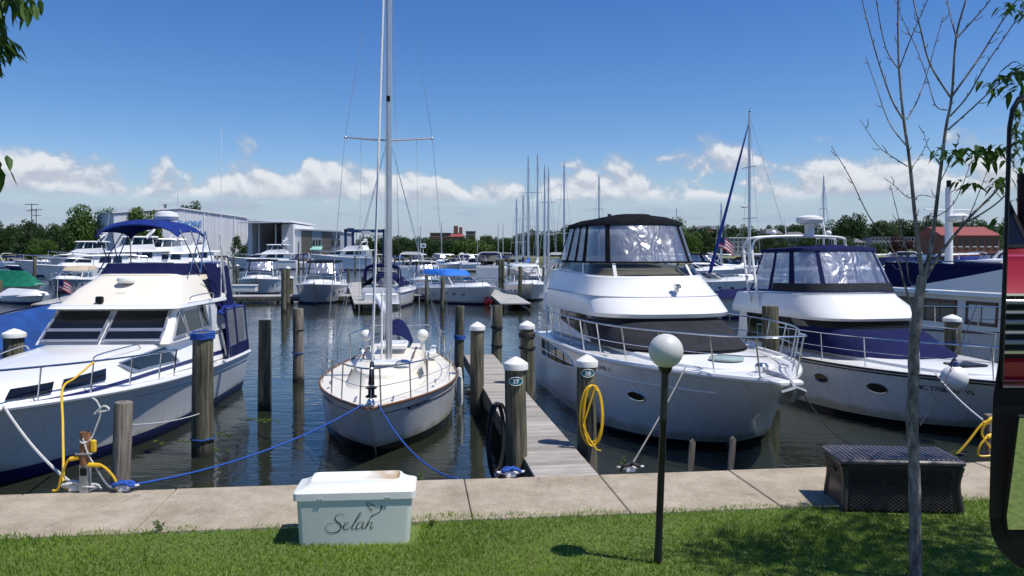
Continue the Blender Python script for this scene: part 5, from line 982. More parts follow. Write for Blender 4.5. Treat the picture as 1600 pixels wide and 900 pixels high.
near_tree('dense tree behind the lawn, seen only in the vehicle mirror', (9.0, -17, 0), (9.0, -17, 4.0), [((9.0, -17, 6.0), 2.6), ((11, -17.5, 6.5), 2.2), ((7.6, -17, 7.5), 2.0), ((10, -17, 8.5), 2.2), ((12.5, -16.5, 5.5), 1.8)], 160, 0.22, 12)
def mirror():
    D = 1.15; k = D/FPX; r = thing('side_mirror', 'black vehicle side mirror at the right edge reflecting a red truck', 'mirror', at(1700, 520, D)); o = Vector(r.location)
    def W(px, py, dy=0.0): p = at(px, py, D); return Vector((p.x+dy*0.78, p.y+dy, p.z))-o
    L = [(1610, 145), (1590, 152), (1579, 170), (1574, 200), (1571, 300), (1566, 450), (1561, 560), (1552, 620), (1548, 720), (1546, 800), (1549, 832), (1561, 858), (1585, 882), (1612, 896)]
    out = L+[(1790, 905), (1812, 880), (1818, 700), (1822, 300), (1815, 165), (1795, 143)]
    C = (1690, 520)
    def ring(f, dy): return [W(C[0]+(x-C[0])*f, C[1]+(y-C[1])*f, dy) for x, y in out]
    MB().loft([ring(0.985, -0.012), ring(1.0, -0.004), ring(1.0, 0.03), ring(0.93, 0.08), ring(0.75, 0.11)]).build('housing', BLACKP, r, smooth=60)
    def glass(name, pts, tilt):
        P = [W(x, y, -0.0135) for x, y in pts]; zc = sum(p.z for p in P)/len(P); P = [Vector((p.x, p.y-(p.z-zc)*math.tan(tilt)-0.004 if tilt else p.y, p.z)) for p in P]
        MB().poly(P, (0, 0.002, 0)).build(name, mat('mirror_silver', (0.86, 0.87, 0.88), 0.01, 1.0, var=0.0), r, smooth=0)
        MB().tube(P, 0.0028, 6, closed=True).build('glass_rim', BLACKP, r)
    glass('upper_glass', [(1606, 156), (1592, 163), (1584, 178), (1580, 205), (1577, 300), (1572, 450), (1567, 590), (1568, 603), (1800, 603), (1806, 300), (1800, 175), (1785, 156)], 0.0)
    glass('lower_glass', [(1576, 642), (1573, 720), (1571, 800), (1576, 826), (1595, 852), (1620, 868), (1780, 868), (1798, 850), (1802, 642)], R(9))
    MB().tube(curve([(0.2, 0.06, 0.05), (0.35, 0.02, 0.03), (0.6, -0.15, 0.0)], 5), 0.018, 8).build('arm', BLACKP, r)
mirror()
def truck():
    r = thing('red_truck', 'red truck with black grille and chrome bumper, seen only in the vehicle mirror', 'truck', (5.45, -5.75, 0), R(90))     # local x forward = world +y
    hood = Tier([(1.42, 1.42, -2.2, 0.0, 1.05, 1.0, 0.25), (2.30, 2.28, -2.2, 0.0, 1.03, 0.98, 0.25), (2.78, 2.70, -2.2, -0.35, 0.98, 0.86, 0.3)], 0.4); hood.build('hood', REDP, r, 0.06)
    cab = Tier([(0.9, 0.9, -4.2, -1.9, 1.18, 1.15, 0.2), (2.78, 2.78, -4.2, -2.0, 1.16, 1.12, 0.2), (3.42, 3.42, -4.1, -2.35, 1.08, 1.04, 0.2), (3.56, 3.54, -4.0, -2.5, 1.0, 0.95, 0.2)], 0.4); cab.build('cab', REDP, r, 0.06)
    for y0, y1 in ((-1.0, -0.03), (0.03, 1.0)): pane(r, [(-1.93, y0, 2.80), (-1.93, y1, 2.80), (-2.28, y1*0.95, 3.40), (-2.28, y0*0.95, 3.40)], 'windshield', GLASS, BLACKP, 0.05, (1, 0, 0.3))
    MB().tube([(-1.85, 0.9, 2.82), (-1.95, 0.2, 2.98)], 0.012, 5).build('wiper', BLACKP, r)
    g = MB().box((0.02, 0, 1.98), (0.10, 1.80, 0.66), bev=0.02).build('grille', BLACKP, r)
    for k in range(6): MB().box((0.09, 0, 1.73+0.10*k), (0.05, 1.72, 0.045), bev=0.01).build('grille_bar', CHROME if k % 2 == 0 else HULLGREY, g)
    MB().box((0.0, 0, 1.56), (0.20, 2.1, 0.22), bev=0.04).build('lower_panel', REDP, r)
    for y in (-0.82, 0.82): MB().box((0.10, y, 1.56), (0.06, 0.30, 0.16), bev=0.04).build('headlight', CHROME, r)
    MB().box((0.10, 0, 1.24), (0.32, 2.36, 0.34), bev=0.05).build('bumper', CHROME, r)
    for y in (-1.05, 1.05):
        for x in (-0.9, -3.6): MB().tube([(x, y-0.14, 0.5), (x, y+0.14, 0.5)], 0.5, 20).build('wheel', RUBBER, r)
        MB().tube([(-2.3, y*1.12, 1.6), (-2.3, y*1.12, 3.75)], 0.07, 10).build('exhaust_stack', CHROME if y > 0 else BLACKP, r)
        MB().box((-1.0, y, 1.15), (1.7, 0.36, 0.5), bev=0.12).build('fender', REDP, r)
    MB().box((-3.4, 0, 0.75), (5.5, 0.9, 0.3)).build('chassis', BLACKP, r)
    MB().box((-2.6, 0.0, 3.62), (0.3, 0.24, 0.12), bev=0.03).build('roof_lamp', PLASTW, r)
truck()
# ------------------------------------------------------------------ boats further out
def place(px, d): return (px-800)/FPX*d, d
def cruiser(label, px, d, ang, L=9, B=3.1, hull=None, top='enclosure', can=BLACKCAN, glass=CLEARGLASS, fb=(0.95, 1.25), arch=True, group=None, cover=None, name='cabin_cruiser', radar=False, stripe=STRIPE, reg=None, detail=True):
    x, y = place(px, d); a = R(ang); f = Vector((sin(a), -cos(a), 0)); x -= f.x*L/2; y -= f.y*L/2
    r = boat(name, label, x, y, ang, 'boat', group)
    h = Hull(L, B, fb[0], fb[1], rake=L*0.17, tb=0.92, p=2.4, wl=0.92, wp=2.0, flare=1.6, boot=0.13); h.build(r, [BOTTOM, stripe, hull or GELG], GEL, GEL if detail else None, n=18, rrad=0.05)
    Tier([(fb[0], fb[1]-0.06, 0.32*L, 0.90*L, B*0.40, B*0.37, L*0.36), (fb[0]+0.30, fb[1]+0.22, 0.32*L, 0.82*L, B*0.34, B*0.29, L*0.32)], 0.8, 8).build('trunk_cabin', GEL, r, 0.07)
    z0 = fb[0]+0.28; ws = Tier([(z0, z0+0.02, 0.10*L, 0.60*L, B*0.43, B*0.40, L*0.15), (z0+0.50, z0+0.50, 0.12*L, 0.50*L, B*0.40, B*0.36, L*0.12)], 0.7, 8)
    Tier([(fb[0]-0.1, fb[0]-0.1, 0.0, 0.6*L, B*0.45, B*0.42, L*0.14), (z0+0.03, z0+0.03, 0.0, 0.6*L, B*0.44, B*0.41, L*0.14)], 0.7, 8).build('cockpit_coaming', GEL, r, 0.04)
    for sg in (1, -1):
        for u0, u1 in ((0.25, 0.48), (0.50, 0.73), (0.75, 0.99)): ws.panel(r, 'windshield', glass, sg, rect(u0, u1, 0.02, 0.96), 0.0, 5, 2)
        for u in (0.25, 0.49, 0.74): ws.panel(r, 'windshield_post', WHITEP if detail else ALU, sg, rect(u-0.012, u+0.012, 0, 1), 0.01, 2, 2)
    if top in ('enclosure', 'bimini', 'hardtop'):
        zt_ = z0+(0.98 if top == 'bimini' else 1.30); tm = GEL if top == 'hardtop' else can
        en = Tier([(z0+0.52, z0+0.50, 0.06*L, 0.49*L, B*0.41, B*0.37, L*0.12), (zt_, zt_-0.06, 0.08*L, 0.42*L, B*0.36, B*0.33, L*0.10)], 0.65, 8)
        if top == 'enclosure': fly_enclosure(r, en, can, [0.0, 0.28, 0.52, 0.80, 1.0], 0.022, top_arch=0.08)
        else:
            l = en.l[-1]; Tier(([(l[0]-0.28, l[1]-0.30, l[2]-0.1, l[3]+0.35, l[4]+0.12, l[5]+0.1, l[6])] if top == 'bimini' else [])+[(l[0]-0.04, l[1]-0.06, l[2], l[3]+0.12, l[4], l[5], l[6]), (l[0]+0.06, l[1]+0.04, l[2]+0.05, l[3]+0.05, l[4]-0.08, l[5]-0.08, l[6])], 0.6, 8).build('hardtop' if top == 'hardtop' else 'bimini_top', tm, r, 0.03)
            for sg in (1, -1):
                for u in (0.02, 0.5): MB().tube([en.pt(sg, u, 0), en.pt(sg, u, 1)], 0.022, 6).build('top_post', STEEL, r)
    if arch:
        for sg in (1, -1): MB().tube(curve([(0.16*L, sg*B*0.45, z0-0.1), (0.10*L, sg*B*0.44, z0+0.9), (0.12*L, sg*B*0.34, z0+1.42), (0.13*L, 0, z0+1.46)], 6), 0.06, 8).build('radar_arch', GEL, r)
    if radar: MB().lathe([(0.05, 0), (0.30, 0.03), (0.33, 0.12), (0.15, 0.22), (0.01, 0.225)], (0.14*L, 0, z0+1.5), 14).build('radome', PLASTW, r)
    if cover == 'stern':
        MB().grid(lambda u, v: (lerp(-0.05, 0.42*L, u), (2*v-1)*B*0.44, z0+0.15+(0.55+0.25*sin(PI*u))*(1-abs(2*v-1)**3)), 8, 10, thick=(0, 0, -0.03)).build('cockpit_cover', can, r, smooth=60)
        MB().tube(curve([(0.3, -B*0.40, z0+0.4), (0.4, -B*0.36, z0+1.25), (0.4, 0, z0+1.40), (0.4, B*0.36, z0+1.25), (0.3, B*0.40, z0+0.4)], 6), 0.11, 8).build('folded_bimini', can, r)
        MB().box((-0.25, 0, 0.28), (0.55, B*0.86, 0.10), bev=0.03).build('swim_platform', GEL, r); MB().box((0.02, 0, 0.6), (0.25, B*0.8, 0.62), bev=0.08).build('transom', GEL, r)
    if cover == 'tarp': MB().grid(lambda u, v: (lerp(0.42*L, 0.80*L, u), (2*v-1)*B*(0.33-0.12*u), fb[0]+0.42-0.08*u+0.08*sin(11*u+7*v)*(1-abs(2*v-1))), 10, 8, thick=(0, 0, -0.03)).build('foredeck_tarp', YELLOWTARP, r, smooth=60)
    if detail:
        railing(r, [h.edge(t*L, 0.10, 0.0, 1) for t in (0.45, 0.6, 0.75, 0.9)]+[Vector((L*0.985, 0, fb[1]))]+[h.edge(t*L, 0.10, 0.0, -1) for t in (0.9, 0.75, 0.6, 0.45)], 0.5, 0.05, 0.022, mid=False)
        for sg in (1, -1):
            for t in (0.55, 0.64, 0.73):
                xx = t*L; MB().grid(lambda u, v: (xx+0.15*cos(2*PI*u)*v, sg*(h.side(xx+0.15*cos(2*PI*u)*v, fb[0]*0.72)+0.012), fb[0]*0.72+0.07*sin(2*PI*u)*v), 12, 1).build('porthole', GLASS, r)
        MB().tube([(L*0.93, 0, fb[1]+0.05), (L*1.02, 0, fb[1]+0.02)], 0.05, 6).build('anchor', GALV, r)
    return r
def yacht(label, px, d, ang, L=16, B=4.8, fb=(1.5, 2.2), fly=True, hard=False, glass=GLASS, mast=True, hull=None, name='motor_yacht', group=None, lean=0.0):
    x, y = place(px, d); a = R(ang); f = Vector((sin(a), -cos(a), 0)); x -= f.x*L/2; y -= f.y*L/2; r = boat(name, label, x, y, ang, 'yacht', group)
    h = Hull(L, B, fb[0], fb[1], rake=L*0.14, tb=0.93, p=2.6, wl=0.93, wp=2.0, flare=1.6, boot=0.2); h.build(r, [BOTTOM, STRIPE, hull or GEL], GEL, GEL, n=18, rrad=0.06)
    z = fb[0]; ca = Tier([(z-0.1, z+0.25, 0.10*L, 0.80*L, B*0.42, B*0.38, L*0.30), (z+1.25, z+1.05, 0.10*L, 0.64*L, B*0.38, B*0.34, L*0.20)], 0.75, 10); ca.build('saloon', GEL, r, 0.1)
    for sg in (1, -1):
        for u0, u1 in ((0.10, 0.24), (0.26, 0.44), (0.52, 0.74), (0.76, 0.99)): ca.panel(r, 'saloon_window', glass, sg, ((u0, 0.45), (u1, 0.45), (u1-0.015, 0.90), (u0+0.015, 0.90)), 0.02)
        for t in (0.55, 0.63, 0.71): MB().box((t*L, sg*(h.side(t*L, z*0.62)+0.01), z*0.62), (0.5, 0.03, 0.18), bev=0.01).build('hull_window', GLASS, r)
    Tier([(z+1.20, z+1.10, 0.02*L, 0.60*L, B*0.45, B*0.40, L*0.16), (z+1.34, z+1.22, 0.02*L, 0.58*L, B*0.44, B*0.38, L*0.15)], 0.7, 8).build('upper_deck', GEL, r, 0.05)
    if fly:
        fl = Tier([(z+1.30, z+1.20, 0.14*L, 0.52*L, B*0.40, B*0.34, L*0.14), (z+2.0, z+1.85, 0.16*L, 0.44*L, B*0.37, B*0.30, L*0.10)], 0.7, 8); fl.build('flybridge', GEL, r, 0.08)
        if hard:
            wi = Tier([(z+1.95, z+1.85, 0.16*L, 0.44*L, B*0.36, B*0.30, L*0.10), (z+2.75, z+2.75, 0.17*L, 0.40*L, B*0.33, B*0.27, L*0.08)], 0.7, 8)
            for sg in (1, -1):
                for u0, u1 in ((0.02, 0.26), (0.28, 0.5), (0.52, 0.74), (0.76, 1.0)): wi.panel(r, 'bridge_window', CLEARGLASS, sg, rect(u0, u1, 0.05, 0.95), 0, 5, 2)
                for u in (0.01, 0.27, 0.51, 0.75): wi.panel(r, 'bridge_post', WHITEP, sg, rect(u-0.012, u+0.012, 0, 1), 0.02, 2, 2)
            Tier([(z+2.72, z+2.72, 0.12*L, 0.44*L, B*0.38, B*0.32, L*0.1), (z+2.86, z+2.84, 0.13*L, 0.43*L, B*0.36, B*0.30, L*0.1)], 0.6, 8).build('hardtop', GEL, r, 0.05)
        zt_ = z+(2.86 if hard else 1.9)
        for sg in (1, -1): MB().tube(curve([(0.22*L, sg*B*0.36, zt_-0.3), (0.16*L, sg*B*0.32, zt_+0.6), (0.15*L, 0, zt_+0.75)], 5), 0.10, 8).build('radar_arch', GEL, r)
        MB().lathe([(0.1, 0), (0.4, 0.05), (0.42, 0.2), (0.2, 0.34), (0.01, 0.35)], (0.16*L, 0, zt_+0.8), 14).box((0.2*L, 0, zt_+0.66), (0.3, 1.4, 0.14), bev=0.04).build('radar', PLASTW, r)
        if mast: MB().tube([(0.15*L, 0.5, zt_+0.5), (0.10*L, 0.6, zt_+4)], [0.04, 0.015], 6).build('antenna', WHITEP, r)
    railing(r, [h.edge(t*L, 0.10, 0.0, 1) for t in (0.5, 0.65, 0.8, 0.92)]+[Vector((L*0.985, 0, fb[1]))]+[h.edge(t*L, 0.10, 0.0, -1) for t in (0.92, 0.8, 0.65, 0.5)], 0.7, 0.05, 0.035, mid=False)
    return r
def sailboat(label, px, d, ytop, ang, L=9, hull=None, cover=None, jib=None, spread=True, name='sailboat', group=None, rig=True, wid=None, text=None):
    x, y = place(px, d); a = R(ang); f = Vector((sin(a), -cos(a), 0)); mxl = 0.55*L; r = boat(name, label, x-f.x*mxl, y-f.y*mxl, ang, 'sailboat', group)
    h = Hull(L, L*0.32, 0.95, 1.15, rake=L*0.13, tb=0.62, m=0.45, p=2.0, wl=0.92, wp=1.9, flare=1.2, boot=0.15); h.build(r, [BOTTOM, STRIPE, hull or GELG], GELC, TEAK, n=16)
    Tier([(0.95, 1.0, 0.22*L, 0.72*L, L*0.09, L*0.09, L*0.2), (1.40, 1.25, 0.22*L, 0.68*L, L*0.075, L*0.075, L*0.18)], 0.8, 8).build('coach_roof', GEL, r, 0.06)
    H = zt(ytop, d)-WZ; w = wid or max(0.075, 3.2/2/FPX*d)
    m = MB().tube([(mxl, 0, 1.2), (mxl, 0, H*0.6), (mxl, 0, H)], [w, w*0.95, w*0.7], 10).build('mast', ALU, r)
    MB().box((mxl, 0, H+0.08), (0.25, 0.06, 0.05)).tube([(mxl, 0, H), (mxl, 0, H+0.4)], 0.015, 5).build('masthead', BLACKP, m)
    if spread:
        for t in (0.42, 0.70): MB().tube([(mxl, -L*0.10, H*t), (mxl, L*0.10, H*t)], 0.03, 6).build('spreader', ALU, m)
    if rig:
        sw = max(0.012, 0.5/2/FPX*d)
        for q in ((L*0.985, 0, 1.15), (0.05, 0, 0.95), (mxl-0.2, L*0.15, 0.95), (mxl-0.2, -L*0.15, 0.95)): stay(r, q, (mxl, 0, H*0.98), sw)
    if jib: MB().tube([Vector((L*0.97, 0, 1.3)).lerp(Vector((mxl+0.1, 0, H*0.93)), t) for t in (0, 0.02, 0.3, 0.8, 1)], [0.04, 0.14, 0.13, 0.08, 0.03], 8).build('furled_jib', jib, r)
    MB().tube([(mxl-0.05, 0, 2.0), (0.10*L, 0, 2.1)], 0.07, 8).build('boom', ALU, r)
    if cover: MB().tube([(mxl-0.05, 0, 2.9), (mxl-0.2, 0, 2.3), (0.3*L, 0, 2.2), (0.10*L, 0, 2.15)], [0.12, 0.22, 0.2, 0.1], 8).build('sail_cover', cover, r)
    if text: textmesh(text, 0.55, lambda u, v, z: (-0.03, -u, 0.38+v), 'name_lettering', WHITEP, r, 0.01, 'CENTER')
    railing(r, [h.edge(t*L, 0.06, 0, 1) for t in (0.05, 0.3, 0.6, 0.85)]+[Vector((L*0.98, 0, 1.15))]+[h.edge(t*L, 0.06, 0, -1) for t in (0.85, 0.6, 0.3, 0.05)], 0.6, 0, 0.018, 'lifelines', mid=False)
    return r
cruiser('grey hulled cruiser moored bow on, black canvas top with clear windows', 501, 56, 8, 9, 3.35, hull=HULLGREY, arch=False).scale = (1, 1, 1.12)
cruiser('white cruiser with black canvas top, bow on behind the dock with the white chest', 406, 68, 14, 9.5, 3.6, arch=False).scale = (1, 1, 1.12)
cruiser('white cruiser with rounded clear enclosure, bow on right of the bimini poles', 323, 78, 12, 9, 3.3, can=BLUEHULL, hull=GELG)
cruiser('white cruiser moored stern on with navy cockpit cover behind the sloop mast', 617, 53.5, 176, 8, 2.7, top='none', can=NAVY, arch=False, cover='stern', fb=(0.95, 1.1))
cruiser('white cruiser with bright blue canvas top and blue fender', 722, 55, 32, 9.2, 3.2, can=BRIGHTBLUE, top='bimini', arch=False, radar=True)
cruiser('cream cruiser with yellow tarp on its foredeck beside the small dock', 823, 60, 4, 9, 3.1, hull=GELC, cover='tarp', can=TANCAN, top='hardtop', arch=False, stripe=BLACKHULL)
cruiser('cruiser with dark enclosure behind the blue topped cruiser', 664, 70, 8, 9, 3.0, can=BLACKCAN)
cruiser('white express cruiser with hardtop and portholes, bow to the right, behind the big cruiser', 1122, 62, 62, 10, 3.3, top='hardtop', arch=False, radar=True, fb=(1.1, 1.5))
cruiser('beige cruiser with arched windshield left of the flybridge cruiser bow', 112, 72, 12, 8.5, 3.0, can=TANCAN, hull=HULLGREY, top='bimini', arch=False, glass=CLEARGLASS)
def tarped(label, px, d, ang, L, B, m, fb=0.8, ht=0.7, name='covered_boat'):
    x, y = place(px, d); a = R(ang); f = Vector((sin(a), -cos(a), 0)); r = boat(name, label, x-f.x*L/2, y-f.y*L/2, ang, 'boat'); h = Hull(L, B, fb, fb+0.25, rake=L*0.15); h.build(r, HM, GEL, GEL, n=16)
    Tier([(fb-0.15, fb+0.1, -0.05, L*0.98, B*0.52, B*0.5, L*0.4), (fb+0.1, fb+0.3, 0.0, L*0.95, B*0.46, B*0.42, L*0.36), (fb+ht, fb+ht*0.9, 0.1, L*0.80, B*0.12, B*0.10, L*0.2)], 0.85, 10).build('tarp', m, r, 0.05, smooth=60); return r
tarped('boat under a green cover at the far left', 8, 60, 70, 7.5, 2.6, GREENCAN, 0.9, 1.3)
tarped('boat under a navy cover between the two big cruisers', 1183, 42, -74, 7.5, 2.4, NAVY, 1.0, 0.55)
tarped('small boat under a pale cover beside the green covered boat', 42, 54, 60, 4.2, 1.7, GEL, 0.5, 0.5, 'covered_dinghy')
# background yachts and cruisers
yacht('white motor yacht with swept dark windows, bow to the left, before the blue boat lift', 536, 172, -97, 14.5, 4.6, (1.9, 2.5), hull=GEL).scale = (1, 1.2, 1.36)
yacht('older white motor yacht moored before the open shed', 412, 180, -84, 15, 4.6, (1.5, 2.2), hard=True).scale = (1.05, 1.2, 1.3)
yacht('white flybridge yacht behind the bimini frame, tallest of the moored group', 190, 112, -60, 13, 4.6, (1.7, 2.2), hard=True).scale = (1.2, 1.2, 1.3)
yacht('pale yacht with framed bridge windows behind the blue workboat', 118, 124, -72, 13, 4.6, (1.5, 2.0), hard=True).scale = (1.15, 1.15, 1.25)
yacht('white trawler yacht with big wheelhouse windows left of the bimini frame', 140, 96, -38, 10, 4.0, (1.2, 1.6), fly=False).scale = (1.1, 1.1, 1.35)
yacht('white yacht with open flybridge seen through the bimini frame', 236, 114, -50, 12, 4.4, (1.5, 2.0), hard=True).scale = (1.2, 1.2, 1.3)
yacht('cream yacht half hidden by the blue bimini edge', 280, 122, -40, 12, 4.4, (1.5, 2.0)).scale = (1.2, 1.2, 1.4)
def workboat():
    r = yacht('blue hulled boat with white roof and orange panel at the far left shore', 66, 146, -88, 14, 4.0, (1.0, 1.4), fly=False, hull=BLUEHULL, name='workboat'); MB().box((1.5, 2.05, 0.55), (3.0, 0.1, 0.9), bev=0.03).build('orange_panel', ORANGE, r); MB().box((1.5, -2.05, 0.55), (3.0, 0.1, 0.9), bev=0.03).build('orange_panel', ORANGE, r)
workboat()
yacht('white cruiser with large side windows behind the trawler', 1522, 66, -80, 10, 3.6, (1.0, 1.4), fly=True)
def trawler():
    x, y = 11.2, 21.5; r = boat('trawler', 'white trawler cabin with wooden framed window and navy canvas at the right edge', 13.1, 27.0, 14, 'boat')
    h = Hull(9.5, 3.5, 1.0, 1.5, rake=1.3, wl=0.93); h.build(r, [BOTTOM, BLACKHULL, GELG], GEL, TEAK, n=20)
    ca = Tier([(1.0, 1.1, 0.8, 6.2, 1.45, 1.35, 0.5), (2.15, 2.15, 0.9, 5.9, 1.36, 1.28, 0.45)], 0.45, 10); ca.build('cabin', GELC, r, 0.03)
    for sg in (1, -1):
        def sp(x, z): return Vector((x, sg*(lerp(1.45, 1.36, (z-1.0)/1.15)-0.022*x+0.02), z))
        for x0, x1 in ((1.2, 2.35), (2.75, 3.9), (4.3, 5.3)):
            w = pane(r, [sp(x0, 1.38), sp(x1, 1.38), sp(x1, 1.95), sp(x0, 1.95)], 'window', GLASS, TEAK, 0.10, (0, sg, 0)); MB().tube([sp((x0+x1)/2, 1.38), sp((x0+x1)/2, 1.95)], 0.025, 5).build('mullion', TEAK, w)
        MB().box((3.2, sg*1.36, 2.215), (4.8, 0.05, 0.05)).build('trim_board', TEAK, r)
        MB().poly([(1.0, sg*1.38, 2.28), (5.8, sg*1.32, 2.28), (5.8, sg*1.30, 3.02), (1.0, sg*1.34, 3.06)], (0, sg*0.02, 0)).build('side_canvas', NAVY, r)
        MB().poly([(2.0, sg*1.395, 2.285), (5.75, sg*1.35, 2.285), (5.75, sg*1.33, 2.95), (4.5, sg*1.345, 2.72)], (0, sg*0.02, 0)).build('side_panel', GEL, r)
    Tier([(2.14, 2.14, 0.5, 6.3, 1.55, 1.45, 0.5), (2.24, 2.24, 0.5, 6.3, 1.55, 1.45, 0.5)], 0.45, 8).build('roof', GEL, r, 0.03)
    MB().tube([(1.0, -1.3, 3.12), (5.4, -1.28, 3.10)], 0.02, 6).build('top_rail', STEEL, r); MB().tube([(1.0, 1.3, 3.12), (5.4, 1.28, 3.10)], 0.02, 6).build('top_rail', STEEL, r)
    railing(r, [h.edge(t, 0.08, 0, -1) for t in (0.5, 2.0, 3.5, 5, 6.5, 8, 9)]+[Vector((9.4, 0, 1.5))]+[h.edge(t, 0.08, 0, 1) for t in (9, 8, 6.5, 5, 3.5, 2.0, 0.5)], 0.7, 0.02, 0.016)
    MB().tube([(2.2, 0, 2.24), (2.2, 0, 5.4)], [0.13, 0.10], 12).build('mast', WHITEP, r); MB().tube([(2.2, -0.9, 4.7), (2.2, 0.9, 4.7)], 0.025, 6).build('crossarm', WHITEP, r)
    MB().lathe([(0.05, 0), (0.28, 0.03), (0.30, 0.14), (0.13, 0.22), (0.01, 0.225)], (2.6, 0.0, 4.35), 16).box((2.4, 0, 4.33), (0.5, 0.2, 0.05)).build('radome', PLASTW, r); MB().tube([(2.2, 0, 5.4), (2.2, 0, 5.62)], 0.07, 8).build('mast_lamp', BLACKP, r)
trawler()
S1 = sailboat('sailboat with tall silver mast and furled royal blue jib behind the big cruiser', 1171, 66, 176, -70, 9.5, cover=None, jib=ROYAL, wid=0.13)
MB().lathe([(0.05, 0), (0.28, 0.03), (0.30, 0.12), (0.1, 0.2)], (0.55*9.5+0.5, 0, zt(325, 66)-WZ), 12).build('radome', PLASTW, S1)
sailboat('sailboat with slim mast right of the cruiser radome', 1287, 92, 276, 170, 8.5)
sailboat('sailboat with slim grey mast between the flag and the big cruiser', 1127, 120, 318, 160, 9)
sailboat('sailboat with bare mast right above the black enclosure', 936, 95, 277, 175, 8.5)
sailboat('sailboat with white mast just left of the black enclosure', 881.5, 92, 256, 178, 9)
sailboat('black hulled sailboat with white name on its transom', 851, 92, 262, 176, 11, hull=BLACKHULL, text='AURORA')
sailboat('sailboat with dark mast crossing the black hulled one', 857, 104, 265, 174, 9.5)
sailboat('sailboat with the tallest mast left of the black enclosure, white sail cover', 840, 112, 243, 175, 11, cover=GEL)
sailboat('sailboat with tall mast and bright blue sail cover', 825.5, 122, 245, 174, 11, cover=BRIGHTBLUE)
sailboat('sailboat with shorter mast and navy sail cover', 817.5, 130, 306, 175, 9, cover=NAVY)
sailboat('sailboat with shorter mast, leftmost of the mast cluster', 807, 138, 312, 176, 9)
for k, (px, d, yt) in enumerate(((778.5, 230, 352), (786, 240, 350), (690, 250, 347), (657, 240, 355), (1057, 180, 326), (746, 300, 372))):
    sailboat(('far sailboat with bare mast just left of the mast cluster', 'far sailboat second left of the mast cluster', 'far sailboat with thin mast before the brick complex', 'far sailboat with thin mast at the channel sign', 'far sailboat with thin mast right of the black enclosure', 'far sailboat with low mast before the sand coloured block')[k], px, d, yt, 170-8*k, 8, rig=False, spread=False, group='far sailboats', wid=0.14)
ORD = 'first second third fourth fifth sixth seventh eighth ninth tenth eleventh twelfth thirteenth fourteenth fifteenth sixteenth seventeenth eighteenth nineteenth twentieth'.split(); ORD += ['twenty-'+o for o in ORD[:9]]+['thirtieth']+['thirty-'+o for o in ORD[:9]]+['fortieth']+['forty-'+o for o in ORD[:9]]
for k, (px, d, a, L) in enumerate(sorted(((627, 215, 80, 9), (645, 225, -80, 8), (672, 200, 100, 8), (690, 228, 20, 9), (712, 205, -70, 9), (735, 215, 10, 9), (757, 250, 60, 9), (775, 190, 170, 9), (792, 175, 172, 9), (806, 160, 168, 9), (875, 150, 172, 9), (905, 170, 170, 9),
        (1062, 120, 75, 9), (1085, 135, -70, 10), (1105, 110, 60, 9), (1140, 140, 80, 10), (1160, 120, -60, 9), (1195, 130, 70, 9), (1235, 150, -80, 10), (1275, 140, 60, 9), (1320, 150, 80, 9), (1365, 140, -75, 10), (1402, 105, -70, 9), (1424, 125, 70, 9), (1446, 112, -80, 9), (1468, 130, 80, 9), (1500, 120, -70, 10), (1545, 115, -75, 10), (30, 200, 80, 10), (330, 200, -70, 10), (462, 190, -80, 9), (605, 230, 60, 9), (655, 120, 165, 9), (700, 150, 20, 9), (745, 165, 80, 9), (770, 120, 172, 8), (1070, 95, 70, 9), (1215, 95, 60, 9), (1255, 105, -60, 9), (1340, 110, 75, 9), (1385, 96, -70, 9), (1476, 92, -75, 9), (250, 150, 80, 10), (305, 155, -80, 10)))):
    cruiser(ORD[k]+' white cruiser from the left among the far moored boats', px, d, a, L, 3.1, can=(NAVY, BLACKCAN, ROYAL, BLACKCAN)[k % 4], top=('bimini', 'enclosure', 'hardtop')[k % 3], arch=k % 2 == 0, group='far moored cruisers', glass=GLASS, detail=False, hull=(GEL, GELG, BLUEHULL, GEL)[(k*7) % 4 if k % 5 == 0 else 0]).scale = (1.3, 1.3, 1.35)
# ------------------------------------------------------------------ far docks and pilings
def far_dock(label, a, b, w, z=-0.15, chest=None):
    a = Vector(a); b = Vector(b); d = (b-a).normalized(); n = Vector((-d.y, d.x, 0)); r = thing('mooring_dock', label, 'dock', (a.x, a.y, WZ)); o = r.location
    def q(s, m, zz): p = a+d*s+n*m; return Vector((p.x, p.y, zz))-o
    L = (b-a).length; MB().poly([q(0, -w/2, z), q(L, -w/2, z), q(L, w/2, z), q(0, w/2, z)], (0, 0, -0.06)).build('deck', mat('dock_grey', (0.36, 0.35, 0.33), 0.85, var=0.25, scale=1.5, stretch=(1, 1, 1), dirt=0.3), r, smooth=0)
    for m in (-1, 1): MB().poly([q(0, m*w/2, z-0.062), q(L, m*w/2, z-0.062), q(L, m*(w/2-0.06), z-0.062), q(0, m*(w/2-0.06), z-0.062)], (0, 0, -0.28)).build('fascia', PILE, r, smooth=0)
    for k in range(int(L/2.5)+1): s = min(L-0.1, 0.1+2.5*k); MB().tube([q(s, -w/2+0.15, z-0.07), q(s, -w/2+0.15, WZ-1)], 0.10, 8).build('dock_leg', PILE, r)
def G2(px, py, z=-0.15): return on(px, py, z)
far_dock('long grey dock with a white chest on it, left of the grey hulled cruiser', G2(322, 462), G2(548, 461), 2.4)
far_dock('narrow dock between the grey hulled cruiser and the navy covered boat', G2(553, 441), G2(574, 474), 1.5)
far_dock('narrow dock between the navy covered boat and the blue topped cruiser', G2(646, 446), G2(662, 461), 1.4)
far_dock('small floating dock beside the cream cruiser', G2(776, 453), G2(806, 474), 1.8)
far_dock('dock reaching right from the cream cruiser', G2(856, 449), G2(890, 451), 1.5)
far_dock('low dock behind the flybridge cruiser bow', G2(70, 475), G2(150, 455), 1.4)
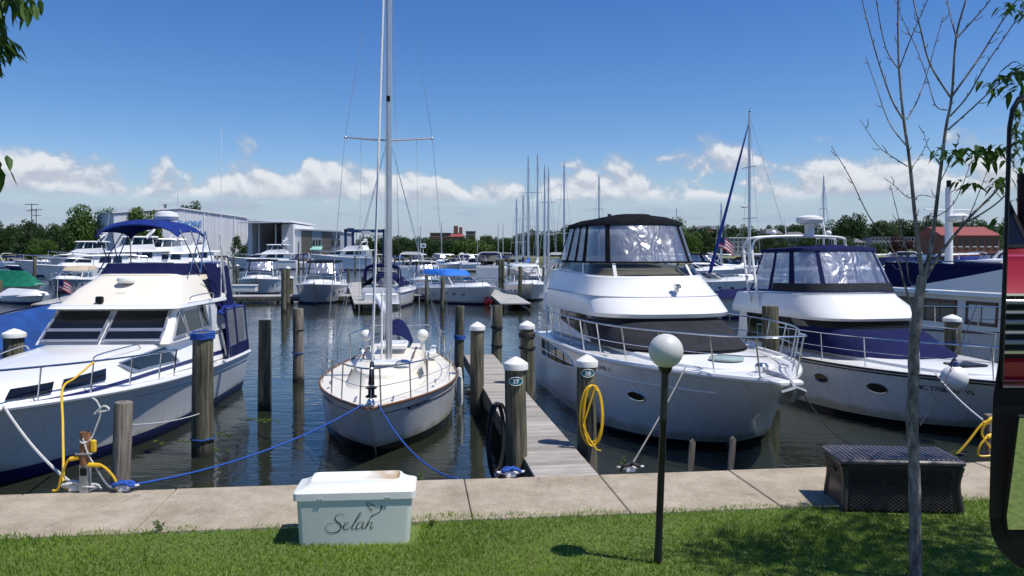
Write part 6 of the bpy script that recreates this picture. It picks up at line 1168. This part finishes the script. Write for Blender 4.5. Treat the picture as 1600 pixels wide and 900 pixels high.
far_dock('dock beside the portholed express cruiser', G2(1190, 461), G2(1240, 459), 1.6)
far_dock('timber dock below the blue boat lift', G2(600, 424), G2(760, 420), 3.0)
p = G2(381, 457); o = MB().box((0, 0, 0.26), (1.75, 0.65, 0.46), bev=0.04).box((0, 0, 0.53), (1.85, 0.72, 0.09), bev=0.03).build('white_chest', PLASTW, None, (p.x, p.y+0.3, -0.15), 0.02); tag(o, 'long white chest on the far grey dock', 'storage box')
for lb, px, y0, y1, w, cap in (('dark piling before the grey hulled cruiser, nearer of the pair', 443.5, 421, 488, 8, False), ('white capped piling of the pair before the grey hulled cruiser', 449.8, 419, 477, 7, True), ('white capped piling left of the black topped cruiser', 371, 415, 450, 5, True), ('piling at the head of the narrow dock', 545, 419, 450, 4, False),
        ('piling on the narrow dock left of the sloop mast', 568, 432, 474, 6, False), ('piling left of the blue topped cruiser, at the dock', 658, 422, 458, 5.5, False), ('middle piling left of the blue topped cruiser', 667, 429, 476, 5.5, False), ('tall piling in front of the blue topped cruiser', 691, 434, 485, 6.5, False), ('piling on the small dock before the cream cruiser', 812.5, 416, 471, 6.5, False),
        ('slim piling in the water left of the bimini frame', 54, 402, 446, 5, False), ('piling before the orange panel of the workboat', 97, 403, 420, 3.5, False), ('piling beside the white trawler yacht', 148, 402, 425, 5, False), ('piling at the far left edge beside the green cover', 1, 437, 470, 5, False), ('short capped piling behind the grey hulled cruiser', 455, 434, 470, 7, True), ('tall pole before the older white yacht', 466, 378, 424, 1.8, False),
        ('piling right of the cream cruiser', 849, 418, 452, 4, False), ('piling at the black enclosure edge', 866, 414, 450, 4, False)):
    d = FPX*(CAMZ-WZ)/(y1-HZ); pile_px(lb, px, y0, d, w, cap=cap, n=10)
for k in range(15):
    t = k/14; d = 98+192*t**1.15; x = -1.1-11.2*(d-98)/192; piling(ORD[k]+' piling from the near end of the receding row along the fairway', x, d, 2.1-0.7*t, 0.20, n=8, group='receding row of pilings')
for k, px in enumerate((98, 340, 350, 357, 365, 467, 474, 555, 562, 572, 583, 590, 596, 606, 617, 630, 642, 655)):
    d = 150+(k*37 % 23); pile_px(ORD[k]+' distant piling from the left along the yacht basin docks', px, 401-(k % 3), d, 2.6, n=8, group='yacht basin pilings')
for k, (px, d) in enumerate(((795, 84), (872, 100), (890, 110), (1222, 105), (1245, 112), (1312, 100), (1408, 92), (1440, 96), (1462, 92))): pile_px(ORD[k]+' distant piling from the left among the far moored cruisers', px, 405, d, 4, n=8, group='far mooring pilings')
o = MB().ball((0, 0, 0), 0.26, 9, sz=1.15).tube([(0, 0, 0.28), (0, 0, 0.36)], 0.05).build('buoy', REDBALL, None, (on(762, 470, -0.3).x, on(762, 470, -0.3).y, -0.32)); tag(o, 'round red buoy afloat beside the small dock', 'buoy')
FX, FY = place(683, 210)
r = thing('channel_sign', 'white square sign on a pole above the far docks', 'sign', (place(661, 150)[0], 150, WZ)); MB().tube([(0, 0, -1), (0, 0, 5.2)], 0.07, 8).build('pole', WHITEP, r); MB().box((0, -0.1, 5.0), (1.1, 0.05, 0.85), bev=0.02).build('board', WHITEP, r); MB().box((0.05, -0.13, 5.0), (0.5, 0.02, 0.35)).build('symbol', TEAL, r)
def flag(label, px, py, d, s, tilt):
    FLB = mat('flag_blue', (0.02, 0.03, 0.15), 0.8); FLR = mat('flag_red', (0.5, 0.03, 0.05), 0.8); FLW = mat('flag_white', (0.75, 0.74, 0.72), 0.8); p = at(px, py, d); r = thing('flag', label, 'flag', p)
    MB().tube([(0, 0, -s*1.2), (tilt, 0, s*1.05)], 0.018*d/50, 6).build('staff', WHITEP, r)
    for k in range(7):
        f = lambda u, v, k=k: (tilt+u*s*0.9-0.25*s*u*u*0, 0.06*s*sin(7*u+2), s-0.62*s*(k+v)/7-0.5*s*u*u); MB().grid(f, 8, 1).build('stripe', FLR if k % 2 == 0 else FLW, r, smooth=60)
    MB().grid(lambda u, v: (tilt+u*s*0.38, 0.06*s*sin(7*u*0.42+2)-0.015*s, s-0.36*s*v-0.5*s*(u*0.42)**2), 5, 2).build('canton', FLB, r)
flag('small striped flag hanging beside the flybridge cruiser roof', 88, 462, 40, 0.85, 0.08); flag('striped flag above the express cruiser hardtop', 1112, 398, 66, 1.5, 0.5); flag('small striped flag beside the bare mast above the black enclosure', 947, 347, 95, 1.0, 0.2)
# ------------------------------------------------------------------ buildings
METAL = mat('ribbed_metal', (0.72, 0.73, 0.75), 0.5, var=0.04, scale=0.2, dirt=0.1); ROOFW = mat('metal_roof', (0.66, 0.67, 0.68), 0.45, var=0.05, scale=0.2); DARK = mat('dark_interior', (0.012, 0.012, 0.014), 0.8)
TANW = mat('tan_wall', (0.20, 0.17, 0.13), 0.8, var=0.1, scale=0.5); BRICK = mat('brick_wall', (0.20, 0.09, 0.065), 0.85, var=0.15, scale=0.6); SAND = mat('sand_wall', (0.42, 0.33, 0.20), 0.85, var=0.1, scale=0.6)
REDROOF = mat('red_roof', (0.26, 0.055, 0.05), 0.7, var=0.12, scale=0.5); GREYROOF = mat('grey_roof', (0.13, 0.13, 0.145), 0.8, var=0.15, scale=0.5); SIDING = mat('grey_siding', (0.34, 0.36, 0.38), 0.8, var=0.1, scale=0.5); LIFTB = mat('lift_blue', (0.012, 0.04, 0.13), 0.4, var=0.1); SIGNB = mat('sign_blue', (0.01, 0.22, 0.55), 0.5)
def warehouse():
    r = thing('warehouse', 'large white ribbed metal warehouse with low gable and blue lettering', 'building', (-103, 206, 0.2), math.atan2(29, 25)); Wd, pk = 38.3, 17.5; he, hp = 13.2, 15.1
    def top(x): return lerp(he, hp, x/pk) if x < pk else lerp(hp, he, (x-pk)/(Wd-pk))
    nb = 18; xs = [Wd*i/nb for i in range(nb+1)]
    for i in range(nb):
        a, b = xs[i]+0.02, xs[i+1]-0.02; m = MB(); m.poly([(a, 0, 0), (b, 0, 0), (b, 0, top(b)), (a, 0, top(a))], (0, 0.15, 0))
        for k in range(5): xx = a+(b-a)*(k+0.5)/5; m.box((xx, -0.06, top(xx)/2-0.05), (0.10, 0.11, top(xx)-0.3))
        m.build('wall_panel', METAL, r, smooth=0)
    MB().poly([(0, 0.2, 0), (Wd, 0.2, 0), (Wd, 0.2, he-0.1), (pk, 0.2, hp-0.1), (0, 0.2, he-0.1)], (0, 10, 0)).build('shell', METAL, r, smooth=0)
    for a, b in ((-0.5, pk), (pk, Wd+0.5)): MB().poly([(a, -0.4, top(a)+0.05), (b, -0.4, top(b)+0.05), (b, -0.4, top(b)+0.45), (a, -0.4, top(a)+0.45)], (0, 11, 0)).build('roof', ROOFW, r, smooth=0)
    for x in (7.6, 24.6, 34.0): MB().box((x, -0.2, top(x)/2), (0.22, 0.16, top(x)-0.2)).build('downpipe', WHITEP, r)
    textmesh('SHORE', 2.3, lambda u, v, w: (16.9+u*0.98, -0.24, zt(354, 222)-0.2+v), 'sign_lettering', SIGNB, r, 0.04)
    MB().lathe([(0.3, 0), (0.3, 0.6), (0.5, 0.7), (0.5, 1.0), (0.1, 1.2)], (pk-1, 6, hp+0.4), 10).build('roof_vent', GREYROOF, r); MB().tube([(pk+1.6, 4, hp), (pk+1.6, 4, hp+4.5)], 0.06, 6).build('mast', GALV, r)
warehouse()
def shed():
    d = 226; X = lambda px: (px-800)/FPX*d; xc = X(422); r = thing('boat_shed', 'white boat storage shed with open dark bay under a canopy roof', 'building', (xc, d, 0.2)); z = lambda y: zt(y, d)-0.2; x = lambda px: X(px)-xc
    MB().poly([(x(387.5), 0, 0), (x(394), 0, 0), (x(394), 0, z(345)), (x(387.5), 0, z(345))], (0, 30, 0)).build('wall', METAL, r, smooth=0); MB().poly([(x(440), 0, 0), (x(458), 0, 0), (x(458), 0, z(350)), (x(440), 0, z(350))], (0, 30, 0)).build('wall', METAL, r, smooth=0)
    MB().poly([(x(394), 28, 0), (x(440), 28, 0), (x(440), 28, z(345)), (x(394), 28, z(345))], (0, 0.3, 0)).build('back_wall', DARK, r, smooth=0)
    MB().poly([(x(386), -0.5, z(345)), (x(453), -0.5, z(347)), (x(453), -0.5, z(344)), (x(386), -0.5, z(341))], (0, 31, 0)).build('roof', ROOFW, r, smooth=0)
    MB().poly([(x(389), -9, z(351)), (x(456), -9, z(350)), (x(456), 0, z(347.5)), (x(389), 0, z(348.5))], (0, 0, 0.35)).build('canopy', ROOFW, r, smooth=0)
    for px in (404, 430): MB().box((x(px), 0.5, z(350)/2), (0.3, 0.3, z(350))).build('post', WHITEP, r)
    d2 = 228; X2 = lambda px: (px-800)/FPX*d2; xc2 = X2(494); o = thing('office_building', 'low office block of tan and white wall panels beside the boat shed', 'building', (xc2, d2, 0.2)); x = lambda px: X2(px)-xc2
    for a, b, m, t in ((459, 471, METAL, 358), (471, 487, TANW, 360), (487, 503, SIDING, 360), (503, 518, TANW, 361), (518, 532, SIDING, 362)): MB().poly([(x(a)+0.03, 0, 0), (x(b)-0.03, 0, 0), (x(b)-0.03, 0, z(t)), (x(a)+0.03, 0, z(t))], (0, 20, 0)).build('wall_panel', m, o, smooth=0)
    MB().poly([(x(458), -0.3, z(358.5)), (x(534), -0.3, z(362.5)), (x(534), -0.3, z(360.5)), (x(458), -0.3, z(356.5))], (0, 21, 0)).build('roof', ROOFW, o, smooth=0)
    for a, b, t, bt in ((489, 501, 375, 383), (520, 530, 368, 372), (519, 531, 375, 383)):
        w = MB().box(((x(a)+x(b))/2, -0.05, (z(t)+z(bt))/2), (x(b)-x(a), 0.12, z(t)-z(bt))).build('window', GLASS, o)
        for k in (1, 2): xx = x(a)+(x(b)-x(a))*k/3; MB().box((xx, -0.13, (z(t)+z(bt))/2), (0.10, 0.06, z(t)-z(bt))).build('mullion', WHITEP, w)
    MB().poly([(x(487), -2.5, z(391)), (x(506), -2.5, z(391)), (x(504), 0, z(386)), (x(489), 0, z(386))], (0, 0, 0.2)).build('awning', mat('mint_roof', (0.25, 0.5, 0.42), 0.6), o, smooth=0); MB().box((x(496), -1.2, 1.3), (2.6, 2.2, 2.6)).build('porch', WHITEP, o)
shed()
def lift():
    d = 196; X = lambda px: (px-800)/FPX*d; xc = X(570); r = thing('boat_lift', 'tall dark blue travelling boat lift gantry behind the white yacht', 'boat lift', (xc, d, 0.2)); x = lambda px: X(px)-xc; h = zt(358, d)-0.2
    for px in (540, 600):
        for y in (0, 9): MB().box((x(px), y, h/2), (0.6, 0.6, h)).build('leg', LIFTB, r); MB().tube([(x(px), y-0.4, 0.6), (x(px), y+0.4, 0.6)], 0.6, 12).build('wheel', RUBBER, r)
        MB().box((x(px), 4.5, h-0.3), (0.65, 9.6, 0.6)).build('side_beam', LIFTB, r); MB().box((x(px), 4.5, 1.4), (0.6, 9.5, 0.5)).build('lower_beam', LIFTB, r)
    MB().box((x(570), 9, h-0.2), (x(600)-x(540), 0.6, 0.8)).build('top_beam', LIFTB, r); MB().box((x(572), -0.1, h-0.9), (2.2, 0.2, 0.9)).build('name_board', WHITEP, r); MB().box((x(548), 0, h-0.1), (1.6, 0.8, 0.7)).build('hoist', LIFTB, r)
    for px in (552, 588): MB().tube([(x(px), 4, h-0.6), (x(px), 4, 3.0)], 0.05, 5).build('sling_cable', BLACKP, r)
lift()
def block(label, px0, px1, ytop, ybase, d, m, roofm, roof='flat', name='building', floors=2, nw=6, dep=14, extra=None, wm=GLASS):
    x0, x1 = (px0-800)/FPX*d, (px1-800)/FPX*d; zb = zt(ybase, d); h = zt(ytop, d)-zb; w = x1-x0; r = thing(name, label, 'building', ((x0+x1)/2, d, zb)); hw = h if roof == 'flat' else h*0.62
    MB().poly([(-w/2, 0, -8), (w/2, 0, -8), (w/2, 0, hw), (-w/2, 0, hw)], (0, dep, 0)).build('wall', m, r, smooth=0)
    if roof == 'flat': MB().box((0, dep/2, hw+0.2), (w+0.8, dep+0.8, 0.5)).build('roof', roofm, r, smooth=0)
    else: MB().add([(-w/2-0.6, -0.8, hw), (w/2+0.6, -0.8, hw), (w/2+0.6, dep+0.8, hw), (-w/2-0.6, dep+0.8, hw), (-w/2+(w*0.18 if roof == 'hip' else 0), dep/2, h), (w/2-(w*0.18 if roof == 'hip' else 0), dep/2, h)], [(0, 1, 5, 4), (2, 3, 4, 5), (0, 4, 3), (1, 2, 5), (0, 3, 2, 1)]).build('roof', roofm, r, smooth=0)
    fh = hw/floors; ww = w/nw*0.5
    for f in range(floors):
        for k in range(nw):
            wo = MB().box((-w/2+w*(k+0.5)/nw, -0.05, fh*(f+0.55)), (ww, 0.14, fh*0.5)).build('window', wm, r, smooth=0); MB().box((-w/2+w*(k+0.5)/nw, -0.15, fh*(f+0.27)), (ww*1.15, 0.2, fh*0.06)).build('sill', WHITEP, wo, smooth=0)
    if extra: extra(r, w, hw)
    return r
block('dark brick block of the hillside complex beyond the trees, left wing', 672, 703, 364.5, 378, 620, BRICK, GREYROOF, 'flat', floors=2, nw=6)
block('brick block with a square chimney tower beyond the trees', 703, 724, 363.5, 380, 616, BRICK, REDROOF, 'hip', floors=2, nw=5, extra=lambda r, w, h: (MB().box((-1.0, 6, h+4), (3.2, 3.2, 9)).build('tower', BRICK, r, smooth=0), MB().box((2.8, 6, h+3.5), (2.4, 2.4, 8)).build('tower', BRICK, r, smooth=0)))
block('grey topped block right of the brick tower', 728, 742, 362, 380, 622, TANW, GREYROOF, 'flat', floors=3, nw=3)
block('sand coloured block at the right end of the hillside complex', 750, 768, 370, 382, 618, SAND, SAND, 'flat', floors=2, nw=4)
block('red roofed brick hall behind the trawler', 1472, 1562, 353, 392, 330, BRICK, REDROOF, 'gable', floors=1, nw=8, dep=22)
block('grey apartment house left of the sapling trunk', 1316, 1352, 372, 390, 470, SIDING, GREYROOF, 'hip', floors=2, nw=7)
block('long grey apartment house behind the sapling', 1362, 1440, 371, 392, 480, SIDING, GREYROOF, 'flat', floors=3, nw=14)
block('pale terraced house above the portholed cruiser', 1140, 1168, 372, 394, 430, SIDING, WHITEP, 'flat', floors=3, nw=4)
block('grey roofed house right of the silver mast', 1198, 1222, 357, 378, 500, TANW, GREYROOF, 'hip', floors=2, nw=4)
block('grey roofed house partly behind the cruiser radome', 1232, 1262, 362, 384, 480, SIDING, GREYROOF, 'hip', floors=2, nw=5)
block('wide pale roof among the trees above the flag', 1090, 1122, 352, 368, 560, SIDING, GREYROOF, 'hip', floors=1, nw=5)
block('small house with red roof among the trees', 1106, 1116, 360, 374, 540, SAND, REDROOF, 'gable', floors=1, nw=2)
block('small white house on the left slope under the trees', 22, 44, 380, 394, 285, WHITEP, GREYROOF, 'gable', floors=1, nw=3, dep=7)
def pole(label, px, ytop, d):
    r = thing('utility_pole', label, 'utility pole', (place(px, d)[0], d, 0.2)); h = zt(ytop, d)-0.2; MB().tube([(0, 0, 0), (0, 0, h)], [0.2, 0.13], 8).build('post', BARKD, r)
    for z, w in ((h-0.3, 2.2), (h-2.4, 1.7)): MB().box((0, 0, z), (w*2, 0.2, 0.2)).build('crossarm', BARKD, r)
    MB().lathe([(0.3, 0), (0.32, 1.2), (0.1, 1.3)], (0.5, 0, h-6.5), 8).build('transformer', GALV, r)
pole('wooden utility pole with two crossarms at the left shore, nearer', 49.5, 318, 262); pole('wooden utility pole right behind its twin at the left shore', 56.5, 326, 285)
# ------------------------------------------------------------------ trees
def crown_mesh(name, seed, m, nlobe=12, leaves=1500, size=0.085, tall=1.0, low=0.15):
    g = np.random.default_rng(seed); C = []
    for k in range(nlobe):
        a = g.uniform(0, 2*PI); z = g.uniform(low, 0.86); rr = 0.36*math.sqrt(max(0.05, 1-((z-0.45)/0.55)**2)); C.append((rr*cos(a)*g.uniform(.5, 1.1), rr*sin(a)*g.uniform(.5, 1.1), z, g.uniform(0.13, 0.24)))
    C = np.array(C); idx = g.choice(nlobe, leaves, p=C[:, 3]**2/np.sum(C[:, 3]**2)); d = g.normal(size=(leaves, 3)); d /= np.linalg.norm(d, axis=1)[:, None]
    rad = C[idx, 3]*(0.55+0.5*g.random(leaves)**0.6); p = C[idx, :3]+d*rad[:, None]; n = d+g.normal(size=(leaves, 3))*0.7; n /= np.linalg.norm(n, axis=1)[:, None]
    t = np.cross(n, g.normal(size=(leaves, 3))); t /= np.linalg.norm(t, axis=1)[:, None]; b = np.cross(n, t); s = size*g.uniform(0.5, 1.2, leaves)[:, None]
    V = np.stack([p-t*s*0.5, p+b*s*0.32, p+t*s*0.5, p-b*s*0.32], 1).reshape(-1, 3); return V
def mesh_from(V, name, m):
    n = len(V)//4; me = bpy.data.meshes.new(name); me.vertices.add(n*4); me.vertices.foreach_set('co', V.reshape(-1)); me.loops.add(n*4); me.loops.foreach_set('vertex_index', np.arange(n*4)); me.polygons.add(n); me.polygons.foreach_set('loop_start', np.arange(n)*4); me.polygons.foreach_set('loop_total', np.full(n, 4)); me.update(); me.validate(); me.materials.append(m); return me
def trunk(h, r0, seed):
    q = random.Random(seed); b = MB(); b.tube([(0, 0, -0.03*h), (0.01*h, 0, 0.2*h), (0, 0.01*h, 0.5*h), (0, 0, 0.75*h)], [r0, r0*0.8, r0*0.5, r0*0.2], 8)
    for k in range(6): a = q.uniform(0, 6.28); z = q.uniform(0.2, 0.5)*h; b.tube([(0, 0, z), (0.12*h*cos(a), 0.12*h*sin(a), z+0.12*h), (0.24*h*cos(a), 0.24*h*sin(a), z+0.22*h)], [r0*0.4, r0*0.25, r0*0.1], 6)
    return b
def tree(label, px, ytop, d, wpx, m, seed, leaves=3500, size=0.06, zb=None, low=0.15, name='tree', lobes=16):
    x = (px-800)/FPX*d; zb = land_z(x, d) if zb is None else zb; h = zt(ytop, d)-zb; w = wpx/FPX*d; V = crown_mesh('crown', seed, m, lobes, leaves, size, low=low); V = V*np.array([w/0.92, w/0.92, h/1.02]); r = thing(name, label, 'tree', (x, d, zb), 0)
    put('crown', mesh_from(V, 'crown', m), r); trunk(h, 0.022*h, seed).build('trunk', BARKD, r)
tree('broad leafy tree before the left end of the warehouse', 143, 316, 212, 74, LEAF, 1, 9000, 0.05, low=0.18, lobes=24)
tree('light green tree before the warehouse behind the bimini', 225, 324, 210, 56, LEAFY, 2, 6500, 0.055, low=0.2, lobes=20)
tree('dark tree rising behind the warehouse roof', 297, 317, 330, 40, LEAFD, 3, 3000, 0.07, low=0.3)
tree('small dark tree before the boat shed corner', 374, 368, 205, 24, LEAFD, 4, 2200, 0.08)
tree('young dark tree on the left slope near the small house', 10, 352, 240, 40, LEAFD, 5, 3500, 0.06)
tree('bushy mid green tree at the left shore by the utility poles', 66, 372, 250, 46, LEAF, 6, 3500, 0.06, low=0.08)
tree('rounded tree between the workboat and the warehouse tree', 96, 352, 262, 44, LEAFD, 7, 3000, 0.06, low=0.08)
tree('maroon leaved tree left of the red roofed hall', 1408, 368, 300, 36, LEAFR, 8, 3000, 0.07, low=0.08)
tree('tall round tree above the grey apartment house', 1332, 330, 500, 44, LEAFD, 9, 3000, 0.07)
tree('second tall tree above the long apartment house', 1385, 341, 510, 40, LEAFD, 10, 2600, 0.07)
tree('light green tree before the brick complex', 722, 369, 420, 40, LEAF, 11, 2600, 0.075, low=0.05)
tree('yellow green tree right of the brick complex', 752, 374, 405, 44, LEAFY, 12, 2600, 0.075, low=0.05)
tree('dark conical tree before the far brick wing', 700, 372, 430, 26, LEAFD, 13, 2000, 0.08, low=0.05)
tree('bright green low tree right of the black enclosure', 1078, 392, 250, 36, LEAFY, 15, 2000, 0.08, low=0.02, zb=0.3)
tree('tall dark tree behind the mast cluster', 878, 352, 430, 50, LEAFD, 16, 3000, 0.07, low=0.05)
tree('wide green tree right of the black enclosure', 1068, 341, 420, 60, LEAF, 17, 3600, 0.065, low=0.05)
tree('leafy shrub tree at the warehouse foot', 310, 378, 205, 18, LEAFD, 18, 1500, 0.09)
tree('small tree behind the office roof', 488, 354, 300, 18, LEAFD, 19, 1500, 0.09)
def woods():
    g = np.random.default_rng(21); Vs = []; var = [crown_mesh('c', 100+k, None, 12, 1500, 0.075, low=0.05) for k in range(8)]
    def row(px0, px1, n, d0, d1, h0, h1, top=None):
        for k in range(n):
            px = px0+(px1-px0)*(k+g.uniform(0, 1))/n; d = g.uniform(d0, d1); x = (px-800)/FPX*d; h = g.uniform(h0, h1); w = h*g.uniform(0.75, 1.15); V = var[g.integers(8)].copy(); a = g.uniform(0, 6.28); c, s = cos(a), sin(a)
            X = V[:, 0]*c-V[:, 1]*s; Y = V[:, 0]*s+V[:, 1]*c; zb = land_z(x, d); Vs.append(np.stack([x+X*w, d+Y*w, zb-0.5+V[:, 2]*h], 1))
    row(-120, 100, 34, 275, 330, 6, 10); row(-120, 60, 26, 330, 380, 9, 12); row(40, 180, 18, 310, 380, 9, 12); row(600, 700, 20, 410, 450, 9, 12); row(690, 830, 24, 440, 500, 8, 12); row(790, 1000, 30, 420, 480, 11, 15); row(990, 1120, 26, 440, 540, 12, 16)
    row(600, 1000, 40, 520, 640, 9, 13); row(1090, 1330, 40, 540, 660, 13, 18); row(1110, 1330, 24, 440, 490, 8, 12); row(1320, 1700, 50, 540, 660, 13, 19); row(1290, 1470, 14, 400, 440, 6, 9); row(1440, 1700, 22, 400, 460, 9, 13); row(1700, 2100, 30, 420, 600, 12, 18); row(-600, -120, 40, 280, 420, 11, 17); row(380, 620, 26, 420, 560, 10, 13)
    o = put('distant_woods', mesh_from(np.concatenate(Vs), 'distant_woods', LEAFD)); tag(o, 'dark green mass of trees along the far shore', 'woods', kind='stuff')
woods()
